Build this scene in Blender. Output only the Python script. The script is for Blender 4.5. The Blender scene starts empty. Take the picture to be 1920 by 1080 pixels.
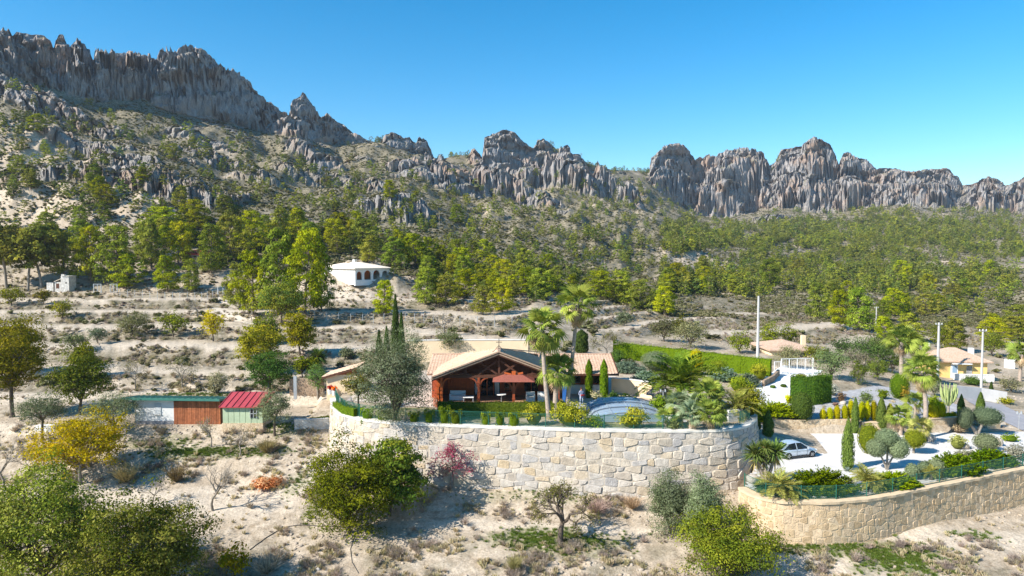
import bpy, math, random
import numpy as np
from mathutils import Vector, Matrix

SC = bpy.context.scene
COL = SC.collection
R = math.radians

# ------------------------------------------------------------------ camera
F = 1297.0                       # focal length in pixels of the 1920 wide photograph
PITCH = math.atan(60.0 / F)
CAMZ = 14.0
cam = bpy.data.cameras.new('camera')
cam.sensor_width = 36.0
cam.lens = F / 1920.0 * 36.0
cam.clip_start = 0.5
cam.clip_end = 20000.0
cam_o = bpy.data.objects.new('camera', cam)
cam_o.location = (0, 0, CAMZ)
cam_o.rotation_euler = (math.pi / 2 - PITCH, 0, 0)
COL.objects.link(cam_o)
SC.camera = cam_o

# ------------------------------------------------------------------ light
SUN_EL, SUN_AZ = 37.0, 29.0      # light travels towards +X and a little away (+Y)
w = bpy.data.worlds.new('World')
SC.world = w
w.use_nodes = True
nt = w.node_tree
bg = nt.nodes['Background']
sky = nt.nodes.new('ShaderNodeTexSky')
sky.sky_type = 'NISHITA'
sky.sun_disc = False
sky.sun_elevation = R(SUN_EL)
sky.sun_rotation = R(270 - SUN_AZ)
sky.altitude = 400
sky.air_density = 1.0
sky.dust_density = 0.15
sky.ozone_density = 2.4
hs = nt.nodes.new('ShaderNodeHueSaturation')
hs.inputs['Hue'].default_value = 0.491
hs.inputs['Saturation'].default_value = 1.48
hs.inputs['Value'].default_value = 1.34
nt.links.new(sky.outputs[0], hs.inputs['Color'])
nt.links.new(hs.outputs[0], bg.inputs[0])
bg.inputs[1].default_value = 0.08
sun = bpy.data.lights.new('sun', 'SUN')
sun.energy = 5.0
sun.angle = R(0.5)
sun.color = (1.0, 0.945, 0.86)
sun_o = bpy.data.objects.new('sun', sun)
sd = Vector((math.cos(R(SUN_AZ)) * math.cos(R(SUN_EL)), math.sin(R(SUN_AZ)) * math.cos(R(SUN_EL)), -math.sin(R(SUN_EL))))
sun_o.rotation_euler = sd.to_track_quat('-Z', 'Y').to_euler()
sun_o.location = (-60, -30, 120)
COL.objects.link(sun_o)
SC.view_settings.view_transform = 'Standard'
SC.view_settings.look = 'None'
SC.view_settings.gamma = 1.0
SC.view_settings.use_curve_mapping = False
SC.view_settings.exposure = 0.90
SC.cycles.max_bounces = 5
SC.cycles.diffuse_bounces = 2
SC.cycles.transparent_max_bounces = 8
SC.cycles.volume_bounces = 0
HAZE = 0.00011

# ------------------------------------------------------------------ noise
def _h(ix, iy, seed):
    n = (ix.astype(np.int64) * 374761393 + iy.astype(np.int64) * 668265263 + seed * 1442695041) & 0xFFFFFFFF
    n = ((n ^ (n >> 13)) * 1274126177) & 0xFFFFFFFF
    n = ((n ^ (n >> 16)) * 2246822519) & 0xFFFFFFFF
    return ((n ^ (n >> 15)) & 0xFFFFFF).astype(np.float32) / np.float32(0xFFFFFF)

def perlin(x, y, seed=0):
    x = np.asarray(x, dtype=np.float64); y = np.asarray(y, dtype=np.float64)
    ix = np.floor(x); iy = np.floor(y)
    fx = (x - ix).astype(np.float32); fy = (y - iy).astype(np.float32)
    ix = ix.astype(np.int64); iy = iy.astype(np.int64)
    u = fx * fx * fx * (fx * (fx * 6 - 15) + 10); v = fy * fy * fy * (fy * (fy * 6 - 15) + 10)
    def g(dx, dy):
        a = _h(ix + dx, iy + dy, seed) * np.float32(6.2831853)
        return np.cos(a) * (fx - dx) + np.sin(a) * (fy - dy)
    a = g(0, 0); b = g(1, 0); c = g(0, 1); d = g(1, 1)
    return 1.5 * ((a + (b - a) * u) * (1 - v) + (c + (d - c) * u) * v)

def fbm(x, y, octv=4, seed=0, gain=0.5):
    t = 0; amp = 1.0; f = 1.0
    for i in range(octv):
        t = t + amp * perlin(x * f, y * f, seed + i * 17); amp *= gain; f *= 2.03
    return t

def ridged(x, y, octv=4, seed=0, gain=0.5):
    t = 0; amp = 1.0; f = 1.0
    for i in range(octv):
        t = t + amp * (1 - 2 * np.abs(perlin(x * f, y * f, seed + i * 13))); amp *= gain; f *= 2.07
    return t

def worley(x, y, seed=0):
    ix = np.floor(x).astype(np.int64); iy = np.floor(y).astype(np.int64)
    f1 = np.full(x.shape, 9.0); f2 = f1.copy(); cid = np.zeros(x.shape)
    for dx in (-1, 0, 1):
        for dy in (-1, 0, 1):
            cx = ix + dx; cy = iy + dy
            px = cx + 0.1 + 0.8 * _h(cx, cy, seed); py = cy + 0.1 + 0.8 * _h(cx, cy, seed + 7)
            d = np.hypot(px - x, py - y)
            cl = d < f1
            f2 = np.where(cl, f1, np.minimum(f2, d))
            cid = np.where(cl, _h(cx, cy, seed + 3), cid)
            f1 = np.where(cl, d, f1)
    return f1, f2, cid

def sst(a, b, x):
    t = np.clip((x - a) / (b - a), 0, 1)
    return t * t * (3 - 2 * t)

# ------------------------------------------------------------------ pixel rays
def ray(u, v):
    u = np.asarray(u, float); v = np.asarray(v, float)
    dxc = (u - 960) / F; dyc = (540 - v) / F
    dy = math.cos(PITCH) + dyc * math.sin(PITCH); dz = -math.sin(PITCH) + dyc * math.cos(PITCH)
    return dxc / dy, dz / dy

def zv(v, D):
    return CAMZ + D * ray(960, v)[1]

def at(u, v, D):
    a, b = ray(u, v)
    return Vector((float(a * D), float(D), float(CAMZ + b * D)))

def atz(u, v, z):
    a, b = ray(u, v)
    D = (z - CAMZ) / b
    return Vector((float(a * D), float(D), z))

# ------------------------------------------------------------------ terrain profile tables
NEAR = {  # column: levels 0..9 as (distance, height)
 0:    [(6, -8.5), (30, -7.6), (44, -6.6), (50, -6.0), (57, -5.0), (61, -3.6), (63, -2.6), (64.5, -1.9), (72, -1.3), (77, -0.4)],
 400:  [(6, -9.0), (30, -8.4), (44, -7.2), (50.5, -5.9), (58, -5.0), (60, -3.6), (62.3, -3.1), (64.3, -1.95), (72, -1.6), (77, -0.4)],
 560:  [(6, -9.0), (30, -8.4), (44, -7.2), (51, -5.8), (54, -5.3), (59, -3.9), (62, -2.9), (65, -2.0), (72, -1.3), (80, 0.0)],
 700:  [(6, -9.0), (30, -8.4), (44, -7.2), (49.5, -6.1), (53, -5.6), (57, -4.7), (60, -4.2), (70, -1.5), (78, -0.5), (84, 0.3)],
 960:  [(6, -9.0), (30, -8.2), (44, -7.0), (48, -6.2), (52, -5.9), (55, -4.8), (58, -4.6), (72, -1.5), (83, -0.4), (88, 3.0)],
 1150: [(6, -9.0), (30, -8.2), (44, -7.0), (48, -6.2), (52, -5.9), (55, -4.8), (58, -4.6), (72, -1.5), (83, -0.3), (95, 0.2)],
 1400: [(6, -9.0), (30, -8.0), (44, -6.7), (47.5, -6.0), (50, -5.7), (54, -5.0), (62, -3.6), (68, -2.1), (80, -0.8), (95, -0.6)],
 1600: [(6, -9.0), (30, -7.8), (44, -6.5), (48, -6.0), (52, -5.5), (56, -4.5), (64, -3.4), (68, -2.0), (84, -1.2), (97, -1.2)],
 1750: [(6, -9.0), (30, -7.8), (44, -6.5), (50, -5.7), (53, -5.4), (58, -4.3), (65, -3.4), (68, -2.2), (84, -2.4), (98, -3.6)],
 1920: [(6, -9.0), (30, -7.8), (44, -6.5), (51, -6.2), (56, -6.0), (60, -4.0), (66, -3.4), (72, -3.5), (84, -4.0), (100, -4.8)],
}
FARL = {  # column: levels 10..13 as (distance, picture row)
 0: [(150, 545), (182, 445), (232, 340), (280, 240)],
 200: [(150, 545), (188, 425), (242, 330), (300, 255)],
 400: [(150, 545), (200, 420), (270, 340), (340, 285)],
 560: [(150, 545), (210, 440), (300, 350), (390, 300)],
 700: [(150, 545), (210, 455), (320, 370), (430, 315)],
 960: [(150, 548), (220, 495), (360, 425), (480, 375)],
 1150: [(165, 570), (250, 510), (400, 440), (560, 390)],
 1300: [(190, 580), (280, 520), (440, 455), (600, 425)],
 1500: [(210, 575), (330, 530), (510, 470), (680, 430)],
 1700: [(220, 585), (330, 530), (500, 470), (670, 428)],
 1920: [(230, 590), (350, 535), (510, 475), (660, 435)],
}
FOOT_V = [(-1500, 130), (-300, 110), (0, 140), (100, 165), (200, 190), (280, 188), (340, 215), (420, 228), (500, 250), (560, 262), (640, 272), (700, 276), (720, 275),
          (760, 290), (815, 306), (880, 308), (960, 328), (1050, 320), (1100, 324), (1150, 336), (1215, 340), (1250, 372), (1300, 402), (1350, 412),
          (1400, 402), (1450, 388), (1500, 396), (1560, 402), (1620, 390), (1700, 384), (1800, 394), (1850, 398), (1920, 402), (2300, 420), (3500, 430)]
FOOT_D = [(-1500, 270), (-300, 285), (0, 310), (200, 352), (400, 412), (560, 485), (700, 540), (830, 580), (960, 605), (1150, 705), (1300, 800), (1500, 815),
          (1700, 820), (1920, 825), (2300, 850), (3500, 1000)]
CRAG_W = [(-1500, 20), (0, 13), (400, 16), (560, 18), (700, 24), (960, 28), (1150, 34), (1300, 40), (1500, 44), (1920, 55), (3500, 70)]
TOP_V = [(-1500, 60), (-700, 90), (-300, 20), (-100, 60), (0, 45), (30, 48), (70, 52), (95, 47), (120, 62), (150, 78), (165, 72), (175, 90), (200, 80), (230, 77), (280, 85), (300, 90),
         (313, 75), (340, 82), (375, 83), (395, 100), (420, 115), (450, 128), (470, 140), (490, 165), (520, 190), (535, 205), (546, 214), (552, 192), (575, 178), (590, 195), (605, 216),
         (615, 205), (640, 220), (660, 240), (685, 257), (700, 265), (715, 268), (722, 250), (738, 245), (760, 262), (768, 258), (778, 272), (788, 254), (800, 258), (815, 295), (830, 298),
         (860, 290), (878, 292), (888, 268), (897, 285), (906, 295), (909, 250), (930, 243), (948, 235), (965, 242), (980, 258), (1000, 272), (1010, 256), (1020, 255), (1030, 265), (1050, 280),
         (1075, 288), (1085, 290), (1100, 306), (1120, 312), (1150, 319), (1180, 319), (1214, 322), (1220, 290), (1240, 270), (1270, 262), (1290, 275), (1300, 297), (1325, 277), (1340, 285),
         (1355, 275), (1385, 268), (1410, 275), (1425, 280), (1441, 304), (1450, 295), (1460, 270), (1490, 262), (1520, 260), (1550, 275), (1570, 302), (1575, 285), (1590, 282), (1620, 290),
         (1640, 306), (1680, 305), (1700, 312), (1740, 308), (1770, 305), (1790, 320), (1800, 344), (1820, 335), (1845, 322), (1870, 330), (1880, 341), (1920, 336), (2000, 345), (2100, 330),
         (2300, 360), (3500, 380)]
ROCKY = [(-1500, 1), (675, 1), (705, 0.0), (715, 0.0), (722, 1), (808, 1), (822, 0), (876, 0), (882, 1), (1090, 1), (1106, 0), (1210, 0), (1218, 1), (1788, 1), (1798, 0.4), (1815, 1), (3500, 1)]

UT = np.arange(-1500, 3501, 5.0)
def _tab(pairs, sm=0):
    p = np.array(pairs, float)
    y = np.interp(UT, p[:, 0], p[:, 1])
    if sm:
        k = np.exp(-0.5 * (np.arange(-3 * sm, 3 * sm + 1, 5.0) / sm) ** 2); k /= k.sum()
        n = len(k) // 2
        y = np.convolve(np.pad(y, n, mode='edge'), k, 'valid')
    return y

LEV_D, LEV_Z = [], []
for j in range(10):
    LEV_D.append(_tab([(u, NEAR[u][j][0]) for u in NEAR], 35))
    LEV_Z.append(_tab([(u, NEAR[u][j][1]) for u in NEAR], 35))
for j in range(4):
    LEV_D.append(_tab([(u, FARL[u][j][0]) for u in FARL], 50))
    LEV_Z.append(_tab([(u, zv(FARL[u][j][1], FARL[u][j][0])) for u in FARL], 50))
foot_d = _tab(FOOT_D, 60); foot_v = _tab(FOOT_V, 12)
crag_w = _tab(CRAG_W, 60); top_v = _tab(TOP_V); rocky_t = _tab(ROCKY)
LEV_D.append(foot_d); LEV_Z.append(zv(foot_v, foot_d))
LEV_D.append(foot_d + crag_w); LEV_Z.append(zv(top_v, foot_d + crag_w))
LEV_D.append(foot_d + crag_w * 3.2); LEV_Z.append(LEV_Z[-1] - (LEV_Z[-1] - LEV_Z[-2]) * 0.9 - 10)
LEV_D.append(foot_d + crag_w * 3.2 + 500); LEV_Z.append(LEV_Z[-1] - 120)
LEV_D = np.array(LEV_D); LEV_Z = np.array(LEV_Z)
NL = len(LEV_D)
_sx = foot_d * (UT - 960) / F
ARC = np.concatenate([[0], np.cumsum(np.hypot(np.diff(_sx), np.diff(foot_d)))])
IF, IT = NL - 4, NL - 3

def lev(tab, u):
    return np.interp(u, UT, tab)

# ------------------------------------------------------------------ flat platforms (world polygons)
WALLPIX = [(627, 748), (629, 762), (640, 776), (680, 787), (740, 793), (850, 798), (960, 802), (1080, 806), (1200, 808), (1300, 808), (1365, 806), (1393, 800), (1408, 791), (1412, 779)]
WALLPATH = [atz(u, v, 0.0) for u, v in WALLPIX]
GARDEN = [(p.x, p.y) for p in WALLPATH] + [(22.5, 66), (21, 74), (16, 84.5), (-14, 84.5), (-18, 80), (-17.6, 70)]
PARKZ = -3.2
LOWPIX = [(1393, 917), (1408, 929), (1440, 940), (1500, 943), (1560, 943), (1640, 935), (1700, 923), (1800, 903), (1920, 879), (2060, 846), (2250, 806)]
LOWPATH = [atz(u, v, PARKZ) for u, v in LOWPIX]
PARK = [(p.x, p.y) for p in LOWPATH] + [(60, 68.5), (44, 67.1), (22.6, 66.6), (21.5, 60)]
SHEDPAD = [(-36.5, 64.6), (-36.5, 73.5), (-21, 73.5), (-20.2, 64.4)]

def sdist(poly, x, y):
    """signed distance, positive inside"""
    d = np.full(x.shape, 1e9); ins = np.zeros(x.shape, bool)
    n = len(poly)
    for i in range(n):
        x0, y0 = poly[i]; x1, y1 = poly[(i + 1) % n]
        ex, ey = x1 - x0, y1 - y0
        t = np.clip(((x - x0) * ex + (y - y0) * ey) / (ex * ex + ey * ey + 1e-9), 0, 1)
        d = np.minimum(d, np.hypot(x - x0 - ex * t, y - y0 - ey * t))
        c = ((y0 > y) != (y1 > y))
        with np.errstate(divide='ignore', invalid='ignore'):
            xi = x0 + (y - y0) * ex / (ey if abs(ey) > 1e-9 else 1e-9)
        ins ^= c & (x < xi)
    return np.where(ins, d, -d)

# bumps: (u, v, distance, rx, ry, height, rock share)
BUMPS = [
 (668, 534, 156, 14, 13, 4.2, 0), (300, 350, 245, 34, 16, 13, 0.85), (410, 310, 300, 18, 12, 8, 0.9), (215, 400, 205, 26, 14, 6, 0), (60, 385, 205, 22, 14, 5, 0),
 (25, 265, 265, 26, 18, 7, 0), (120, 350, 232, 14, 10, 5, 0.2), (540, 250, 462, 14, 12, 16, 1), (635, 255, 500, 16, 14, 14, 1),
 (745, 395, 345, 20, 22, 17, 0.9), (850, 350, 450, 26, 20, 17, 1), (930, 355, 505, 26, 20, 20, 1), (1010, 385, 480, 18, 14, 12, 0.9), (780, 335, 455, 22, 16, 12, 1),
 (1080, 345, 600, 34, 26, 30, 1), (1160, 370, 620, 26, 18, 22, 1), (1000, 340, 560, 24, 12, 16, 1), (690, 350, 390, 18, 12, 9, 0.8), (560, 330, 380, 16, 10, 8, 0.6),
 (1300, 485, 360, 26, 18, 5, 0), (1180, 470, 400, 24, 14, 6, 0), (1450, 415, 740, 24, 16, 12, 0.8), (480, 330, 330, 14, 9, 6, 0.6), (160, 285, 300, 18, 10, 8, 0.85), (60, 190, 338, 26, 12, 12, 1),
 (80, 335, 262, 22, 12, 8, 0.7), (180, 245, 335, 26, 10, 10, 0.9), (380, 265, 352, 20, 9, 6, 0.8), (230, 305, 285, 16, 9, 7, 0.8), (590, 300, 425, 18, 12, 11, 0.9), (620, 345, 360, 16, 10, 7, 0.7),
]
BUMPW = []       # filled below, once the plain slope can be met by rays

def terrain(x, y, full=False):
    """height of the ground at world x, y; with full=True also masks (rock, grass, dry)"""
    x = np.asarray(x, float); y = np.asarray(y, float)
    shp = x.shape; x = x.ravel(); y = np.maximum(y.ravel(), 1.0)
    a = x / y; u = np.clip(960 + F * a, -1500, 3500)
    arc = lev(ARC, u); fd = lev(foot_d, u); wd = lev(crag_w, u); rk = lev(rocky_t, u)
    z = np.full(x.shape, -9.0); prevD = lev(LEV_D[0], u); prevZ = lev(LEV_Z[0], u)
    z = prevZ.copy()
    for j in range(1, IF + 1):
        D = lev(LEV_D[j], u); Z = lev(LEV_Z[j], u)
        m = y >= prevD
        t = np.clip((y - prevD) / (D - prevD), 0, 1)
        z = np.where(m, prevZ + (Z - prevZ) * t, z)
        prevD, prevZ = D, Z
    rock = np.zeros(x.shape)
    far = y > 62
    # natural unevenness of the hillside
    i = np.nonzero(y > 140)[0]
    if len(i):
        xi, yi, ai, fi, wi, ui = x[i], y[i], arc[i], fd[i], wd[i], u[i]
        rel = yi - fi
        env = sst(140, 330, yi) * (1 - 0.75 * sst(-70, 5, rel)) * np.clip(yi / 420, 0.4, 1.5) * (1 - 0.78 * sst(1120, 1330, ui))
        gul = ridged(ai / 75, rel / 210, 3, 5)
        h = (gul * 3.6 + fbm(xi / 60, yi / 60, 4, 21) * 6.0) * env
        h += fbm(xi / 9, yi / 9, 3, 33) * 0.9 * sst(170, 260, yi) * (1 - sst(-10, 0, rel))
        zz = z[i] + h
        rck = sst(0.42, 0.78, fbm(xi / 45, yi / 30, 4, 77) + 0.35 * sst(-130, -10, rel)) * 0.75 * sst(190, 250, yi)
        # pillars shared by crags and outcrops
        dw = fbm(xi / 26, yi / 26, 2, 44) * 5
        sc = np.clip(yi / 520, 0.75, 1.7)
        f1, f2, cid = worley((ai + dw) / (22 * sc), (rel + dw * 0.7) / (24 * sc), 3)
        g1, g2, gid = worley((ai + dw * 0.9) / (7.5 * sc), (rel - dw) / (13 * sc), 8)
        flu = ridged(ai / (3.4 * sc) + fbm(xi / 15, yi / 15, 2, 9) * 0.8, rel / (30 * sc), 2, 66)
        crev = 1 - sst(0.0, 0.32, f2 - f1); crev2 = 1 - sst(0.0, 0.3, g2 - g1)
        # knolls and outcrops
        for (bx, by, rx, ry, hh, bk) in BUMPW:
            q = np.hypot((xi - bx) / rx, (yi - by) / ry)
            k = np.nonzero(q < 1.5)[0]
            if not len(k):
                continue
            qq = q[k] + 0.22 * fbm(xi[k] / 11, yi[k] / 11, 3, 55)
            if bk > 0:
                q2 = qq + 0.26 * (cid[k] - 0.5) + 0.14 * (gid[k] - 0.5) + 0.07 * flu[k]
                hk = hh * (0.55 if by < 360 else 0.85)
                b = (0.6 * sst(1.05, 0.6, q2) + 0.4 * sst(1.15, 0.1, qq)) * hk * (0.75 + 0.2 * cid[k] + 0.1 * gid[k]) - (crev[k] * 0.06 + crev2[k] * 0.05) * hk * sst(1.1, 0.7, qq)
                zz[k] += np.maximum(b, -1.5)
                rck[k] = np.maximum(rck[k], bk * sst(1.12, 0.85, q2))
            else:
                zz[k] += sst(1.15, 0.0, qq) * hh * (1 + 0.25 * ridged(xi[k] / 5, yi[k] / 14, 2, 61))
                rck[k] = rck[k] * (1 - 0.8 * sst(1.1, 0.6, qq))
        # crags
        t = rel / wi
        k = np.nonzero(t > -0.35)[0]
        if len(k):
            tk = t[k]; uk = ui[k]
            zf = lev(LEV_Z[IF], uk); zt = lev(LEV_Z[IT], uk); zb = lev(LEV_Z[IT + 1], uk); zbb = lev(LEV_Z[IT + 2], uk)
            r = rk[i][k]; hgt = zt - zf
            cd, gd = cid[k], gid[k]
            lf_ = 1 - sst(560, 760, uk)
            big = perlin(ai[k] / 42, rel[k] / 60, 91)
            ts = tk + (0.42 * (cd - 0.5) + (0.10 + 0.14 * lf_) * (gd - 0.5) + 0.50 * big + (0.03 + 0.10 * lf_) * flu[k]) * sst(1.12, 0.45, tk) + 0.05 * fbm(ai[k] / 3, rel[k] / 5, 2, 12)
            front = 0.52 * sst(-0.10, 0.30, ts) + 0.30 * sst(0.36, 0.70, ts) + 0.18 * sst(0.7, 1.02, ts)
            soft = np.clip(tk, 0, 1)
            B = front * r + soft * (1 - r)
            crest = 1 - r * (0.13 * cd + 0.05 * gd) * sst(0.7, 1.0, tk) * np.clip(60 / np.maximum(hgt, 20), 0.5, 1)
            zc = zf + hgt * B * crest - r * (crev[k] * (0.12 + 0.05 * lf_) + crev2[k] * (0.03 + 0.04 * lf_)) * np.clip(hgt, 5, 60) * sst(0.1, 0.5, B) * (1 - 0.55 * sst(0.8, 1.0, tk))
            zc += r * fbm(ai[k] / 4.5, rel[k] / 4.5, 3, 19) * 0.9
            back = sst(1.08, 3.2, tk)
            zc = zc * (1 - back) + zb * back
            zc = np.where(tk > 3.2, zb + (zbb - zb) * np.clip((tk - 3.2) * wi[k] / 500, 0, 1), zc)
            e = sst(-0.35, -0.02, tk)
            zz[k] = zz[k] * (1 - e) + np.maximum(zc, zf - 3) * e
            rck[k] = np.maximum(rck[k], r * sst(-0.22, 0.05, ts))
        z[i] = zz; rock[i] = rck
    # terraces of the dry hillside
    i = np.nonzero((y > 70) & (y < 260))[0]
    if len(i):
        xi, yi, ui = x[i], y[i], u[i]
        wgt = sst(73, 78, yi) * (1 - sst(140, 152, yi)) * (1 - sst(985, 1010, ui))
        wr = sst(1010, 1120, ui) * (1 - sst(1560, 1680, ui)) * sst(112, 125, yi) * (1 - sst(180, 215, yi))
        wgt = np.maximum(wgt, wr)
        hs = 1.3
        base = z[i] + 0.30 * fbm(xi / 22, yi / 40, 2, 71) + np.where(ui > 1050, (yi - 110) * 0.035, 0)
        q = base / hs; fq = q - np.floor(q)
        st = (np.floor(q) + 0.10 * fq + 0.90 * sst(0.70, 0.97, fq)) * hs - np.where(ui > 1050, (yi - 110) * 0.035, 0)
        st += 0.12 * fbm(xi / 2.2, yi / 2.2, 3, 72)
        z[i] = z[i] * (1 - wgt) + st * wgt
        ris = np.zeros(x.shape); ris[i] = wgt * sst(0.45, 0.62, fq) * (1 - sst(0.955, 0.985, fq)); trd = np.zeros(x.shape); trd[i] = wgt * np.maximum(0.9 * (1 - sst(0.22, 0.5, fq)), sst(0.965, 0.985, fq))
    else:
        ris = np.zeros(x.shape); trd = ris
    # small unevenness close by
    i = np.nonzero(y < 160)[0]
    if len(i):
        xi, yi = x[i], y[i]
        z[i] += (fbm(xi / 6, yi / 6, 3, 81) * 0.10 + fbm(xi / 1.1, yi / 1.1, 3, 82) * 0.035)
    # platforms
    i = np.nonzero((y > 44) & (y < 92) & (np.abs(x) < 75))[0]
    if len(i):
        xi, yi = x[i], y[i]
        s = sdist(SHEDPAD, xi, yi); wgt = sst(-0.9, 0.0, s); z[i] = z[i] * (1 - wgt) - 1.95 * wgt
        s = sdist(PARK, xi, yi); wgt = sst(-0.25, 0.25, s); z[i] = z[i] * (1 - wgt) + PARKZ * wgt
        s = sdist(GARDEN, xi, yi)
        soft = np.where((xi > 20.6) & (yi > 59.5), 7.0, np.where(yi > 80, 2.2, 0.35))
        wgt = sst(-1, 1, s / soft + np.where(soft > 1, 0.0, -0.2)); zg = 0.02 * fbm(xi / 3, yi / 3, 2, 5)
        z[i] = z[i] * (1 - wgt) + zg * wgt
    if not full:
        return z.reshape(shp)
    return z.reshape(shp), rock.reshape(shp), u.reshape(shp), ris.reshape(shp), trd.reshape(shp)

def ground(us, vs, ymin=30.0, ymax=1400.0, n=1800):
    """where the ray through each picture point first meets the ground"""
    us = np.atleast_1d(np.asarray(us, float)); vs = np.atleast_1d(np.asarray(vs, float))
    ys = np.exp(np.linspace(math.log(ymin), math.log(ymax), n))
    out = []
    for c in range(0, len(us), 200):
        a, b = ray(us[c:c + 200], vs[c:c + 200])
        X = a[:, None] * ys[None]; Y = np.broadcast_to(ys[None], X.shape); Zr = CAMZ + b[:, None] * ys[None]
        Zt = terrain(X, Y)
        below = Zr <= Zt
        k = np.where(below.any(1), below.argmax(1), n - 1)
        for q in range(len(k)):
            kk = max(k[q], 1)
            d0 = Zr[q, kk - 1] - Zt[q, kk - 1]; d1 = Zr[q, kk] - Zt[q, kk]
            t = d0 / (d0 - d1) if below[q].any() and d0 > d1 else 1.0
            yy = ys[kk - 1] + (ys[kk] - ys[kk - 1]) * t
            out.append((a[q] * yy, yy, CAMZ + b[q] * yy, bool(below[q].any())))
    return out

_bp = ground([b[0] for b in BUMPS], [b[1] for b in BUMPS], 140, 1200, 900)
BUMPW = [(p[0], p[1], b[3] * min(1.15, p[1] / b[2]), b[4] * min(1.15, p[1] / b[2]), b[5] * min(1.15, p[1] / b[2]), b[6]) for b, p in zip(BUMPS, _bp)]

# ------------------------------------------------------------------ materials
MATS = {}
def new_mat(name):
    m = bpy.data.materials.new(name); m.use_nodes = True
    t = m.node_tree
    for n in list(t.nodes):
        t.nodes.remove(n)
    o = t.nodes.new('ShaderNodeOutputMaterial')
    b = t.nodes.new('ShaderNodeBsdfPrincipled')
    b.inputs['Specular IOR Level'].default_value = 0.2
    t.links.new(b.outputs[0], o.inputs[0])
    MATS[name] = m
    return m, t, b

def nd(t, typ, **kw):
    n = t.nodes.new(typ)
    for k, v in kw.items():
        setattr(n, k, v)
    return n

def noise_node(t, scale, detail=4, rough=0.55, coord='Object', dist=0.0):
    tc = nd(t, 'ShaderNodeTexCoord') if coord != 'Position' else nd(t, 'ShaderNodeNewGeometry')
    n = nd(t, 'ShaderNodeTexNoise')
    n.inputs['Scale'].default_value = scale; n.inputs['Detail'].default_value = detail; n.inputs['Roughness'].default_value = rough
    n.inputs['Distortion'].default_value = dist
    t.links.new(tc.outputs['Position' if coord == 'Position' else coord], n.inputs['Vector'])
    return n

def ramp(t, src, stops):
    r = nd(t, 'ShaderNodeValToRGB')
    e = r.color_ramp.elements
    while len(e) < len(stops):
        e.new(0.5)
    for i, (p, c) in enumerate(stops):
        e[i].position = p; e[i].color = (*c, 1) if len(c) == 3 else c
    t.links.new(src, r.inputs[0])
    return r

def mixc(t, fac, a, b, mode='MIX'):
    m = nd(t, 'ShaderNodeMix', data_type='RGBA', blend_type=mode)
    if isinstance(fac, (int, float)): m.inputs[0].default_value = fac
    else: t.links.new(fac, m.inputs[0])
    for v, s in ((a, m.inputs[6]), (b, m.inputs[7])):
        if isinstance(v, tuple): s.default_value = (*v, 1)
        else: t.links.new(v, s)
    return m.outputs[2]

def math_n(t, op, a, b=None):
    m = nd(t, 'ShaderNodeMath', operation=op)
    for v, s in ((a, m.inputs[0]), (b, m.inputs[1])):
        if v is None: continue
        if isinstance(v, (int, float)): s.default_value = v
        else: t.links.new(v, s)
    return m.outputs[0]

def bump(t, b, src, strength=0.4, dist=0.1):
    n = nd(t, 'ShaderNodeBump'); n.inputs['Strength'].default_value = strength; n.inputs['Distance'].default_value = dist
    t.links.new(src, n.inputs['Height']); t.links.new(n.outputs[0], b.inputs['Normal'])
    return n

def simple(name, col, rough=0.7, var=0.12, scale=3.0, bumps=0.15, metal=0.0, spec=0.2, rnd=0.0):
    """plain material with noise variation, fine relief and per object variation"""
    m, t, b = new_mat(name)
    n = noise_node(t, scale, 5, 0.6)
    lo = tuple(max(0, c * (1 - var)) for c in col); hi = tuple(min(1, c * (1 + var)) for c in col)
    c = ramp(t, n.outputs[0], [(0.3, lo), (0.7, hi)]).outputs[0]
    if rnd:
        oi = nd(t, 'ShaderNodeObjectInfo')
        hs = nd(t, 'ShaderNodeHueSaturation')
        v = math_n(t, 'ADD', math_n(t, 'MULTIPLY', oi.outputs['Random'], 2 * rnd), 1 - rnd)
        t.links.new(v, hs.inputs['Value']); t.links.new(c, hs.inputs['Color'])
        c = hs.outputs[0]
    t.links.new(c, b.inputs['Base Color'])
    b.inputs['Roughness'].default_value = rough; b.inputs['Metallic'].default_value = metal
    b.inputs['Specular IOR Level'].default_value = spec
    if bumps:
        bump(t, b, noise_node(t, scale * 6, 4, 0.6).outputs[0], bumps, 0.03)
    return m

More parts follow.
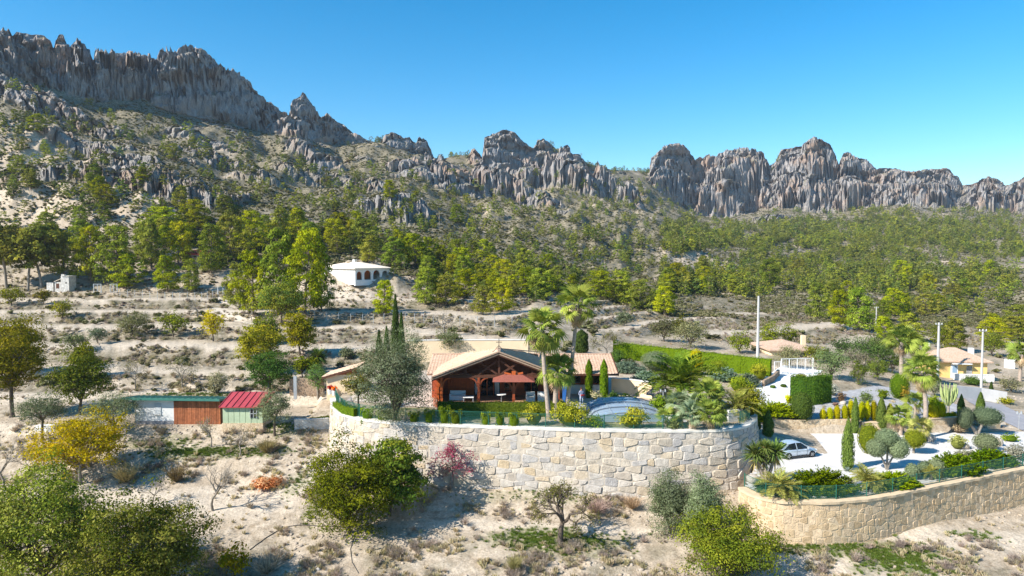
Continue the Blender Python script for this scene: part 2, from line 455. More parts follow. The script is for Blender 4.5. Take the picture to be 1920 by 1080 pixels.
def ground_material():
    m, t, b = new_mat('ground_soil')
    at_ = nd(t, 'ShaderNodeAttribute', attribute_name='masks')
    sep = nd(t, 'ShaderNodeSeparateColor'); t.links.new(at_.outputs['Color'], sep.inputs[0])
    rock, grass, dry = sep.outputs[0], sep.outputs[1], sep.outputs[2]
    n1 = noise_node(t, 0.16, 8, 0.62, 'Position'); n2 = noise_node(t, 1.3, 8, 0.68, 'Position'); n3 = noise_node(t, 0.05, 6, 0.6, 'Position')
    soil = ramp(t, n2.outputs[0], [(0.30, (0.29, 0.225, 0.155)), (0.46, (0.43, 0.355, 0.265)), (0.62, (0.55, 0.465, 0.36))]).outputs[0]
    soil = mixc(t, ramp(t, n1.outputs[0], [(0.5, (0, 0, 0)), (0.68, (1, 1, 1))]).outputs[0], soil, (0.42, 0.34, 0.25))
    soil = mixc(t, math_n(t, 'MULTIPLY', at_.outputs['Alpha'], 0.85), soil, ramp(t, n2.outputs[0], [(0.3, (0.50, 0.42, 0.325)), (0.6, (0.62, 0.535, 0.425))]).outputs[0])
    # dry brush tint
    scrub = ramp(t, n2.outputs[0], [(0.36, (0.085, 0.08, 0.042)), (0.5, (0.17, 0.15, 0.095)), (0.64, (0.30, 0.265, 0.20))]).outputs[0]
    fd_ = math_n(t, 'MULTIPLY', dry, ramp(t, noise_node(t, 0.7, 6, 0.7, 'Position').outputs[0], [(0.30, (0, 0, 0)), (0.52, (1, 1, 1))]).outputs[0])
    soil = mixc(t, math_n(t, 'MULTIPLY', dry, 0.62), soil, (0.30, 0.262, 0.20))
    c = mixc(t, fd_, soil, scrub)
    gr = ramp(t, n2.outputs[0], [(0.35, (0.07, 0.10, 0.025)), (0.65, (0.20, 0.21, 0.08))]).outputs[0]
    fg = math_n(t, 'MULTIPLY', grass, ramp(t, noise_node(t, 1.1, 6, 0.7, 'Position').outputs[0], [(0.34, (0.15, 0.15, 0.15)), (0.55, (1, 1, 1))]).outputs[0])
    c = mixc(t, fg, c, gr)
    # rock: grey limestone streaked downwards, with ochre stains
    ge = nd(t, 'ShaderNodeNewGeometry'); mp = nd(t, 'ShaderNodeMapping'); mp.inputs['Scale'].default_value = (0.42, 0.42, 0.20)
    t.links.new(ge.outputs['Position'], mp.inputs[0])
    ns = nd(t, 'ShaderNodeTexNoise'); ns.inputs['Scale'].default_value = 0.9; ns.inputs['Detail'].default_value = 8; ns.inputs['Roughness'].default_value = 0.7
    t.links.new(mp.outputs[0], ns.inputs['Vector'])
    rc = ramp(t, ns.outputs[0], [(0.28, (0.115, 0.114, 0.118)), (0.48, (0.285, 0.27, 0.265)), (0.68, (0.455, 0.425, 0.395))]).outputs[0]
    rc = mixc(t, ramp(t, n3.outputs[0], [(0.48, (0, 0, 0)), (0.64, (0.8, 0.8, 0.8))]).outputs[0], rc, (0.38, 0.27, 0.20))
    # thin growth on the ledges of the rock
    sx = nd(t, 'ShaderNodeSeparateXYZ'); t.links.new(ge.outputs['Normal'], sx.inputs[0])
    led = math_n(t, 'MULTIPLY', ramp(t, sx.outputs[2], [(0.62, (0, 0, 0)), (0.82, (1, 1, 1))]).outputs[0], ramp(t, n1.outputs[0], [(0.42, (0, 0, 0)), (0.6, (0.8, 0.8, 0.8))]).outputs[0])
    rc = mixc(t, led, rc, (0.15, 0.145, 0.07))
    c = mixc(t, rock, c, rc)
    c = mixc(t, 1.0, c, ramp(t, noise_node(t, 6.5, 7, 0.72, 'Position').outputs[0], [(0.36, (0.66, 0.64, 0.62)), (0.56, (1.04, 1.03, 1.02))]).outputs[0], 'MULTIPLY')
    t.links.new(c, b.inputs['Base Color'])
    b.inputs['Roughness'].default_value = 0.95
    b.inputs['Specular IOR Level'].default_value = 0.05
    hsum = math_n(t, 'ADD', n2.outputs[0], math_n(t, 'MULTIPLY', ns.outputs[0], math_n(t, 'MULTIPLY', rock, 13.0)))
    bump(t, b, hsum, 0.55, 0.35)
    return m

# ------------------------------------------------------------------ mesh helpers
def mesh_np(name, verts, faces, mat=None, cols=None, smooth=False, colname='col'):
    """verts (N,3) array, faces (M,k) int array of one size (or list of such arrays)"""
    me = bpy.data.meshes.new(name)
    verts = np.ascontiguousarray(verts, dtype=np.float32)
    fl = faces if isinstance(faces, list) else [faces]
    fl = [np.asarray(f, dtype=np.int32) for f in fl if len(f)]
    nl = sum(f.size for f in fl); nf = sum(len(f) for f in fl)
    me.vertices.add(len(verts)); me.vertices.foreach_set('co', verts.ravel())
    me.loops.add(nl); me.polygons.add(nf)
    me.loops.foreach_set('vertex_index', np.concatenate([f.ravel() for f in fl]))
    tot = np.concatenate([np.full(len(f), f.shape[1], np.int32) for f in fl])
    me.polygons.foreach_set('loop_start', np.concatenate([[0], np.cumsum(tot)[:-1]]).astype(np.int32))
    if smooth:
        me.polygons.foreach_set('use_smooth', np.ones(nf, bool))
    if cols is not None:
        at_ = me.attributes.new(colname, 'FLOAT_COLOR', 'POINT')
        c4 = np.ones((len(verts), 4), np.float32); c4[:, :cols.shape[1]] = cols
        at_.data.foreach_set('color', c4.ravel())
    me.update(calc_edges=True)
    if mat is not None:
        me.materials.append(mat)
    return me

def link(name, me, parent=None, loc=None, rot=None, scale=None):
    o = bpy.data.objects.new(name, me)
    if loc is not None: o.location = loc
    if rot is not None: o.rotation_euler = rot
    if scale is not None: o.scale = scale if not isinstance(scale, (int, float)) else (scale,) * 3
    if parent is not None: o.parent = parent
    COL.objects.link(o)
    return o

def tag(o, label=None, cat=None, group=None, kind=None):
    if label: o['label'] = label
    if cat: o['category'] = cat
    if group: o['group'] = group
    if kind: o['kind'] = kind
    return o

def thing(name, label, cat, loc=(0, 0, 0), rz=0.0, group=None):
    o = bpy.data.objects.new(name, None); COL.objects.link(o)
    o.empty_display_size = 0.2
    o.location = loc; o.rotation_euler = (0, 0, rz)
    return tag(o, label, cat, group)

# ------------------------------------------------------------------ the ground sheet
def build_ground():
    uc = np.arange(-70, 1991, 2.0)
    uo = 70 + np.cumsum(np.linspace(4, 34, 62))
    uu = np.concatenate([-uo[::-1], uc, 1920 + uo])
    A = (uu - 960) / F
    segs = [6, 26, 40, 16, 44, 34, 30, 14, 44, 26, 150, 34, 60, 60, 44, 112, 12, 3]
    uq = np.clip(uu, -1500, 3500)
    rows = []
    for j in range(NL - 1):
        d0 = lev(LEV_D[j], uq); d1 = lev(LEV_D[j + 1], uq)
        if j == IF - 1: d1 = d1 - 6
        if j == IF: d0 = d0 - 6; d1 = d1 + 0.2 * (d1 - d0)
        if j == IF + 1: d0 = d0 + 0.2 * (d0 - lev(LEV_D[IF], uq))
        n = segs[j]
        for k in range(n):
            rows.append(d0 + (d1 - d0) * k / n)
    rows.append(lev(LEV_D[NL - 1], uq))
    Y = np.array(rows); X = Y * A[None]
    Z, rock, U, ris, trd = terrain(X, Y, True)
    nr, nc = Y.shape
    # masks
    dry = sst(0.0, 0.5, fbm(X / 7, Y / 7, 3, 101) + 0.12) * 0.55 * sst(60, 80, Y) + 1.0 * sst(150, 200, Y) * sst(-0.85, -0.15, fbm(X / 30, Y / 30, 4, 103) + 0.1)
    dry = np.maximum(dry, 0.5 * (1 - sst(47.0, 49.5, Y)) * sst(-0.2, 0.3, fbm(X / 4, Y / 4, 3, 105)))
    dry = np.maximum(dry * (1 - 0.9 * trd), ris * sst(-0.5, 0.2, fbm(X / 3, Y / 3, 3, 106)))
    grass = np.zeros_like(Z)
    def spot(u, v, ru, rv, amt):
        a, b = ray(u, v); p = ground([u], [v])[0]
        g = np.clip(1.25 - np.hypot((X - p[0]) / ru, (Y - p[1]) / rv) - 0.5 * fbm(X / 2.5, Y / 2.5, 3, 107), 0, 1)
        np.maximum(grass, amt * sst(0.0, 0.5, g), out=grass)
    for s in GRASS_SPOTS:
        spot(*s)
    ins = sdist(GARDEN, X.ravel(), Y.ravel()).reshape(X.shape)
    grass = np.maximum(grass, 0.95 * ((ins > 0) & (Y < 63.5) & (X < 12)) * sst(-0.5, 0.1, fbm(X / 4, Y / 4, 2, 111)))
    bare = trd.copy()
    for (uv, rr) in BARE_SPOTS:
        p = ground([uv[0]], [uv[1]])[0]
        q = np.hypot((X - p[0]) / rr[0], (Y - p[1]) / rr[1]) + 0.3 * fbm(X / 8, Y / 8, 3, 113)
        dry *= sst(0.7, 1.1, q); bare = np.maximum(bare, (1 - sst(0.6, 1.05, q)) * (Y < 160))
    cols = np.stack([rock, grass, np.clip(dry, 0, 1), np.clip(bare, 0, 1)], -1).reshape(-1, 4)
    arcv = lev(ARC, np.clip(U, -1500, 3500)); k = np.nonzero((rock > 0.05).ravel())[0]
    xa, ya, za, aa, rk = X.ravel()[k], Y.ravel()[k], Z.ravel()[k], arcv.ravel()[k], rock.ravel()[k]
    sc = np.clip(ya / 480, 0.7, 1.9)
    b1, b2, bid = worley((aa + 0.42 * za) / (9.5 * sc) + 0.35 * fbm(aa / 12, za / 12, 2, 301), za / (20 * sc) + ya / (40 * sc), 31)
    c1, c2, cid2 = worley((aa + 0.36 * za) / (3.6 * sc) + 0.3 * fbm(aa / 5, za / 5, 2, 303), za / (6 * sc) + ya / (15 * sc), 37); brk = 0.35 + 0.9 * sst(-0.35, 0.35, fbm(aa / (26 * sc), za / (22 * sc), 3, 304))
    dep = sc * rk * ((5.6 + 2.5 * (xa < -100)) * (bid - 0.5) + 2.6 * brk * (cid2 - 0.5) + 2.8 * fbm(aa / (6 * sc), za / (5 * sc), 4, 305) - 4.2 * (1 - sst(0, 0.24, b2 - b1)) - 1.4 * brk * (1 - sst(0, 0.25, c2 - c1)))
    lat = sc * rk * (0.9 * fbm(aa / (5 * sc), za / (4 * sc), 2, 309))
    led = sc * rk * 1.1 * (np.abs(((za / (4.2 * sc) + bid * 3) % 1.0) - 0.5) - 0.25)
    Xf, Yf, Zf = X.ravel().copy(), Y.ravel().copy(), Z.ravel().copy()
    rad = np.hypot(xa, ya)
    Yf[k] -= dep * ya / rad; Xf[k] -= dep * xa / rad - lat; Zf[k] += led
    V = np.stack([Xf, Yf, Zf], -1)
    idx = np.arange(nr * nc).reshape(nr, nc)
    faces = np.stack([idx[:-1, :-1], idx[:-1, 1:], idx[1:, 1:], idx[1:, :-1]], -1).reshape(-1, 4)
    me = mesh_np('ground', V, faces, ground_material(), cols, True, 'masks')
    rf_ = rock.ravel()[faces[:, 0]] > 0.5
    me.polygons.foreach_set('use_smooth', ~rf_)
    tag(link('ground', me), kind='structure')
    # far plain and the land behind the camera, out to the horizon
    b = []
    s = 4000.0
    me2 = mesh_np('far_land', np.array([(-s, -s, -60), (s, -s, -60), (s, s, -60), (-s, s, -60)]), np.array([[0, 1, 2, 3]]), simple('far_soil', (0.30, 0.27, 0.20), 0.95, 0.2, 0.01, 0))
    tag(link('far_terrain', me2), kind='structure')

GRASS_SPOTS = [(430, 848, 5.5, 0.9, 0.8), (340, 850, 3.5, 0.8, 0.8), (300, 832, 3.0, 0.9, 0.55), (1010, 1010, 3.0, 1.5, 0.8), (1060, 1015, 4.5, 1.6, 0.55), (1690, 1050, 3.6, 2.2, 0.8), (1560, 1025, 3.5, 0.8, 0.7),
               (1660, 1040, 4.0, 1.0, 0.7), (1830, 1005, 2.0, 0.8, 0.5), (520, 800, 2.5, 1.2, 0.5), (590, 955, 1.0, 2.5, 0.3), (350, 742, 4, 1.0, 0.6), (430, 745, 3, 1.0, 0.6), (20, 690, 2, 3, 0.6), (560, 905, 1.0, 2.0, 0.4),
               (1040, 930, 6, 0.7, 0.3), (1480, 1030, 2.5, 0.7, 0.5)]
BARE_SPOTS = [((420, 940), (9, 3.6)), ((150, 930), (8, 3.0)), ((300, 735), (12, 2.2)), ((80, 745), (10, 2.0)), ((900, 985), (7, 1.0)), ((1100, 995), (6, 1.0)), ((1600, 1060), (9, 2)), ((1800, 1010), (8, 2)), ((590, 880), (1.8, 5)), ((560, 745), (5, 1.5)), ((60, 803), (8, 1)), ((1850, 785), (8, 3)),((440, 590), (5, 8)), ((1640, 620), (12, 10)), ((1310, 495), (26, 26)), ((215, 395), (24, 16)), ((60, 380), (24, 16)), ((25, 270), (26, 20)), ((640, 560), (8, 9)), ((1760, 495), (30, 16)), ((1860, 497), (40, 14))]

build_ground()
# ------------------------------------------------------------------ foliage
def foliage_material():
    m = bpy.data.materials.new('foliage'); m.use_nodes = True
    t = m.node_tree
    for n in list(t.nodes): t.nodes.remove(n)
    o = nd(t, 'ShaderNodeOutputMaterial')
    a = nd(t, 'ShaderNodeAttribute', attribute_name='col')
    oi = nd(t, 'ShaderNodeObjectInfo')
    h = nd(t, 'ShaderNodeHueSaturation')
    t.links.new(a.outputs['Color'], h.inputs['Color'])
    t.links.new(math_n(t, 'ADD', math_n(t, 'MULTIPLY', oi.outputs['Random'], 0.75), 0.92), h.inputs['Value'])
    t.links.new(math_n(t, 'ADD', math_n(t, 'MULTIPLY', math_n(t, 'FRACT', math_n(t, 'MULTIPLY', oi.outputs['Random'], 7.31)), 0.035), 0.4825), h.inputs['Hue'])
    h.inputs['Saturation'].default_value = 1.04
    d = nd(t, 'ShaderNodeBsdfDiffuse'); tr = nd(t, 'ShaderNodeBsdfTranslucent')
    t.links.new(h.outputs[0], d.inputs[0])
    t.links.new(mixc(t, 1.0, h.outputs[0], (1.15, 1.1, 0.55), 'MULTIPLY'), tr.inputs[0])
    mx = nd(t, 'ShaderNodeMixShader'); mx.inputs[0].default_value = 0.26
    t.links.new(d.outputs[0], mx.inputs[1]); t.links.new(tr.outputs[0], mx.inputs[2]); t.links.new(mx.outputs[0], o.inputs[0])
    return m

FOL = foliage_material()
BARK_PINE = simple('bark_grey_brown', (0.20, 0.155, 0.12), 0.9, 0.3, 4, 0.4)
BARK_GREY = simple('bark_grey', (0.25, 0.22, 0.18), 0.9, 0.3, 4, 0.4)
BARK_DARK = simple('bark_dark', (0.11, 0.085, 0.065), 0.9, 0.3, 4, 0.4)
BARK_PALM = simple('bark_palm', (0.36, 0.29, 0.235), 0.9, 0.25, 6, 0.5)

def unit(v):
    return v / (np.linalg.norm(v, axis=-1, keepdims=True) + 1e-9)

def leaf_quads(c, nrm, tan, ln, wd):
    """diamond leaves; c, nrm, tan (N,3); ln, wd arrays"""
    n = len(c)
    ln = np.broadcast_to(np.asarray(ln, float), (n,))[:, None]; wd = np.broadcast_to(np.asarray(wd, float), (n,))[:, None]
    tan = unit(tan - nrm * (tan * nrm).sum(1, keepdims=True)); bi = np.cross(nrm, tan)
    v = np.stack([c - tan * ln * 0.5, c + bi * wd * 0.5 + tan * ln * 0.08, c + tan * ln * 0.5, c - bi * wd * 0.5 + tan * ln * 0.08], 1).reshape(-1, 3)
    f = np.arange(4 * n).reshape(n, 4)
    return v, f

class Geo:
    def __init__(s): s.v = []; s.f = {3: [], 4: []}; s.c = []; s.n = 0
    def add(s, v, f, c=None):
        v = np.asarray(v, float); f = np.asarray(f)
        if not len(v): return s
        s.v.append(v)
        s.f[f.shape[1]].append(f + s.n); s.n += len(v)
        c = np.zeros((len(v), 3)) if c is None else (np.broadcast_to(np.asarray(c, float), (len(v), 3)))
        s.c.append(c)
        return s
    def mesh(s, name, mat, smooth=False, cols=True):
        fs = [np.concatenate(s.f[k]) for k in (4, 3) if s.f[k]]
        return mesh_np(name, np.concatenate(s.v), fs, mat, np.concatenate(s.c) if cols else None, smooth)

def tube(g, pts, rad, sides=5, cap=False):
    pts = np.asarray(pts, float); rad = np.asarray(rad, float); n = len(pts)
    d = unit(np.gradient(pts, axis=0))
    ref = np.array([0.0, 0, 1]) if abs(d[0][2]) < 0.9 else np.array([1.0, 0, 0])
    a = unit(np.cross(d, ref)); b = np.cross(d, a)
    th = np.arange(sides) * 2 * math.pi / sides
    ring = (pts[:, None] + rad[:, None, None] * (np.cos(th)[None, :, None] * a[:, None] + np.sin(th)[None, :, None] * b[:, None])).reshape(-1, 3)
    i = np.arange(n - 1)[:, None] * sides; k = np.arange(sides)[None]; k2 = (k + 1) % sides
    f = np.stack([i + k, i + k2, i + sides + k2, i + sides + k], -1).reshape(-1, 4)
    g.add(ring, f)
    if cap:
        c0 = len(ring)
        g.add(np.vstack([ring[-sides:], pts[-1:]]), np.array([[q, (q + 1) % sides, sides] for q in range(sides)]))
    return g

def bez(p0, p1, p2, n):
    t = np.linspace(0, 1, n)[:, None]
    return (1 - t) ** 2 * p0 + 2 * t * (1 - t) * p1 + t ** 2 * p2

def rdir(rng, n):
    v = rng.normal(size=(n, 3)); return unit(v)

def palette(rng, n, cols, jit=0.12):
    c = np.array(cols, float); k = rng.random(n) * (len(c) - 1)
    i = np.minimum(k.astype(int), len(c) - 2) if len(c) > 1 else np.zeros(n, int)
    t = (k - i)[:, None]
    r = c[i] * (1 - t) + c[np.minimum(i + 1, len(c) - 1)] * t
    return np.clip(r * (1 + jit * rng.normal(size=(n, 1))), 0.004, 0.9)

def clump_leaves(g, rng, cen, rad, n, size, cols, flat=0.75, asp=0.6, up=0.35, shell=0.55):
    """leaf clumps: cen (K,3), rad (K,), n leaves each"""
    K = len(cen)
    d = rdir(rng, K * n); d[:, 2] = np.where(d[:, 2] < -0.25, -d[:, 2] * 0.6, d[:, 2])
    rr = (shell + (1 - shell) * rng.random(K * n)) ** 1.0
    ci = np.repeat(np.arange(K), n)
    off = d * (rr * rad[ci])[:, None]; off[:, 2] *= flat
    c = cen[ci] + off
    nrm = unit(d + np.array([0, 0, up]) + 0.55 * rdir(rng, K * n))
    tan = rdir(rng, K * n)
    s = size * (0.65 + 0.7 * rng.random(K * n))
    v, f = leaf_quads(c, nrm, tan, s, s * asp)
    pal = palette(rng, K, cols, 0.10)[ci] * (1 + 0.13 * rng.normal(size=(K * n, 1)))
    g.add(v, f, np.repeat(np.clip(pal, 0.004, 1), 4, 0))

PINE_COLS = [(0.105, 0.13, 0.010), (0.20, 0.215, 0.014), (0.30, 0.295, 0.02)]
def pine_mesh(seed, clumps=46, per=70, size=0.045, spread=0.36, cols=PINE_COLS, low=0.22, style=0):
    rng = np.random.default_rng(seed)
    tr = Geo(); cr = Geo()
    lean = rng.normal(size=2) * 0.05
    tp = np.array([[0, 0, -0.03], [lean[0] * 0.3, lean[1] * 0.3, 0.3], [lean[0], lean[1], 0.62], [lean[0] * 1.5, lean[1] * 1.5, 0.9]])
    tube(tr, tp, [0.026, 0.02, 0.013, 0.004], 6)
    cen, rad = [], []
    lob = rng.random(6) * 6.28
    for i in range(clumps):
        t = low + (0.97 - low) * (i + rng.random()) / clumps
        ang = i * 2.4 + rng.normal() * 0.5
        q = (t - low) / (1 - low)
        if style == 0: prof = math.sin(math.pi * min(1, 0.24 + 0.70 * q ** 0.9)) ** 0.8
        else: prof = (1 - q) ** 0.6 * min(1, q * 4 + 0.5)
        prof *= 0.80 + 0.24 * math.sin(ang * 2 + lob[0]) + 0.12 * math.sin(ang * 3 + lob[1])
        r = spread * prof * (0.45 + 0.6 * rng.random() ** 0.6)
        zc = min(t + 0.02 * rng.normal(), 0.955)
        base = np.array([np.interp(t - 0.08, tp[:, 2], tp[:, 0]), np.interp(t - 0.08, tp[:, 2], tp[:, 1]), t - 0.07])
        c = np.array([base[0] + math.cos(ang) * r, base[1] + math.sin(ang) * r, max(zc, 0.09)])
        cen.append(c); rad.append((0.115 + 0.065 * rng.random()) * (1.06 - 0.4 * q))
        if i % 2 == 0:
            tube(tr, bez(base, base * 0.45 + c * 0.55 + np.array([0, 0, -0.02]), c, 4), [0.008, 0.006, 0.004, 0.002], 4)
    clump_leaves(cr, rng, np.array(cen), np.array(rad), per, size, cols, 0.72, 0.5, 0.3, 0.45)
    return tr.mesh('pine_trunk', BARK_PINE, True, False), cr.mesh('pine_crown', FOL)

def skeleton(rng, h, crown_c, crown_r, limbs, subs, trunk_h, r0, g, wob=0.1, sides=5, fork=0.0):
    """trunk, limbs and branches into Geo g; returns branch end points"""
    tp = np.array([[0, 0, -0.15], [rng.normal() * wob * 0.3, rng.normal() * wob * 0.3, trunk_h * 0.5], [rng.normal() * wob, rng.normal() * wob, trunk_h]])
    tube(g, bez(tp[0], tp[1], tp[2], 5), np.linspace(r0, r0 * 0.75, 5), max(sides, 6))
    ends = []
    for i in range(limbs):
        ang = i * 2 * math.pi / limbs + rng.normal() * 0.3
        el = 0.15 + 0.75 * rng.random()
        tgt = crown_c + crown_r * np.array([math.cos(ang) * math.cos(el) * 0.75, math.sin(ang) * math.cos(el) * 0.75, math.sin(el) * 0.75])
        mid = tp[2] * 0.5 + tgt * 0.5 + rng.normal(size=3) * h * 0.05 + np.array([0, 0, h * 0.04])
        lp = bez(tp[2] - np.array([0, 0, 0.02]), mid, tgt, 7)
        tube(g, lp, np.linspace(r0 * 0.6, r0 * 0.16, 7), sides)
        for k in range(subs):
            t = 0.3 + 0.7 * (k + rng.random()) / subs
            b = lp[int(t * 6)]
            d = rdir(rng, 1)[0]; d[2] = abs(d[2]) * 0.7 - 0.1
            rel = (b - crown_c) / crown_r
            e = crown_c + crown_r * unit(rel * 0.9 + d * 0.9 + 1e-3) * (0.62 + 0.36 * rng.random())
            bp = bez(b, (b + e) / 2 + rng.normal(size=3) * h * 0.03, e, 4)
            tube(g, bp, [r0 * 0.2, r0 * 0.14, r0 * 0.09, r0 * 0.04], 4)
            ends.append((bp[1], bp[2], bp[3]))
    return ends

def broadleaf(seed, h=5.0, wdt=4.5, trunk=0.28, n=4200, size=0.2, cols=((0.06, 0.085, 0.02), (0.12, 0.14, 0.03)), limbs=6, subs=7, clump=0.17, asp=0.55, flat=0.9, bark=BARK_DARK, r0=0.14, sink=0.55, up=0.3, low=None):
    rng = np.random.default_rng(seed)
    g = Geo(); lf = Geo()
    cz = trunk * h; ch = h - cz
    cc = np.array([0, 0, cz + ch * (0.45 if low is None else low)]); crr = np.array([wdt * 0.47, wdt * 0.47, ch * 0.58])
    ends = skeleton(rng, h, cc, crr, limbs, subs, cz * 1.05 + 0.05 * h, r0, g)
    ph = rng.random(6) * 6.28
    def lob(d):
        a = np.arctan2(d[:, 1], d[:, 0]); return (0.92 + 0.15 * np.sin(a * 2 + ph[0]) + 0.11 * np.sin(a * 3 + d[:, 2] * 3 + ph[1]) + 0.12 * np.sin(d[:, 2] * 5 + a + ph[2]))[:, None]
    cen = np.concatenate([np.array([e[2] for e in ends]), np.array([(e[1] * 0.6 + e[0] * 0.4) for e in ends])])
    cen = cc + (cen - cc) * lob(unit((cen - cc) / crr)); rad = wdt * clump * (0.5 + 0.85 * rng.random(len(cen)))
    K2 = int(len(cen) * 0.9); dd = rdir(rng, K2)
    cen = np.concatenate([cen, cc + dd * crr * lob(dd) * (0.5 + 0.48 * rng.random((K2, 1)) ** 0.6)]); rad = np.concatenate([rad, wdt * clump * (0.8 + 0.6 * rng.random(K2))])
    clump_leaves(lf, rng, cen, rad, max(4, int(n * 2.3) // len(cen)), size, cols, flat, asp, up, 0.25)
    return g.mesh('tree_trunk', bark, True, False), lf.mesh('tree_crown', FOL)

def bare_tree(seed, h=3.5, wdt=3.0, trunk=0.3, r0=0.09, twigs=1, leaf=0, leafcols=((0.16, 0.13, 0.04), (0.12, 0.13, 0.04)), bark=BARK_GREY, size=0.1, depth=5, droop=0.0):
    rng = np.random.default_rng(seed)
    g = Geo(); tw = Geo(); tips = []
    def grow(p, d, L, r, lv):
        n = 4
        e = p + d * L
        m = (p + e) / 2 + rng.normal(size=3) * L * 0.12
        pts = bez(p, m, e, n)
        tube(g if lv < 3 else tw, pts, np.linspace(r, r * 0.62, n), 5 if lv < 2 else 3)
        if lv >= depth - 2: tips.append(e)
        if lv == depth: return
        kids = 3 if lv < 4 else 2
        if lv == 0: kids = 4
        for k in range(kids):
            side = rdir(rng, 1)[0]; side -= d * (side @ d)
            nd_ = unit(d * 0.75 + unit(side) * (0.85 if lv < 2 else 0.75) * (wdt / h) + np.array([0, 0, 0.16 - droop]))
            q = pts[-1] if k < 2 or lv == 0 else pts[-2]
            grow(q, nd_, L * (0.62 + 0.16 * rng.random()), r * 0.6, lv + 1)
    grow(np.array([0, 0, -0.1]), unit(np.array([rng.normal() * 0.12, rng.normal() * 0.12, 1.0])), h * trunk, r0, 0)
    zmax = max(t[2] for t in tips)
    s = h / zmax
    for G in (g, tw):
        G.v = [v * s for v in G.v]
    lf = None
    if leaf:
        lf = Geo(); tp = np.array(tips) * s
        k = rng.integers(0, len(tp), leaf)
        c = tp[k] + rng.normal(size=(leaf, 3)) * 0.13
        v, f = leaf_quads(c, rdir(rng, leaf), rdir(rng, leaf), size * (0.7 + 0.6 * rng.random(leaf)), size * 0.5)
        lf.add(v, f, np.repeat(palette(rng, leaf, leafcols), 4, 0))
    return g.mesh('trunk', bark, True, False), tw.mesh('twigs', bark, False, False), (lf.mesh('leaves', FOL) if lf else None)

def ellipsoid_geo(g, c, r, col, nu=12, nv=8):
    th = np.linspace(0, 2 * math.pi, nu, endpoint=False); ph = np.linspace(0.02, math.pi - 0.02, nv)
    P, T = np.meshgrid(ph, th, indexing='ij')
    v = np.stack([np.sin(P) * np.cos(T), np.sin(P) * np.sin(T), np.cos(P)], -1).reshape(-1, 3) * np.asarray(r) + np.asarray(c)
    i = np.arange(nv - 1)[:, None] * nu; k = np.arange(nu)[None]; k2 = (k + 1) % nu
    f = np.stack([i + k, i + nu + k, i + nu + k2, i + k2], -1).reshape(-1, 4)
    g.add(v, f, col)

def clipped_ball(seed, r=(1, 1, 1), n=2600, size=0.09, cols=((0.10, 0.13, 0.06), (0.15, 0.18, 0.09)), c=(0, 0, 0), g=None, top=1.0, rough=0.035, power=1.0):
    """clipped crown: a dense coat of small leaves on an ellipsoid (power > 1: boxier)"""
    rng = np.random.default_rng(seed)
    own = g is None
    g = g or Geo()
    d = rdir(rng, n)
    if power != 1.0:
        d = np.sign(d) * np.abs(d) ** (1 / power); d /= np.abs(d).max(1, keepdims=True) ** 0.75
    rr = np.asarray(r, float); c = np.asarray(c, float)
    wob = 1 + rough * np.sin(d[:, 0] * 5 + seed) * np.cos(d[:, 1] * 6) + rough * 0.8 * rng.normal(size=n)
    p = c + d * rr * wob[:, None]
    nr = unit(d / rr)
    v, f = leaf_quads(p, unit(nr + 0.75 * rdir(rng, n)), rdir(rng, n), size * (0.6 + 0.8 * rng.random(n)), size * 0.6)
    g.add(v, f, np.repeat(palette(rng, n, cols), 4, 0))
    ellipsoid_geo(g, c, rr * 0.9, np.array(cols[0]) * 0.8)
    return g.mesh('crown', FOL) if own else g

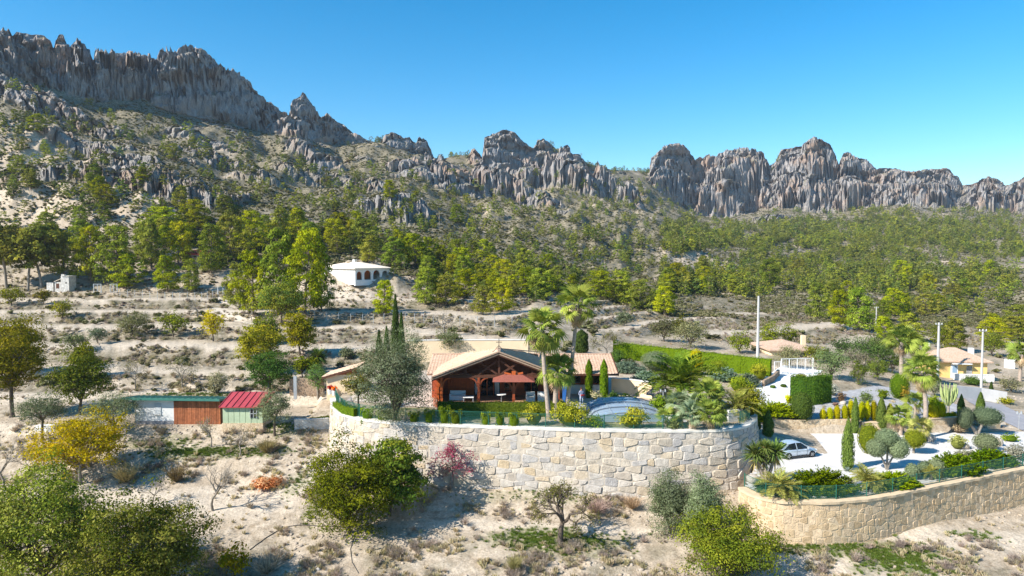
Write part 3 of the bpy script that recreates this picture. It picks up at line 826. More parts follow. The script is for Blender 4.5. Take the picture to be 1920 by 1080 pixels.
def hedge_mesh(seed, path, zb, ht, wd, n_per_m=260, size=0.10, cols=((0.08, 0.12, 0.012), (0.15, 0.19, 0.02)), rough=0.05):
    """clipped hedge along a path of (x, y) points, zb base heights per point"""
    rng = np.random.default_rng(seed)
    g = Geo(); path = np.asarray(path, float); zb = np.asarray(zb, float)
    seg = np.hypot(*np.diff(path, axis=0).T); s = np.concatenate([[0], np.cumsum(seg)]); L = s[-1]
    def pos(t):
        return np.stack([np.interp(t, s, path[:, 0]), np.interp(t, s, path[:, 1])], -1), np.interp(t, s, zb)
    n = int(n_per_m * L * (2 * ht + wd) / 3)
    t = rng.random(n) * L
    p, z = pos(t); p2, _ = pos(np.minimum(t + 0.05, L)); p1, _ = pos(np.maximum(t - 0.05, 0)); d = unit(p2 - p1); nn = np.stack([d[:, 1], -d[:, 0]], -1)
    q = rng.random(n) * (2 * ht + wd)
    side = np.where(q < ht, 1.0, np.where(q < 2 * ht, -1.0, 0.0))
    hh = np.where(q < ht, q, np.where(q < 2 * ht, q - ht, ht)); off = np.where(side == 0, (q - 2 * ht - wd / 2), side * wd / 2)
    bulge = rough * np.sin(t * 3.1 + seed) + rough * 0.7 * np.sin(t * 7.7) + rough * 0.6 * rng.normal(size=n)
    off = off + np.where(side != 0, side * bulge, 0); hh = hh + np.where(side == 0, bulge, 0)
    c = np.stack([p[:, 0] + nn[:, 0] * off, p[:, 1] + nn[:, 1] * off, z + hh], -1)
    nr = np.stack([nn[:, 0] * side, nn[:, 1] * side, np.where(side == 0, 1.0, 0.15)], -1)
    # ends
    for e, tt in ((-1, 0.0), (1, L)):
        m = int(n_per_m * wd * ht / 1.0)
        pe, ze = pos(np.full(m, tt)); a, _ = pos(np.array([max(tt - 0.05, 0)])); b, _ = pos(np.array([min(tt + 0.05, L)]))
        dd = unit(b - a)[0]; n2 = np.array([dd[1], -dd[0]])
        o = (rng.random(m) - 0.5) * wd; h2 = rng.random(m) * ht
        c = np.vstack([c, np.stack([pe[:, 0] + n2[0] * o + dd[0] * e * 0.03 * rng.normal(size=m), pe[:, 1] + n2[1] * o + dd[1] * e * 0.03 * rng.normal(size=m), ze + h2], -1)])
        nr = np.vstack([nr, np.broadcast_to(np.array([dd[0] * e, dd[1] * e, 0.1]), (m, 3))])
    N = len(c)
    v, f = leaf_quads(c, unit(nr + 0.8 * rdir(rng, N)), rdir(rng, N) + np.array([0, 0, 0.6]), size * (0.6 + 0.8 * rng.random(N)), size * 0.55)
    g.add(v, f, np.repeat(palette(rng, N, cols), 4, 0))
    # inner mass
    k = len(path); w2 = wd / 2 * 0.86
    dd = unit(np.gradient(path, axis=0)); n3 = np.stack([dd[:, 1], -dd[:, 0]], -1)
    prof = [(w2, 0.02), (w2, ht * 0.95), (-w2, ht * 0.95), (-w2, 0.02)]
    V = np.array([[path[i, 0] + n3[i, 0] * o, path[i, 1] + n3[i, 1] * o, zb[i] + h] for i in range(k) for o, h in prof])
    Fq = [[i * 4 + a, i * 4 + a + 1, i * 4 + 4 + a + 1, i * 4 + 4 + a] for i in range(k - 1) for a in range(3)] + [[0, 1, 2, 3], [(k - 1) * 4 + 3, (k - 1) * 4 + 2, (k - 1) * 4 + 1, (k - 1) * 4]]
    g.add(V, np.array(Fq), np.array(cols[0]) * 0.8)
    return g.mesh('hedge', FOL)

def cypress_mesh(seed, h=4.0, r=0.45, n=2600, cols=((0.05, 0.085, 0.02), (0.10, 0.15, 0.035)), size=0.16, blunt=0.35):
    rng = np.random.default_rng(seed)
    g = Geo()
    t = rng.random(n) ** 0.85
    prof = lambda q: r * np.minimum(1, (q + 0.04) / 0.14) ** 0.5 * np.maximum(0.02, 1 - np.maximum(0, q - blunt) / (1 - blunt)) ** 0.75
    a = rng.random(n) * 6.283
    rr = prof(t) * (0.86 + 0.2 * rng.random(n) + 0.09 * np.sin(a * 5 + t * 9))
    c = np.stack([rr * np.cos(a), rr * np.sin(a), t * h * 0.97], -1)
    nr = np.stack([np.cos(a), np.sin(a), np.full(n, 0.15)], -1)
    tan = np.stack([np.cos(a) * 0.25, np.sin(a) * 0.25, np.ones(n)], -1) + 0.25 * rdir(rng, n)
    v, f = leaf_quads(c, unit(nr + 0.7 * rdir(rng, n)), tan, size * (0.8 + 0.9 * rng.random(n)), size * 0.36)
    g.add(v, f, np.repeat(palette(rng, n, cols), 4, 0))
    qs = np.linspace(0.01, 0.96, 10)
    tube(g, np.stack([0 * qs, 0 * qs, qs * h], -1), prof(qs) * 0.82, 8)
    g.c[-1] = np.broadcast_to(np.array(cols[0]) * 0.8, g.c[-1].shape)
    tr = Geo(); tube(tr, np.array([[0, 0, -0.1], [0, 0, 0.2 * h], [0, 0, 0.5 * h]]), [r * 0.2, r * 0.16, 0.02], 6)
    return tr.mesh('trunk', BARK_GREY, True, False), g.mesh('crown', FOL)

def juniper_mesh(seed, w=2.5, d=1.6, h=0.9, n=2600, cols=((0.07, 0.12, 0.008), (0.15, 0.21, 0.015)), size=0.2, lean=(0.4, 0.0), hug=None):
    """sprawling juniper: layered sprays that point outwards and up"""
    rng = np.random.default_rng(seed)
    g = Geo()
    K = 260
    a = rng.random(K) * 6.283; rr = np.sqrt(rng.random(K)) * 0.97
    cx = np.stack([np.cos(a) * rr * w / 2, np.sin(a) * rr * d / 2], -1)
    hz = h * (1 - rr ** 2 * 0.80) * (0.70 + 0.26 * rng.random(K))
    per = n // K
    out = unit(np.stack([np.cos(a) * 0.9 + lean[0], np.sin(a) * 0.9 + lean[1], 0.28 + 0.6 * (1 - rr)], -1))
    ci = np.repeat(np.arange(K), per); m = len(ci)
    s = rng.random(m)
    base = np.stack([cx[:, 0], cx[:, 1], hz], -1)
    L = (0.17 * w * (0.6 + 0.6 * rng.random(K)))[ci]
    c = base[ci] + out[ci] * ((s - 0.6) * L)[:, None] + rng.normal(size=(m, 3)) * (0.06 * (1.2 - s))[:, None] * np.array([1, 1, 0.5]) * w / 2.2
    c[:, 2] = np.maximum(c[:, 2] - (1 - s) * 0.1, 0.03)
    nr = unit(np.array([0, 0, 1.0]) + 0.8 * rdir(rng, m))
    v, f = leaf_quads(c, nr, out[ci] + 0.55 * rdir(rng, m), size * (0.6 + 0.8 * rng.random(m)), size * 0.42)
    pal = palette(rng, K, cols)[ci] * (1 + 0.15 * rng.normal(size=(m, 1)))
    g.add(v, f, np.repeat(np.clip(pal, 0.004, 1), 4, 0))
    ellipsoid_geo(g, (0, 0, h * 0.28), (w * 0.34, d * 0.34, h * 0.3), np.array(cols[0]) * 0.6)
    return g.mesh('foliage', FOL)

def shrub_mesh(seed, r=(0.6, 0.6, 0.5), n=500, size=0.12, cols=((0.10, 0.11, 0.04), (0.16, 0.16, 0.07)), core=0.62, lumps=9, asp=0.55, up=0.2):
    rng = np.random.default_rng(seed)
    g = Geo(); rr = np.asarray(r, float)
    d = rdir(rng, lumps); d[:, 2] = np.abs(d[:, 2])
    cen = d * rr * 0.6 + np.array([0, 0, rr[2] * 0.25]); rad = rr.mean() * (0.4 + 0.25 * rng.random(lumps))
    clump_leaves(g, rng, cen, rad, n // lumps, size, cols, 0.85, asp, up, 0.45)
    if core:
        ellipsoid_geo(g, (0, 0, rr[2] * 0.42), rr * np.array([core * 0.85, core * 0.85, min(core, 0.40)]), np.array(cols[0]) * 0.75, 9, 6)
    return g.mesh('foliage', FOL)

def tuft_mesh(seed, n=40, h=0.4, w=0.35, cols=((0.30, 0.25, 0.15), (0.42, 0.36, 0.24))):
    rng = np.random.default_rng(seed)
    g = Geo()
    a = rng.random(n) * 6.283; sp = rng.random(n) * 0.9
    d = unit(np.stack([np.cos(a) * sp, np.sin(a) * sp, np.ones(n)], -1)); L = h * (0.5 + 0.7 * rng.random(n))
    base = np.stack([np.cos(a), np.sin(a), 0 * a], -1) * (w * 0.3 * rng.random(n))[:, None]
    v, f = leaf_quads(base + d * (L / 2)[:, None], unit(np.cross(d, rdir(rng, n))), d, L, 0.05 * h / 0.4)
    g.add(v, f, np.repeat(palette(rng, n, cols), 4, 0))
    return g.mesh('tuft', FOL)

def twiggy_mesh(seed, r=0.7, h=0.8, n=110, col=(0.24, 0.20, 0.165)):
    rng = np.random.default_rng(seed)
    g = Geo()
    a = rng.random(n) * 6.283; sp = rng.random(n) ** 0.7 * 1.1
    d = unit(np.stack([np.cos(a) * sp * r, np.sin(a) * sp * r, np.full(n, h)], -1) + 0.12 * rdir(rng, n)); L = np.hypot(r * sp, h) * (0.5 + 0.6 * rng.random(n)) * 0.8
    base = d * (0.15 * rng.random(n))[:, None]
    for k in range(3):
        dd = unit(d + 0.35 * rdir(rng, n)); b = base + d * (L * 0.3 * k)[:, None]
        LL = L * (0.55 - 0.1 * k)
        v, f = leaf_quads(b + dd * (LL / 2)[:, None], unit(np.cross(dd, rdir(rng, n))), dd, LL, 0.035 - 0.006 * k)
        g.add(v, f, np.repeat(palette(rng, n, (col, tuple(np.array(col) * 1.5))), 4, 0))
    return g.mesh('twigs', FOL)

# palms ---------------------------------------------------------------
def fan_leaf(seed, R_=0.75, seg=17, pet=0.7, cols=((0.12, 0.165, 0.03), (0.24, 0.275, 0.06)), droop=0.35, span=2.5, wseg=0.09):
    """one fan shaped palm leaf; stalk along +X from the origin"""
    rng = np.random.default_rng(seed)
    g = Geo()
    tube(g, np.array([[0, 0, 0], [pet * 0.5, 0, 0.03], [pet, 0, 0]]), [0.022, 0.018, 0.012], 3); g.c[-1] = np.broadcast_to(np.array(cols[0]) * 1.3, g.c[-1].shape)
    hub = np.array([pet, 0, 0])
    for k in range(seg):
        a = (k / (seg - 1) - 0.5) * 2 * span * 0.62
        d = np.array([math.cos(a), math.sin(a), 0]); s = np.array([-math.sin(a), math.cos(a), 0])
        L = R_ * (0.8 + 0.25 * math.cos(a)) * (0.9 + 0.2 * rng.random())
        m = hub + d * L * 0.55 + np.array([0, 0, 0.03]); e = hub + d * L * 0.95 + np.array([0, 0, -droop * L * (0.6 + 0.7 * rng.random())])
        w = wseg * (0.85 + 0.3 * rng.random())
        col = palette(rng, 1, cols)[0]
        g.add(np.array([hub, m + s * w * 0.5, m - s * w * 0.5, e]), np.array([[0, 2, 1], [1, 2, 3]]), col)
    return g.mesh('fan_leaf', FOL)

def pinnate_leaf(seed, L=2.0, n=30, arch=0.75, cols=((0.08, 0.13, 0.018), (0.17, 0.21, 0.03)), leaflet=0.42, w=0.06):
    rng = np.random.default_rng(seed)
    g = Geo()
    t = np.linspace(0, 1, 9)
    pts = np.stack([L * (t - 0.12 * t ** 2), 0 * t, L * (0.42 * t - arch * 0.9 * t ** 2)], -1)
    tube(g, pts, np.linspace(0.03, 0.006, 9), 3); g.c[-1] = np.broadcast_to(np.array(cols[1]) * 1.3, g.c[-1].shape)
    q = np.linspace(0.10, 0.99, n)
    b = np.stack([np.interp(q, t, pts[:, k]) for k in range(3)], -1)
    dirv = unit(np.stack([np.interp(q, t, np.gradient(pts[:, k])) for k in range(3)], -1))
    for sg in (-1, 1):
        sd_ = np.array([0, sg, 0.0]); ll = leaflet * np.sin(np.pi * (0.12 + 0.80 * q)) * (0.85 + 0.3 * rng.random(n))
        d = unit(dirv * 0.75 + sd_ + np.array([0, 0, 0.18]) + 0.12 * rdir(rng, n))
        v, f = leaf_quads(b + d * (ll / 2)[:, None], unit(np.cross(d, dirv) * sg + 0.2 * rdir(rng, n)), d, ll, w)
        g.add(v, f, np.repeat(palette(rng, n, cols), 4, 0))
    return g.mesh('frond', FOL)

def sword_rosette(seed, n=70, L=0.7, w=0.085, cols=((0.10, 0.16, 0.04), (0.17, 0.22, 0.06)), low=-0.5):
    rng = np.random.default_rng(seed)
    g = Geo()
    z = low + (1 - low) * rng.random(n); a = rng.random(n) * 6.283
    d = unit(np.stack([np.cos(a) * np.sqrt(np.maximum(0.02, 1 - z * z)), np.sin(a) * np.sqrt(np.maximum(0.02, 1 - z * z)), z], -1))
    nr = unit(np.cross(d, np.cross(np.array([0, 0, 1.0]), d) + 0.01) + 0.15 * rdir(rng, n))
    LL = L * (0.75 + 0.35 * rng.random(n)); s = np.cross(d, nr)
    m = d * (LL * 0.45)[:, None]; e = d * LL[:, None] + np.array([0, 0, -0.14]) * LL[:, None]
    V = np.stack([d * 0.03, m + s * w / 2, e, m - s * w / 2], 1).reshape(-1, 3)
    g.add(V, np.arange(4 * n).reshape(n, 4), np.repeat(palette(rng, n, cols), 4, 0))
    return g.mesh('rosette', FOL)

DEADC = ((0.30, 0.22, 0.13), (0.42, 0.33, 0.21))
FANS = [fan_leaf(s) for s in (1, 2, 3)]
FANS_BLUE = [fan_leaf(s, 0.7, 17, 0.55, ((0.17, 0.22, 0.12), (0.28, 0.33, 0.20)), 0.25) for s in (4, 5)]
FANS_YEL = [fan_leaf(s, 0.7, 15, 0.55, ((0.18, 0.20, 0.05), (0.30, 0.28, 0.09)), 0.35) for s in (6, 7)]
FANS_DEAD = [fan_leaf(s, 0.7, 13, 0.5, DEADC, 0.75, 2.0, 0.07) for s in (8, 9)]
FRONDS = [pinnate_leaf(s) for s in (1, 2, 3)]
FRONDS_Y = [pinnate_leaf(s, 1.5, 26, 0.8, ((0.16, 0.18, 0.04), (0.28, 0.26, 0.07)), 0.36, 0.045) for s in (4, 5)]

def palm_trunk(seed, pts, r0, r1, rings=22, mat=BARK_PALM):
    g = Geo()
    P = np.asarray(pts, float); t = np.linspace(0, 1, rings * 2)
    s = np.linspace(0, 1, len(P))
    pp = np.stack([np.interp(t, s, P[:, k]) for k in range(3)], -1)
    k = np.ones(7) / 7
    for c in range(2):
        pp[3:-3, c] = np.convolve(pp[:, c], k, 'valid')
    rad = (r0 + (r1 - r0) * np.minimum(1, t * 1.6) ** 0.6) * (1 + 0.045 * (np.arange(len(t)) % 2))
    tube(g, pp, rad, 9, True)
    return g.mesh('trunk', mat, False, False)

def place_leaves(root, meshes, top, n, rng, el0, el1, scale, name, spiral=2.39996, r_off=0.05, roll=0.3):
    """leaves as parts around a growing point"""
    for k in range(n):
        q = (k + 0.5) / n
        el = el0 + (el1 - el0) * q + rng.normal() * 0.06
        az = k * spiral + rng.normal() * 0.15
        o = bpy.data.objects.new(name, meshes[k % len(meshes)])
        COL.objects.link(o); o.parent = root
        m = Matrix.Rotation(az, 4, 'Z') @ Matrix.Rotation(-el, 4, 'Y') @ Matrix.Rotation(rng.normal() * roll, 4, 'X')
        s = scale * (0.85 + 0.3 * rng.random())
        m = Matrix.Translation(Vector(top)) @ m @ Matrix.Translation((r_off, 0, 0)) @ Matrix.Scale(s, 4)
        o.matrix_local = m

def fan_palm(label, loc, h, crown_s, seed, trunk_pts=None, dead=0, n=26, leaves=FANS, r=0.17, group=None, skirt=0, low=-0.55, name='fan_palm'):
    rng = np.random.default_rng(seed)
    root = thing(name, label, 'palm tree', loc, 0, group)
    P = trunk_pts if trunk_pts is not None else [(0, 0, -0.2), (rng.normal() * 0.08, rng.normal() * 0.08, h * 0.5), (rng.normal() * 0.15, rng.normal() * 0.15, h)]
    link('trunk', palm_trunk(seed, P, r * 1.35, r, max(6, int(h * 4))), root)
    top = Vector(P[-1])
    place_leaves(root, leaves, top, n, rng, low, 1.35, crown_s, 'leaf', roll=0.5)
    if dead:
        place_leaves(root, FANS_DEAD, top - Vector((0, 0, 0.2)), dead, rng, -1.25, -0.65, crown_s * 0.9, 'dead_leaf')
    if skirt:
        place_leaves(root, FANS_DEAD, top - Vector((0, 0, 0.75)), skirt, rng, -1.4, -1.1, crown_s * 0.75, 'dead_leaf', r_off=0.12)
    return root
# ------------------------------------------------------------------ solid helpers
class PM:
    """collects polygons, builds ONE mesh object"""
    def __init__(s): s.v = []; s.f = []
    def add(s, v, f):
        n = len(s.v); s.v += [tuple(map(float, p)) for p in v]; s.f += [tuple(i + n for i in q) for q in f]; return s
    def box(s, x0, x1, y0, y1, z0, z1, M=None):
        v = [Vector(p) for p in ((x0, y0, z0), (x1, y0, z0), (x1, y1, z0), (x0, y1, z0), (x0, y0, z1), (x1, y0, z1), (x1, y1, z1), (x0, y1, z1))]
        if M is not None: v = [M @ p for p in v]
        return s.add(v, [(0, 3, 2, 1), (4, 5, 6, 7), (0, 1, 5, 4), (1, 2, 6, 5), (2, 3, 7, 6), (3, 0, 4, 7)])
    def bar(s, a, b, w, h=None, up=(0, 0, 1)):
        a = Vector(a); b = Vector(b); h = h or w
        d = (b - a).normalized(); u = Vector(up)
        if abs(d.dot(u)) > 0.98: u = Vector((0, 1, 0))
        sx = d.cross(u).normalized(); uz = sx.cross(d).normalized()
        v = [p + sx * i * w / 2 + uz * j * h / 2 for p in (a, b) for (i, j) in ((-1, -1), (1, -1), (1, 1), (-1, 1))]
        return s.add(v, [(0, 1, 2, 3), (7, 6, 5, 4), (0, 4, 5, 1), (1, 5, 6, 2), (2, 6, 7, 3), (3, 7, 4, 0)])
    def prism(s, poly, n):
        """poly: list of 3D points, extruded by vector n"""
        k = len(poly); n = Vector(n); v = [Vector(p) for p in poly] + [Vector(p) + n for p in poly]
        return s.add(v, [tuple(range(k))[::-1], tuple(range(k, 2 * k))] + [(i, (i + 1) % k, k + (i + 1) % k, k + i) for i in range(k)])
    def cyl(s, c, r, z0, z1, n=12, r1=None):
        r1 = r if r1 is None else r1
        v = [(c[0] + r * math.cos(i * 2 * math.pi / n), c[1] + r * math.sin(i * 2 * math.pi / n), z0) for i in range(n)] + [(c[0] + r1 * math.cos(i * 2 * math.pi / n), c[1] + r1 * math.sin(i * 2 * math.pi / n), z1) for i in range(n)]
        return s.add(v, [tuple(range(n))[::-1], tuple(range(n, 2 * n))] + [(i, (i + 1) % n, n + (i + 1) % n, n + i) for i in range(n)])
    def build(s, name, mat, parent=None, M=None, smooth=False):
        me = bpy.data.meshes.new(name)
        v = s.v if M is None else [tuple(M @ Vector(p)) for p in s.v]
        me.from_pydata(v, [], s.f)
        me.materials.append(mat)
        if smooth:
            for p in me.polygons: p.use_smooth = True
        me.update()
        return link(name, me, parent)

def stone_mat(name, stops, rough=0.9):
    m, t, b = new_mat(name)
    oi = nd(t, 'ShaderNodeObjectInfo'); ge = nd(t, 'ShaderNodeNewGeometry')
    r = math_n(t, 'FRACT', math_n(t, 'ADD', oi.outputs['Random'], math_n(t, 'MULTIPLY', ge.outputs['Random Per Island'], 5.3)))
    c = ramp(t, r, stops).outputs[0]
    n = noise_node(t, 2.2, 6, 0.65, 'Position'); n2 = noise_node(t, 9, 5, 0.7, 'Position')
    c = mixc(t, 1.0, c, ramp(t, n.outputs[0], [(0.3, (0.72, 0.70, 0.68)), (0.65, (1.1, 1.08, 1.05))]).outputs[0], 'MULTIPLY')
    t.links.new(c, b.inputs['Base Color']); b.inputs['Roughness'].default_value = rough; b.inputs['Specular IOR Level'].default_value = 0.1
    bump(t, b, math_n(t, 'ADD', n2.outputs[0], n.outputs[0]), 0.55, 0.12)
    return m

M_STONE = stone_mat('wall_stone', [(0.0, (0.46, 0.40, 0.32)), (0.22, (0.57, 0.50, 0.41)), (0.40, (0.54, 0.43, 0.29)), (0.52, (0.40, 0.385, 0.375)), (0.68, (0.60, 0.54, 0.46)), (0.82, (0.46, 0.435, 0.41)), (1.0, (0.53, 0.46, 0.37))])
M_MORTAR = simple('pale_mortar', (0.47, 0.41, 0.335), 0.95, 0.18, 1.5, 0.4)
M_TAN = stone_mat('tan_stone', [(0.0, (0.56, 0.41, 0.25)), (0.3, (0.64, 0.49, 0.31)), (0.55, (0.52, 0.38, 0.23)), (0.8, (0.68, 0.53, 0.36)), (1.0, (0.58, 0.44, 0.29))])
M_TANM = simple('tan_mortar', (0.60, 0.46, 0.30), 0.95, 0.15, 2, 0.4)
M_CONC = simple('pale_concrete', (0.66, 0.62, 0.55), 0.9, 0.1, 2, 0.2)
M_WHITE = simple('white_plaster', (0.74, 0.73, 0.70), 0.85, 0.05, 2, 0.1)
M_CREAM = simple('cream_plaster', (0.74, 0.58, 0.38), 0.9, 0.08, 0.8, 0.15)
M_YELLOW = simple('yellow_plaster', (0.80, 0.53, 0.20), 0.85, 0.06, 1, 0.1)
M_TILE = None
def tile_mat():
    m, t, b = new_mat('terracotta_tiles')
    n = noise_node(t, 1.4, 6, 0.7, 'Position'); n2 = noise_node(t, 5.5, 3, 0.6, 'Position')
    c = ramp(t, n2.outputs[0], [(0.3, (0.38, 0.235, 0.155)), (0.5, (0.50, 0.335, 0.235)), (0.7, (0.60, 0.45, 0.34))]).outputs[0]
    c = mixc(t, ramp(t, n.outputs[0], [(0.48, (0, 0, 0)), (0.68, (0.75, 0.75, 0.75))]).outputs[0], c, (0.52, 0.40, 0.30))
    t.links.new(c, b.inputs['Base Color']); b.inputs['Roughness'].default_value = 0.9
    bump(t, b, n2.outputs[0], 0.4, 0.05)
    return m
M_TILE = tile_mat()
M_TILE2 = simple('pale_roof_tiles', (0.78, 0.66, 0.52), 0.9, 0.12, 3, 0.3)
M_WOODR = simple('red_brown_timber', (0.30, 0.065, 0.022), 0.55, 0.25, 4, 0.2, spec=0.35)
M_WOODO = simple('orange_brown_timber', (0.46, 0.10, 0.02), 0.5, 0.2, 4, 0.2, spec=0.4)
M_WOODD = simple('dark_brown_timber', (0.10, 0.042, 0.025), 0.6, 0.25, 4, 0.2)
M_VERGE = simple('weathered_grey_brown_board', (0.36, 0.26, 0.19), 0.8, 0.2, 5, 0.2)
M_DARKG = simple('dark_glass', (0.012, 0.016, 0.022), 0.08, 0.1, 2, 0, spec=0.6)
M_METAL = simple('galvanised_metal', (0.55, 0.56, 0.57), 0.45, 0.08, 3, 0.05, metal=0.6)
M_POLE = simple('pale_concrete_pole', (0.46, 0.45, 0.43), 0.85, 0.06, 2, 0.1)
M_FENCE = simple('green_coated_steel', (0.016, 0.11, 0.075), 0.5, 0.1, 4, 0, spec=0.4)
M_IRON = simple('dark_iron', (0.05, 0.05, 0.05), 0.5, 0.1, 4, 0)

# ------------------------------------------------------------------ stone walls
def path_frames(P, step=0.25):
    P = np.array([(p[0], p[1]) for p in P], float)
    seg = np.hypot(*np.diff(P, axis=0).T); s = np.concatenate([[0], np.cumsum(seg)]); L = s[-1]
    n = int(L / step) + 1; q = np.linspace(0, L, n)
    X = np.interp(q, s, P[:, 0]); Y = np.interp(q, s, P[:, 1])
    k = 9; ker = np.ones(k) / k
    X[k // 2:-(k // 2)] = np.convolve(X, ker, 'valid'); Y[k // 2:-(k // 2)] = np.convolve(Y, ker, 'valid')
    d = unit(np.stack([np.gradient(X), np.gradient(Y)], -1))
    return q, X, Y, np.stack([d[:, 1], -d[:, 0]], -1), L      # outward = right of the direction of travel

def stone_wall(name, label, P, ztop, batter, rows, sw, mat, mortar, thick, seed, max_parts, coping=True, ztopf=None, proud=(0.05, 0.17), basemin=None, cat='wall', joint=0.03, stone_s=None, cop=None):
    rng = random.Random(seed)
    q, X, Y, N, L = path_frames(P)
    zt = np.full(len(q), ztop) if ztopf is None else ztopf(q)
    zb = terrain(X + N[:, 0] * 0.95, Y + N[:, 1] * 0.95) - 0.25
    if basemin is not None: zb = np.minimum(zb, basemin)
    root = thing(name, label, cat, (0, 0, 0))
    def W(s, z, out=0.0):
        x = np.interp(s, q, X); y = np.interp(s, q, Y); nx = np.interp(s, q, N[:, 0]); ny = np.interp(s, q, N[:, 1]); t = np.interp(s, q, zt)
        o = out + (t - z) * batter
        return (x + nx * o, y + ny * o, z)
    g = PM(); n = len(q)
    V = []; Fc = []
    for i in range(n):
        V += [W(q[i], zb[i], 0.32), W(q[i], zt[i], 0.32), (X[i] - N[i, 0] * thick, Y[i] - N[i, 1] * thick, zt[i]), (X[i] - N[i, 0] * thick, Y[i] - N[i, 1] * thick, zb[i])]
    for i in range(n - 1):
        for a in range(3): Fc.append((i * 4 + a, i * 4 + 4 + a, i * 4 + 5 + a, i * 4 + a + 1))
    Fc += [(0, 1, 2, 3), ((n - 1) * 4 + 3, (n - 1) * 4 + 2, (n - 1) * 4 + 1, (n - 1) * 4)]
    g.add(V, Fc); g.build('mortar_core', mortar, root)
    if coping:
        g = PM(); V = []; Fc = []
        for i in range(n):
            wob = 0.03 * math.sin(q[i] * 2.1) + 0.02 * math.sin(q[i] * 5.3)
            for o, z in ((0.40 + wob, -0.04), (0.40 + wob, 0.13), (-thick - 0.05, 0.13), (-thick - 0.05, -0.04)):
                V.append((X[i] + N[i, 0] * o, Y[i] + N[i, 1] * o, zt[i] + z))
        Fc = []
        for i in range(n - 1):
            for a in range(4): Fc.append((i * 4 + a, i * 4 + 4 + a, i * 4 + 4 + (a + 1) % 4, i * 4 + (a + 1) % 4))
        Fc += [(0, 1, 2, 3), ((n - 1) * 4 + 3, (n - 1) * 4 + 2, (n - 1) * 4 + 1, (n - 1) * 4)]
        g.add(V, Fc); g.build('coping', cop or M_CONC, root)
    stones = []
    s0, s1 = stone_s or (0, L)
    for r in range(rows):
        s = s0 + rng.random() * sw * 0.6
        while s < s1 - 0.15:
            w_ = sw * (0.55 + 0.95 * rng.random())
            e = min(s + w_, s1)
            if s1 - e < sw * 0.4: e = s1
            cor = []
            for (ss, rr) in ((s, r), (e, r), (e, r + 1), (s, r + 1)):
                t = np.interp(ss, q, zt) - 0.03; bz = np.interp(ss, q, zb)
                f = (rr + (0 if rr in (0, rows) else 0.26 * math.sin(ss * 1.7 / sw + rr * 2.3) + 0.22 * (rng.random() - 0.5))) / rows
                cor.append((ss + (rng.random() - 0.5) * sw * 0.16, t + (bz - t) * f))
            stones.append(cor)
            s = e
    def one(cor):
        cx = sum(c[0] for c in cor) / 4; cz = sum(c[1] for c in cor) / 4
        ring = []
        for k in range(4):
            a = np.array(cor[k]); p = np.array(cor[k - 1]); nx_ = np.array(cor[(k + 1) % 4])
            ring.append(a + (p - a) * (0.07 + 0.15 * rng.random())); ring.append(a + (nx_ - a) * (0.07 + 0.15 * rng.random()))
        c0 = np.array([cx, cz])
        hw = max(0.1, min(abs(cor[1][0] - cor[0][0]), abs(cor[0][1] - cor[3][1])) / 2)
        sh = max(0.5, 1 - joint / hw)
        pr = proud[0] + (proud[1] - proud[0]) * rng.random()
        tx, tz = (rng.random() - 0.5) * 0.1, (rng.random() - 0.5) * 0.08
        v = []
        for lay, (k, o) in enumerate(((sh, 0.30), (sh * 0.985, 0.32 + pr * 0.55), (sh * 0.88, 0.32 + pr))):
            for p in ring:
                pp = c0 + (p - c0) * (k * (1 + (rng.random() - 0.5) * 0.05))
                dx = (p - c0)
                v.append(W(pp[0], pp[1], o + (tx * dx[0] + tz * dx[1] if lay else 0) * (0.5 if lay == 1 else 1)))
        f = []
        for lay in range(2):
            for k in range(8): f.append((lay * 8 + k, lay * 8 + (k + 1) % 8, lay * 8 + 8 + (k + 1) % 8, lay * 8 + 8 + k))
        f.append(tuple(range(16, 24)))
        return v, f
    def near(c):
        p = W(c[0][0], c[0][1]); return p[1] + (0 if abs(p[0]) < p[1] * 0.74 else 100)
    order = sorted(range(len(stones)), key=lambda i: near(stones[i]))
    rest = PM()
    for k, i in enumerate(order):
        v, f = one(stones[i])
        if k < max_parts:
            g = PM().add(v, f); g.build('stone', mat, root)
        else:
            rest.add(v, f)
    if rest.v: tag(rest.build('stone', mat, root), kind='stuff')
    return root

stone_wall('stone_retaining_wall', 'tall pale boulder retaining wall holding up the garden in front of the timber house', WALLPATH, 0.0, 0.10, 10, 1.02, M_STONE, M_MORTAR, 0.5, 11, 299, proud=(0.008, 0.085), joint=0.016)
stone_wall('stone_garden_wall', 'long tan stone wall below the junipers and car park, curving to the right edge', LOWPATH, PARKZ + 0.05, 0.03, 7, 0.50, M_TAN, M_TANM, 0.35, 12, 299, basemin=None, proud=(0.004, 0.03), joint=0.016, cop=M_TANM, stone_s=(0, 38))

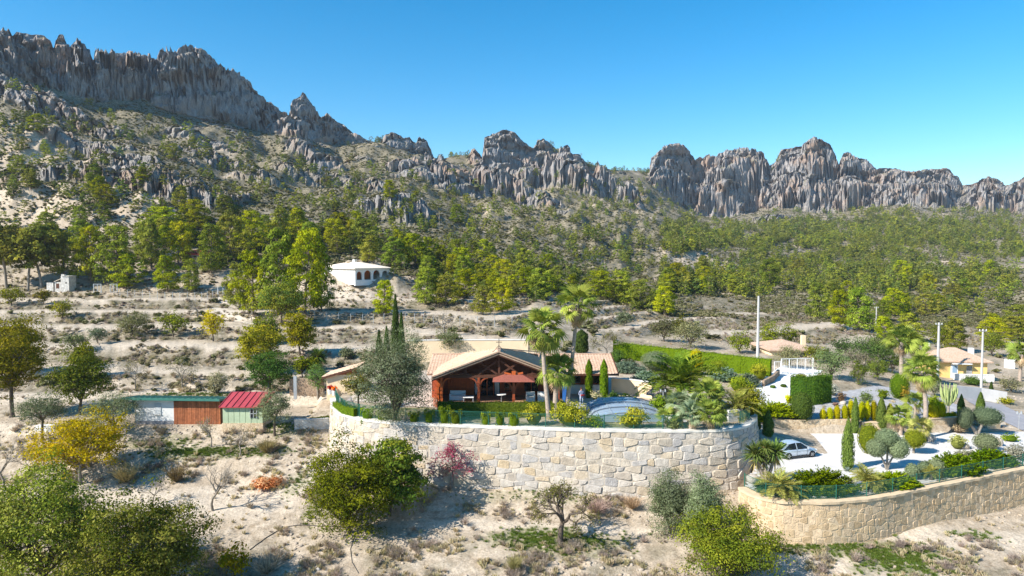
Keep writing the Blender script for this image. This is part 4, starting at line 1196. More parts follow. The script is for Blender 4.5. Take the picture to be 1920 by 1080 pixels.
# tan walls along the back of the car park
def plain_wall(name, label, pix, h, thick, mat, zoff=0.0, z0=None, cat='wall', cap=None, depth=0.8):
    pts = []
    for (u, v) in pix:
        p = ground([u], [v])[0] if z0 is None else tuple(atz(u, v, z0)) + (1,)
        pts.append(p)
    root = thing(name, label, cat, (0, 0, 0))
    g = PM(); c = PM()
    for a, b in zip(pts[:-1], pts[1:]):
        d = Vector((b[0] - a[0], b[1] - a[1], 0)); n = Vector((d.y, -d.x, 0)).normalized() * thick
        g.prism([(a[0], a[1], a[2] - depth), (b[0], b[1], b[2] - depth), (b[0], b[1], b[2] + h), (a[0], a[1], a[2] + h)], -n)
        if cap:
            e = d.normalized() * 0.0; n2 = n.normalized() * 0.05
            c.prism([Vector((a[0], a[1], a[2] + h + 0.003)) + n2, Vector((b[0], b[1], b[2] + h + 0.003)) + n2, Vector((b[0], b[1], b[2] + h + 0.09)) + n2, Vector((a[0], a[1], a[2] + h + 0.09)) + n2], -n * (1 + 0.1 / thick))
    g.build('wall', mat, root)
    if cap: c.build('coping', cap, root)
    return root
M_TANW = None
def rubble(name, a, b_, mort, sc):
    m, t, b = new_mat(name)
    ge = nd(t, 'ShaderNodeNewGeometry')
    vo = nd(t, 'ShaderNodeTexVoronoi', feature='DISTANCE_TO_EDGE'); vo.inputs['Scale'].default_value = sc
    vc = nd(t, 'ShaderNodeTexVoronoi'); vc.inputs['Scale'].default_value = sc
    for q in (vo, vc): t.links.new(ge.outputs['Position'], q.inputs['Vector'])
    sp = nd(t, 'ShaderNodeSeparateColor'); t.links.new(vc.outputs['Color'], sp.inputs[0])
    c = ramp(t, sp.outputs[0], [(0, a), (1, b_)]).outputs[0]
    e = ramp(t, vo.outputs['Distance'], [(0.02, (0, 0, 0)), (0.09, (1, 1, 1))]).outputs[0]
    t.links.new(mixc(t, e, mort, c), b.inputs['Base Color']); b.inputs['Roughness'].default_value = 0.95
    bump(t, b, e, 0.7, 0.05)
    return m
M_RUB = rubble('tan_rubble', (0.50, 0.36, 0.22), (0.70, 0.55, 0.37), (0.62, 0.49, 0.33), 3.2)
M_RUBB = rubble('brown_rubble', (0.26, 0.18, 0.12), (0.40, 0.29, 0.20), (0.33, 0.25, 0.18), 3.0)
M_RUBG = rubble('grey_white_rubble', (0.45, 0.43, 0.40), (0.72, 0.69, 0.64), (0.62, 0.57, 0.5), 2.6)
plain_wall('low_stone_wall', 'low tan stone wall behind the parked car under the dark juniper', [(1418, 814), (1470, 812), (1560, 810), (1606, 810)], 1.25, 0.35, M_RUB, z0=PARKZ)
plain_wall('low_stone_wall', 'low tan stone wall below the yellow conifers, left of the palm trunk', [(1616, 811), (1690, 811)], 0.95, 0.35, M_RUB, z0=PARKZ, cap=M_TANM)
plain_wall('low_stone_wall', 'low tan stone wall right of the tall palm trunk', [(1742, 808), (1800, 805)], 1.15, 0.35, M_RUB, z0=PARKZ, cap=M_TANM)
plain_wall('gate_wall', 'short tan wall with pillar beside the clipped cloud olive, by the road', [(1850, 803), (1876, 801)], 1.05, 0.4, M_RUB, z0=PARKZ, cap=M_TANM)
plain_wall('small_wall', 'stub of tan wall beside the car and the cypress', [(1452, 826), (1478, 823)], 0.55, 0.3, M_RUB, z0=PARKZ)
plain_wall('cream_retaining_wall', 'long cream retaining wall behind the roof of the timber house', [(764, 679), (860, 678), (990, 678)], 2.65, 0.4, M_CREAM, z0=0.9, cap=M_CONC)
plain_wall('field_wall', 'low grey white stone wall left of the large retaining wall', [(552, 806), (590, 806), (617, 804)], 1.0, 0.4, M_RUBG)
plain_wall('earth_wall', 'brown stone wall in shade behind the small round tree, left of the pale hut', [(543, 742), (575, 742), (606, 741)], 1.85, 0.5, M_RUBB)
plain_wall('sloping_cream_wall', 'cream garden wall beside the right end of the timber house, falling towards the thatched parasol', [(1146, 738), (1185, 742), (1222, 748)], 1.55, 0.3, M_CREAM, z0=0.0, cap=M_CONC)
plain_wall('brown_garden_wall', 'short red brown wall at the end of the long hedge beside the white ramp', [(1433, 726), (1452, 716), (1462, 704)], 0.75, 0.3, M_RUBB)

# ------------------------------------------------------------------ mesh fences
def fence_panel(wd, ht, sp=0.075, r=0.0038):
    g = PM()
    n = int(wd / sp)
    for k in range(n): g.bar((k * sp + sp / 2, 0, 0.05), (k * sp + sp / 2, 0, ht), r * 2)
    for k in range(int(ht / 0.15) + 1):
        z = 0.05 + k * 0.15; g.bar((0, 0.006, z), (wd, 0.006, z), r * 2.2)
    g.bar((0, 0, ht), (wd, 0, ht), 0.03); g.bar((0, 0, 0.06), (wd, 0, 0.06), 0.02)
    me = bpy.data.meshes.new('mesh_panel'); me.from_pydata(g.v, [], g.f); me.materials.append(M_FENCE); return me
_pan = {}
def mesh_fence(name, label, P, z, ht, bay, group=None, s_range=None, inset=0.12, pmat=None, wires=True):
    q, X, Y, N, L = path_frames(P)
    X = X - N[:, 0] * inset; Y = Y - N[:, 1] * inset
    root = thing(name, label, 'fence', (0, 0, 0), 0, group)
    s0, s1 = s_range or (0, L); n = max(1, int((s1 - s0) / bay + 0.5)); b = (s1 - s0) / n
    key = (round(ht, 2)); 
    if key not in _pan: _pan[key] = fence_panel(1.0, ht, 0.036)
    post = PM().cyl((0, 0), 0.04, -0.05, ht + 0.08, 8)
    pme = bpy.data.meshes.new('post'); pme.from_pydata(post.v, [], post.f); pme.materials.append(pmat or M_FENCE)
    pts = []
    for k in range(n + 1):
        s = s0 + b * k; x, y = np.interp(s, q, X), np.interp(s, q, Y)
        zz = z if not callable(z) else z(x, y)
        pts.append(Vector((x, y, zz)))
        link('post', pme, root, (x, y, zz))
    for a, c in zip(pts[:-1], pts[1:]):
        d = c - a; l = math.hypot(d.x, d.y)
        o = link('mesh_panel', _pan[key], root)
        M = Matrix(((d.x / l * l, -d.y / l, 0, a.x), (d.y / l * l, d.x / l, 0, a.y), (d.z, 0, 1, a.z), (0, 0, 0, 1)))
        o.matrix_local = M
    return root
mesh_fence('green_fence', 'green wire mesh fence along the top of the tall boulder wall', WALLPATH, 0.13, 1.05, 2.35)
mesh_fence('green_fence', 'green wire mesh fence on top of the long tan stone wall beside the junipers', LOWPATH, PARKZ + 0.18, 0.95, 2.5, s_range=(0, 38))

# thin wire fences on the hill
def post_fence(label, pix, n, ht=1.6, cols=M_METAL, gate=None):
    us = np.interp(np.linspace(0, 1, n), np.linspace(0, 1, len(pix)), [p[0] for p in pix]); vs = np.interp(np.linspace(0, 1, n), np.linspace(0, 1, len(pix)), [p[1] for p in pix])
    pts = [Vector(p[:3]) for p in ground(us, vs)]
    root = thing('wire_fence', label, 'fence', (0, 0, 0))
    post = PM().cyl((0, 0), 0.045, -0.2, ht, 6); pme = bpy.data.meshes.new('post'); pme.from_pydata(post.v, [], post.f); pme.materials.append(cols)
    for p in pts: link('post', pme, root, p)
    g = PM()
    for a, b in zip(pts[:-1], pts[1:]):
        for h in (0.3, 0.7, 1.1, 1.5): g.bar(a + Vector((0, 0, h * ht / 1.6)), b + Vector((0, 0, h * ht / 1.6)), 0.012)
    g.build('wire', cols, root)
post_fence('grey wire fence on thin posts running below the pines from the small hut', [(225, 556), (300, 562), (375, 563), (430, 553)], 17)
post_fence('thin wire fence crossing the slope below the arched villa', [(590, 600), (680, 607), (760, 604), (830, 612), (960, 612)], 17)

def frame_gate(label, u0, u1, v, h, cells, mat, y=None, name='metal_gate', thick=0.07):
    a, b = [Vector(p[:3]) for p in ground([u0, u1], [v, v])] if y is None else (at(u0, v, y), at(u1, v, y))
    b = Vector((b.x, b.y, a.z)); d = b - a
    root = thing(name, label, 'gate', (0, 0, 0))
    up = Vector((0, 0, 1))
    for k in range(cells + 1):
        p = a + d * k / cells
        PM().bar(p - up * 0.1, p + up * h, thick * (1.6 if k in (0, cells) else 1)).build('post', mat, root)
    for hh in (0.15, h * 0.98): PM().bar(a + up * hh, b + up * hh, thick).build('rail', mat, root)
    g = PM()
    for k in range(1, int(d.length / 0.22)):
        p = a + d * k / int(d.length / 0.22); g.bar(p + up * 0.15, p + up * h, 0.016)
    tag(g.build('bar', mat, root), kind='stuff')
frame_gate('pale metal gate frame on the slope near the stone hut, left panel', 176, 190, 549, 1.9, 2, M_METAL)
frame_gate('pale metal gate frame on the slope near the stone hut, right panel', 207, 220, 549, 1.9, 2, M_METAL)
frame_gate('dark wire gate across the track below the big pines', 408, 437, 552, 1.7, 3, M_METAL)
frame_gate('white metal gate frame at the top of the white ramp', 1465, 1524, 702, 2.0, 4, M_WHITE, thick=0.07)
frame_gate('small white gate leaf beside the end of the long hedge', 1452, 1464, 700, 1.5, 1, M_WHITE)

# ------------------------------------------------------------------ paved surfaces
def drape(name, pix, wid, mat, lift=0.03, ny=60):
    us = [p[0] for p in pix]; vs = [p[1] for p in pix]
    C = np.array([p[:2] for p in ground(us, vs)])
    s = np.linspace(0, 1, len(C)); t = np.linspace(0, 1, ny)
    P = np.stack([np.interp(t, s, C[:, 0]), np.interp(t, s, C[:, 1])], -1)
    d = unit(np.gradient(P, axis=0)); n = np.stack([-d[:, 1], d[:, 0]], -1)
    k = 13; o = np.linspace(-0.5, 0.5, k) * wid
    X = P[:, 0:1] + n[:, 0:1] * o; Y = P[:, 1:2] + n[:, 1:2] * o; Z = terrain(X, Y) + lift
    idx = np.arange(ny * k).reshape(ny, k)
    f = np.stack([idx[:-1, :-1], idx[1:, :-1], idx[1:, 1:], idx[:-1, 1:]], -1).reshape(-1, 4)
    return tag(link(name, mesh_np(name, np.stack([X, Y, Z], -1).reshape(-1, 3), f, mat, None, True)), kind='structure')
def sheet(name, poly, mat, lift, step=0.4, z=None):
    xs = np.array([p[0] for p in poly]); ys = np.array([p[1] for p in poly])
    gx = np.arange(xs.min(), xs.max() + step, step); gy = np.arange(ys.min(), ys.max() + step, step)
    X, Y = np.meshgrid(gx, gy); sdv = sdist(poly, X.ravel(), Y.ravel()).reshape(X.shape)
    Z = terrain(X, Y) + lift if z is None else np.full(X.shape, z)
    idx = np.arange(X.size).reshape(X.shape); ins = sdv > 0
    k = ins[:-1, :-1] & ins[1:, :-1] & ins[1:, 1:] & ins[:-1, 1:]
    f = np.stack([idx[:-1, :-1], idx[:-1, 1:], idx[1:, 1:], idx[1:, :-1]], -1)[k]
    return tag(link(name, mesh_np(name, np.stack([X, Y, Z], -1).reshape(-1, 3), f, mat, None, True)), kind='structure')
M_PAVE = simple('pale_gravel_paving', (0.60, 0.575, 0.55), 0.9, 0.17, 0.45, 0.35)
M_ASPH = simple('grey_asphalt', (0.30, 0.29, 0.30), 0.9, 0.12, 1.2, 0.2)
M_GRAV = simple('grey_gravel', (0.37, 0.36, 0.36), 0.95, 0.26, 2.5, 0.5)
M_TRACK = simple('beaten_soil', (0.52, 0.45, 0.36), 0.95, 0.12, 0.8, 0.3)
sheet('parking_area', [(p.x, p.y + 0.6) for p in LOWPATH] + [(58, 67.2), (45, 66.9), (23.0, 66.4), (22.2, 60)], M_PAVE, 0, 0.35, PARKZ + 0.02)
sheet('gravel_bed', [tuple(p[:2]) for p in ground([1432, 1445, 1500, 1570, 1640, 1700, 1760, 1800, 1800, 1740, 1600, 1450], [772, 745, 742, 735, 722, 728, 745, 760, 788, 792, 789, 790])], M_GRAV, 0.03, 0.3)
drape('white_ramp', [(1505, 690), (1490, 702), (1468, 722), (1452, 745), (1446, 765)], 5.0, M_WHITE, 0.05)
drape('road', [(1840, 752), (1872, 770), (1900, 786), (1940, 802), (2040, 830)], 4.2, M_ASPH, 0.06)
drape('hill_track', [(425, 556), (412, 575), (425, 588), (470, 604), (520, 612)], 3.4, M_TRACK, 0.05)
sheet('terrace_floor', [(-9, 63.4), (12, 63.4), (13, 68), (12, 84), (-16, 84), (-16, 66)], simple('terrace_paving', (0.52, 0.44, 0.36), 0.85, 0.12, 1.5, 0.2), 0, 0.4, 0.05)
sheet('pool_surround', [(4.6, 57.6), (14.8, 57.3), (15.2, 64.5), (4.6, 65)], simple('pool_paving', (0.62, 0.58, 0.52), 0.85, 0.1, 1.5, 0.2), 0, 0.3, 0.06)

M_PALE = M_WHITE
plain_wall('white_wall', 'short white wall at the right edge left of the road palm', [(1884, 690), (1903, 692)], 1.5, 0.3, M_WHITE)
# ------------------------------------------------------------------ timber house
def corrug(g, eave, top, pitch=0.30, amp=0.045, courses=9):
    """tile rows: eave and top are polylines (same parameter); rows run from eave to top"""
    E = np.array(eave, float); T = np.array(top, float)
    se = np.linspace(0, 1, len(E)); st = np.linspace(0, 1, len(T))
    L = np.linalg.norm(E[-1] - E[0]); n = max(6, int(L / pitch) * 6 + 1)
    q = np.linspace(0, 1, n)
    e = np.stack([np.interp(q, se, E[:, k]) for k in range(3)], -1); t = np.stack([np.interp(q, st, T[:, k]) for k in range(3)], -1)
    nr = np.cross(E[-1] - E[0], T.mean(0) - E.mean(0)); nr = nr / np.linalg.norm(nr); nr = nr if nr[2] > 0 else -nr
    wv = amp * np.abs(np.sin(np.pi * q * L / pitch))
    ts = np.repeat(np.linspace(0, 1, courses + 1), 2)[1:-1]
    V = []
    for j, tt in enumerate(ts):
        V.append(e + (t - e) * tt + nr * (wv + (0.035 if j % 2 == 0 else 0.0))[:, None])
    V = np.array(V); m = len(V)
    idx = np.arange(m * n).reshape(m, n)
    f = np.stack([idx[:-1, :-1], idx[:-1, 1:], idx[1:, 1:], idx[1:, :-1]], -1).reshape(-1, 4)
    g.add(V.reshape(-1, 3), f)
    # underside
    ed = e - nr * 0.12; td = t - nr * 0.12
    k = np.linspace(0, n - 1, 12).astype(int); a = len(k)
    W = np.vstack([ed[k], td[k]]); ii = np.arange(a - 1)
    g.add(W, np.stack([ii, ii + a, ii + a + 1, ii + 1], -1))
    # eave edge
    W = np.vstack([ed[k], e[k]]); g.add(W, np.stack([ii, ii + 1, ii + a + 1, ii + a], -1))
    return g

def build_house():
    H = thing('timber_house', 'red timber house with wide tiled gable, open porch and cross on the ridge', 'house', (-1.2, 66, 0))
    inv = Matrix.Translation((1.2, -66, 0))
    def B(pm, name, mat, parent=H, smooth=False):
        o = pm.build(name, mat, parent, inv if parent is H else inv, smooth); return o
    AX, AZ, EZ, YF = -1.2, 5.18, 2.84, 63.2
    LX, RX = -7.4, 5.0
    g = Geo()
    corrug(g, [(LX, YF, EZ), (LX, 65.4, EZ), (LX, 68, EZ), (LX, 76.5, EZ)], [(AX, YF, AZ), (AX, 65.4, AZ), (-3.0, 68.6, 4.5), (-6.6, 75.5, 3.10)], 0.32)
    corrug(g, [(RX, YF, EZ), (RX, 65.4, EZ), (RX, 68, EZ), (RX, 70, EZ)], [(AX, YF, AZ), (AX, 65.4, AZ), (0.4, 68.6, 4.55), (1.0, 69.8, 4.35)], 0.32)
    corrug(g, [(4.6, 75.5, 2.9), (-6.9, 75.5, 2.9)], [(AX + 0.05, 65.5, 5.15), (AX - 0.05, 65.5, 5.15)], 0.4)
    corrug(g, [(-8.4, 67.4, 2.40), (10.4, 67.4, 2.40)], [(-8.4, 72.6, 3.62), (10.4, 72.6, 3.62)], 0.30)
    corrug(g, [(-8.4, 77.5, 2.45), (10.4, 77.5, 2.45)], [(-8.4, 72.65, 3.62), (10.4, 72.65, 3.62)], 0.30, courses=5)
    g.v = [v - np.array([-1.2, 66, 0]) for v in g.v]
    roof = link('roof', g.mesh('roof', M_TILE, False, False), H)
    rc = PM()
    rc.bar((-8.4, 72.62, 3.69), (10.4, 72.62, 3.69), 0.26, 0.10); rc.bar((AX, YF - 0.05, AZ + 0.07), (AX, 65.5, AZ + 0.07), 0.26, 0.10)
    for k, (a, b) in enumerate((((AX, 65.4, AZ + 0.04), (-6.6, 75.5, 3.2)), ((AX, 65.4, AZ + 0.04), (3.2, 73, 3.8)))): rc.bar(a, b, 0.24, 0.10)
    o = rc.build('ridge_tiles', M_TILE, roof, inv)
    # verge boards, each with a paler moulding on its edge
    for sx in (LX, RX):
        vb = PM(); d = 0.42
        vb.prism([(sx, YF - 0.06, EZ - 0.36), (AX, YF - 0.06, AZ - 0.36), (AX, YF - 0.06, AZ - 0.03), (sx, YF - 0.06, EZ - 0.03)], (0, 0.08, 0)); v_ = B(vb, 'verge_board', M_WOODD)
        for dz, mt, dy in ((0.05, M_VERGE, 0.12), (-0.16, M_VERGE, 0.04)):
            PM().bar((sx, YF - 0.08 - dy / 2, EZ + dz), (AX, YF - 0.08 - dy / 2, AZ + dz), dy, 0.12).build('verge_moulding', mt, v_, inv)
    B(PM().bar((10.45, 67.3, 2.38), (10.45, 72.6, 3.62), 0.06, 0.28).bar((10.45, 77.5, 2.4), (10.45, 72.6, 3.62), 0.06, 0.28), 'verge_board', M_WOODD)
    B(PM().bar((RX, 67.34, 2.36), (10.4, 67.34, 2.36), 0.08, 0.16), 'gutter', M_WOODD)
    # cross and crest
    cr = PM(); cz = 6.45
    cr.bar((AX, YF, AZ + 0.1), (AX, YF, cz), 0.055); cr.bar((AX - 0.27, YF, cz - 0.35), (AX + 0.27, YF, cz - 0.35), 0.055)
    for s in (-1, 1):
        cr.bar((AX, YF, AZ + 0.62), (AX + s * 0.42, YF, AZ + 0.14), 0.05); cr.bar((AX, YF, AZ + 0.42), (AX + s * 0.2, YF, AZ + 0.22), 0.04)
        cr.bar((AX + s * 0.42, YF, AZ + 0.14), (AX + s * 0.6, YF, AZ + 0.02), 0.05)
    B(cr, 'ridge_cross', M_IRON)
    # walls
    wl = PM()
    wl.box(-7.9, 4.9, 67.6, 67.8, 0, 2.5); wl.box(4.9, 9.6, 69.8, 70.0, 0, 2.9); wl.box(4.9, 5.1, 67.8, 69.8, 0, 2.5); wl.box(-7.9, -7.7, 67.8, 76.8, 0, 2.5); wl.box(9.6, 9.8, 69.8, 77, 0, 2.5); wl.box(-7.9, 9.6, 76.8, 77, 0, 2.4)
    B(wl, 'wall', M_WOODR)
    B(PM().prism([(LX + 0.4, 66.2, EZ - 0.15), (RX - 0.4, 66.2, EZ - 0.15), (AX, 66.2, AZ - 0.25)], (0, 0.15, 0)), 'gable_wall', M_WOODD)
    B(PM().box(-7.0, -6.8, 63.8, 67.6, 0, EZ), 'side_wall', M_WOODO)
    # boards of the lit wall in the left bay, one by one
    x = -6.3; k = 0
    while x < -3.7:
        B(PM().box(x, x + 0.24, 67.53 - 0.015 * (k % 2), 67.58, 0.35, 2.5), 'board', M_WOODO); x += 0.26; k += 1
    # doors and windows
    def win(x0, x1, z0, z1, name, fm, cells, curtain=False, y=67.5):
        f = PM()
        f.box(x0 - 0.09, x0, y - 0.08, y + 0.06, z0, z1 + 0.1); f.box(x1, x1 + 0.09, y - 0.08, y + 0.06, z0, z1 + 0.1); f.box(x0, x1, y - 0.08, y + 0.06, z1, z1 + 0.1)
        for c in range(1, cells): xx = x0 + (x1 - x0) * c / cells; f.box(xx - 0.05, xx + 0.05, y - 0.06, y + 0.05, z0, z1)
        o = B(f, name, fm)
        PM().box(x0, x1, y + 0.02, y + 0.04, z0, z1).build('pane', M_DARKG, o, inv)
        if curtain:
            for s, xx in ((1, x0 + 0.06), (-1, x1 - 0.06)):
                c = PM()
                for j in range(5):
                    w0 = 0.05 + 0.09 * j
                    c.prism([(xx + s * w0, y - 0.01 - 0.02 * (j % 2), z0 + 0.1), (xx + s * (w0 + 0.085) * 0.9, y - 0.01 - 0.02 * ((j + 1) % 2), z0 + 0.1), (xx + s * (w0 + 0.085), y - 0.01 - 0.02 * ((j + 1) % 2), z1), (xx + s * w0, y - 0.01 - 0.02 * (j % 2), z1)], (0, 0.006, 0))
                c.build('curtain', M_WHITE, o, inv)
        return o
    win(-3.75, -1.15, 0.3, 2.25, 'glass_door', M_WOODO, 4, True)
    win(-0.75, 0.35, 0.7, 2.1, 'window', M_WOODR, 2); win(1.2, 2.6, 0.7, 2.1, 'window', M_WOODR, 2); win(5.6, 6.9, 1.1, 2.1, 'window', M_WOODD, 2, False, 69.7); win(7.6, 8.9, 1.1, 2.1, 'window', M_WOODD, 2, False, 69.7)
    B(PM().box(5.15, 9.6, 69.50, 69.70, 0.05, 0.95), 'white_dado', M_WHITE)
    # porch: floor, posts with curved braces, beams and roof truss
    B(PM().box(LX + 0.3, RX - 0.2, 63.6, 67.6, 0.06, 0.30), 'porch_floor', simple('porch_tiles', (0.40, 0.22, 0.14), 0.7, 0.15, 2, 0.1))
    def post(x, y, z0, z1, mat, br=0.75, w_=0.22):
        p = PM(); p.bar((x, y, z0), (x, y, z1), w_); p.bar((x, y, z0), (x, y, z0 + 0.5), w_ * 1.25); p.bar((x, y, z0 + 0.95), (x, y, z0 + 1.05), w_ * 1.3)
        o = B(p, 'porch_post', mat)
        for s in (-1, 1):
            b = PM(); pts = [(x + s * (w_ / 2 + br * (1 - math.cos(a))), y, z1 - br * 1.15 + br * 1.1 * math.sin(a)) for a in np.linspace(0, math.pi / 2, 7)]
            for a, c in zip(pts[:-1], pts[1:]): b.bar(a, c, 0.13, 0.13, (0, 1, 0))
            b.build('brace', mat, o, inv)
    post(-6.55, 63.7, 0.3, 2.75, M_WOODO); post(-3.1, 63.7, 0.3, 2.75, M_WOODR); post(4.3, 63.7, 0.3, 2.75, M_WOODR)
    B(PM().bar((LX + 0.3, 63.7, 2.85), (RX - 0.3, 63.7, 2.85), 0.2, 0.26), 'tie_beam', M_WOODD)
    tr = PM()
    for x in (-4.3, AX, 1.9): tr.bar((x, 63.75, 2.95), (x, 63.75, AZ - 0.2 - abs(x - AX) * 0.38), 0.2)
    B(tr, 'truss_post', M_WOODD)
    for s in (-1, 1):
        B(PM().bar((AX + s * 0.15, 63.72, 3.05), (AX + s * 1.9, 63.72, 4.2), 0.16), 'truss_brace', M_WOODD)
        B(PM().bar((AX + s * 1.9, 63.68, 3.05), (AX + s * 0.15, 63.68, 4.3), 0.16), 'truss_brace', M_WOODD)
        B(PM().bar((AX + s * 2.6, 63.68, 3.0), (AX + s * 4.6, 63.68, 3.3), 0.14), 'truss_brace', M_WOODD)
    # canopy in front of the porch
    cx, cy, cz = 0.15, 62.2, 2.75
    cn = PM(); w2 = 1.9
    e = [(cx - w2, cy - 0.9, cz), (cx + w2, cy - 0.9, cz), (cx + w2, cy + 1.3, cz), (cx - w2, cy + 1.3, cz)]; t = [(cx - 0.8, cy, cz + 0.5), (cx + 0.8, cy, cz + 0.5), (cx + 0.8, cy + 0.5, cz + 0.5), (cx - 0.8, cy + 0.5, cz + 0.5)]
    cn.add(e + t, [(0, 1, 5, 4), (1, 2, 6, 5), (2, 3, 7, 6), (3, 0, 4, 7), (4, 5, 6, 7), (3, 2, 1, 0)])
    co = B(cn, 'canopy_roof', simple('red_brown_shingle', (0.26, 0.085, 0.06), 0.6, 0.25, 8, 0.4))
    k = PM(); k.box(cx - 0.18, cx + 0.18, cy, cy + 0.4, cz + 0.5, cz + 0.78)
    for s in (-1, 1): k.bar((cx + s * 0.25, cy + 0.2, cz + 0.52), (cx + s * 0.85, cy + 0.2, cz + 0.66), 0.14)
    k.build('canopy_crest', M_WOODO, co, inv)
    post(cx, cy, 0.05, 2.72, M_WOODR, 0.85)
    # red railing at the left corner
    rl = PM(); rl.bar((-7.3, 63.9, 0.95), (-6.6, 62.3, 0.85), 0.08); 
    for j in range(8):
        t_ = j / 7; rl.bar((-7.3 + 0.7 * t_, 63.9 - 1.6 * t_, 0.05), (-7.3 + 0.7 * t_, 63.9 - 1.6 * t_, 0.95 - 0.1 * t_), 0.05)
    B(rl, 'railing', M_WOODO)
    B(PM().bar((4.85, 63.4, 0.4), (4.85, 63.4, 2.2), 0.35, 0.3), 'blue_blind', simple('blue_cloth', (0.03, 0.13, 0.40), 0.8, 0.1, 4, 0.05))
build_house()

# porch furniture
M_CLOTH = simple('white_cushion', (0.82, 0.82, 0.80), 0.9, 0.04, 4, 0.1)
def sofa(label, x, y, w_, name='sofa'):
    r = thing(name, label, 'sofa', (x, y, 0.3))
    PM().box(-w_ / 2, w_ / 2, -0.4, 0.4, 0.0, 0.22).build('base', M_CLOTH, r)
    PM().box(-w_ / 2 + 0.12, w_ / 2 - 0.12, -0.42, 0.25, 0.222, 0.42).build('seat', M_CLOTH, r)
    PM().box(-w_ / 2, w_ / 2, 0.25, 0.42, 0.222, 0.8).build('backrest', M_CLOTH, r)
    for s in (-1, 1): PM().box(s * w_ / 2 - 0.06 - 0.06 * s, s * w_ / 2 + 0.06 - 0.06 * s, -0.4, 0.248, 0.224, 0.6).build('armrest', M_CLOTH, r)
sofa('white cushioned sofa in the left bay of the porch', -5.2, 65.6, 1.5)
sofa('white armchair right of the canopy post on the porch', 1.75, 65.0, 0.85, 'armchair')
sofa('white armchair further right on the porch, next to the palm trunk', 2.85, 65.0, 0.85, 'armchair')
t_ = thing('porch_table', 'round white table on the porch in front of the glass doors', 'table', (-1.0, 64.6, 0.3))
PM().cyl((0, 0), 0.45, 0.66, 0.72, 16).build('tabletop', M_CLOTH, t_); PM().cyl((0, 0), 0.05, 0, 0.66, 8).build('leg', M_METAL, t_)
t_ = thing('porch_table', 'low white table before the white sofa', 'table', (-4.1, 64.6, 0.3))
PM().box(-0.5, 0.5, -0.35, 0.35, 0.42, 0.48).build('tabletop', M_CLOTH, t_)
for a in (-1, 1):
    for b in (-1, 1): PM().box(a * 0.44 - 0.03, a * 0.44 + 0.03, b * 0.29 - 0.03, b * 0.29 + 0.03, 0, 0.42).build('leg', M_METAL, t_)

# ------------------------------------------------------------------ pale hut left of the olive tree
def hut():
    p = at(640, 742, 70.0); r = thing('garden_hut', 'small cream hut with terracotta lean-to roof left of the large olive', 'hut', (p.x, p.y, p.z))
    PM().box(-1.5, 1.6, 0, 3, -0.5, 2.15).build('wall', M_CREAM, r)
    g = Geo(); corrug(g, [(-1.9, -0.3, 1.95), (-1.9, 3.2, 1.95)], [(1.8, -0.3, 3.0), (1.8, 3.2, 3.0)], 0.3); link('roof', g.mesh('roof', M_TILE, False, False), r)
    PM().prism([(-1.9, -0.33, 1.75), (1.8, -0.33, 2.8), (1.8, -0.33, 2.95), (-1.9, -0.33, 1.9)], (0, 0.06, 0)).build('verge_board', M_WOODD, r)
    PM().prism([(-1.5, -0.03, 2.16), (1.6, -0.03, 2.16), (1.6, -0.03, 2.75)], (0, 0.1, 0)).build('gable', M_WOODR, r)
hut()
def potted(label, u, v, y, col):
    p = at(u, v, y); r = thing('flower_pot', label, 'flower pot', (p.x, p.y, p.z))
    PM().cyl((0, 0), 0.2, 0, 0.45, 12, 0.27).build('pot', M_WHITE, r)
    link('flowers', shrub_mesh(5, (0.32, 0.32, 0.55), 160, 0.13, (col, tuple(np.array(col) * 1.4)), 0.5), r, (0, 0, 0.4))
potted('white pot of tall orange flowers before the cream hut', 627, 741, 69.3, (0.55, 0.13, 0.01))
potted('pot of red flowers beside the orange ones before the cream hut', 619, 739, 69.5, (0.35, 0.06, 0.04))
# steel post beside the brown wall
PM().box(-0.16, 0.16, -0.1, 0.1, -0.3, 2.1).build('steel_post', M_METAL)
o = bpy.data.objects['steel_post']; o.location = at(554, 743, 71.5); tag(o, 'grey steel cabinet post before the shaded brown wall', 'post')

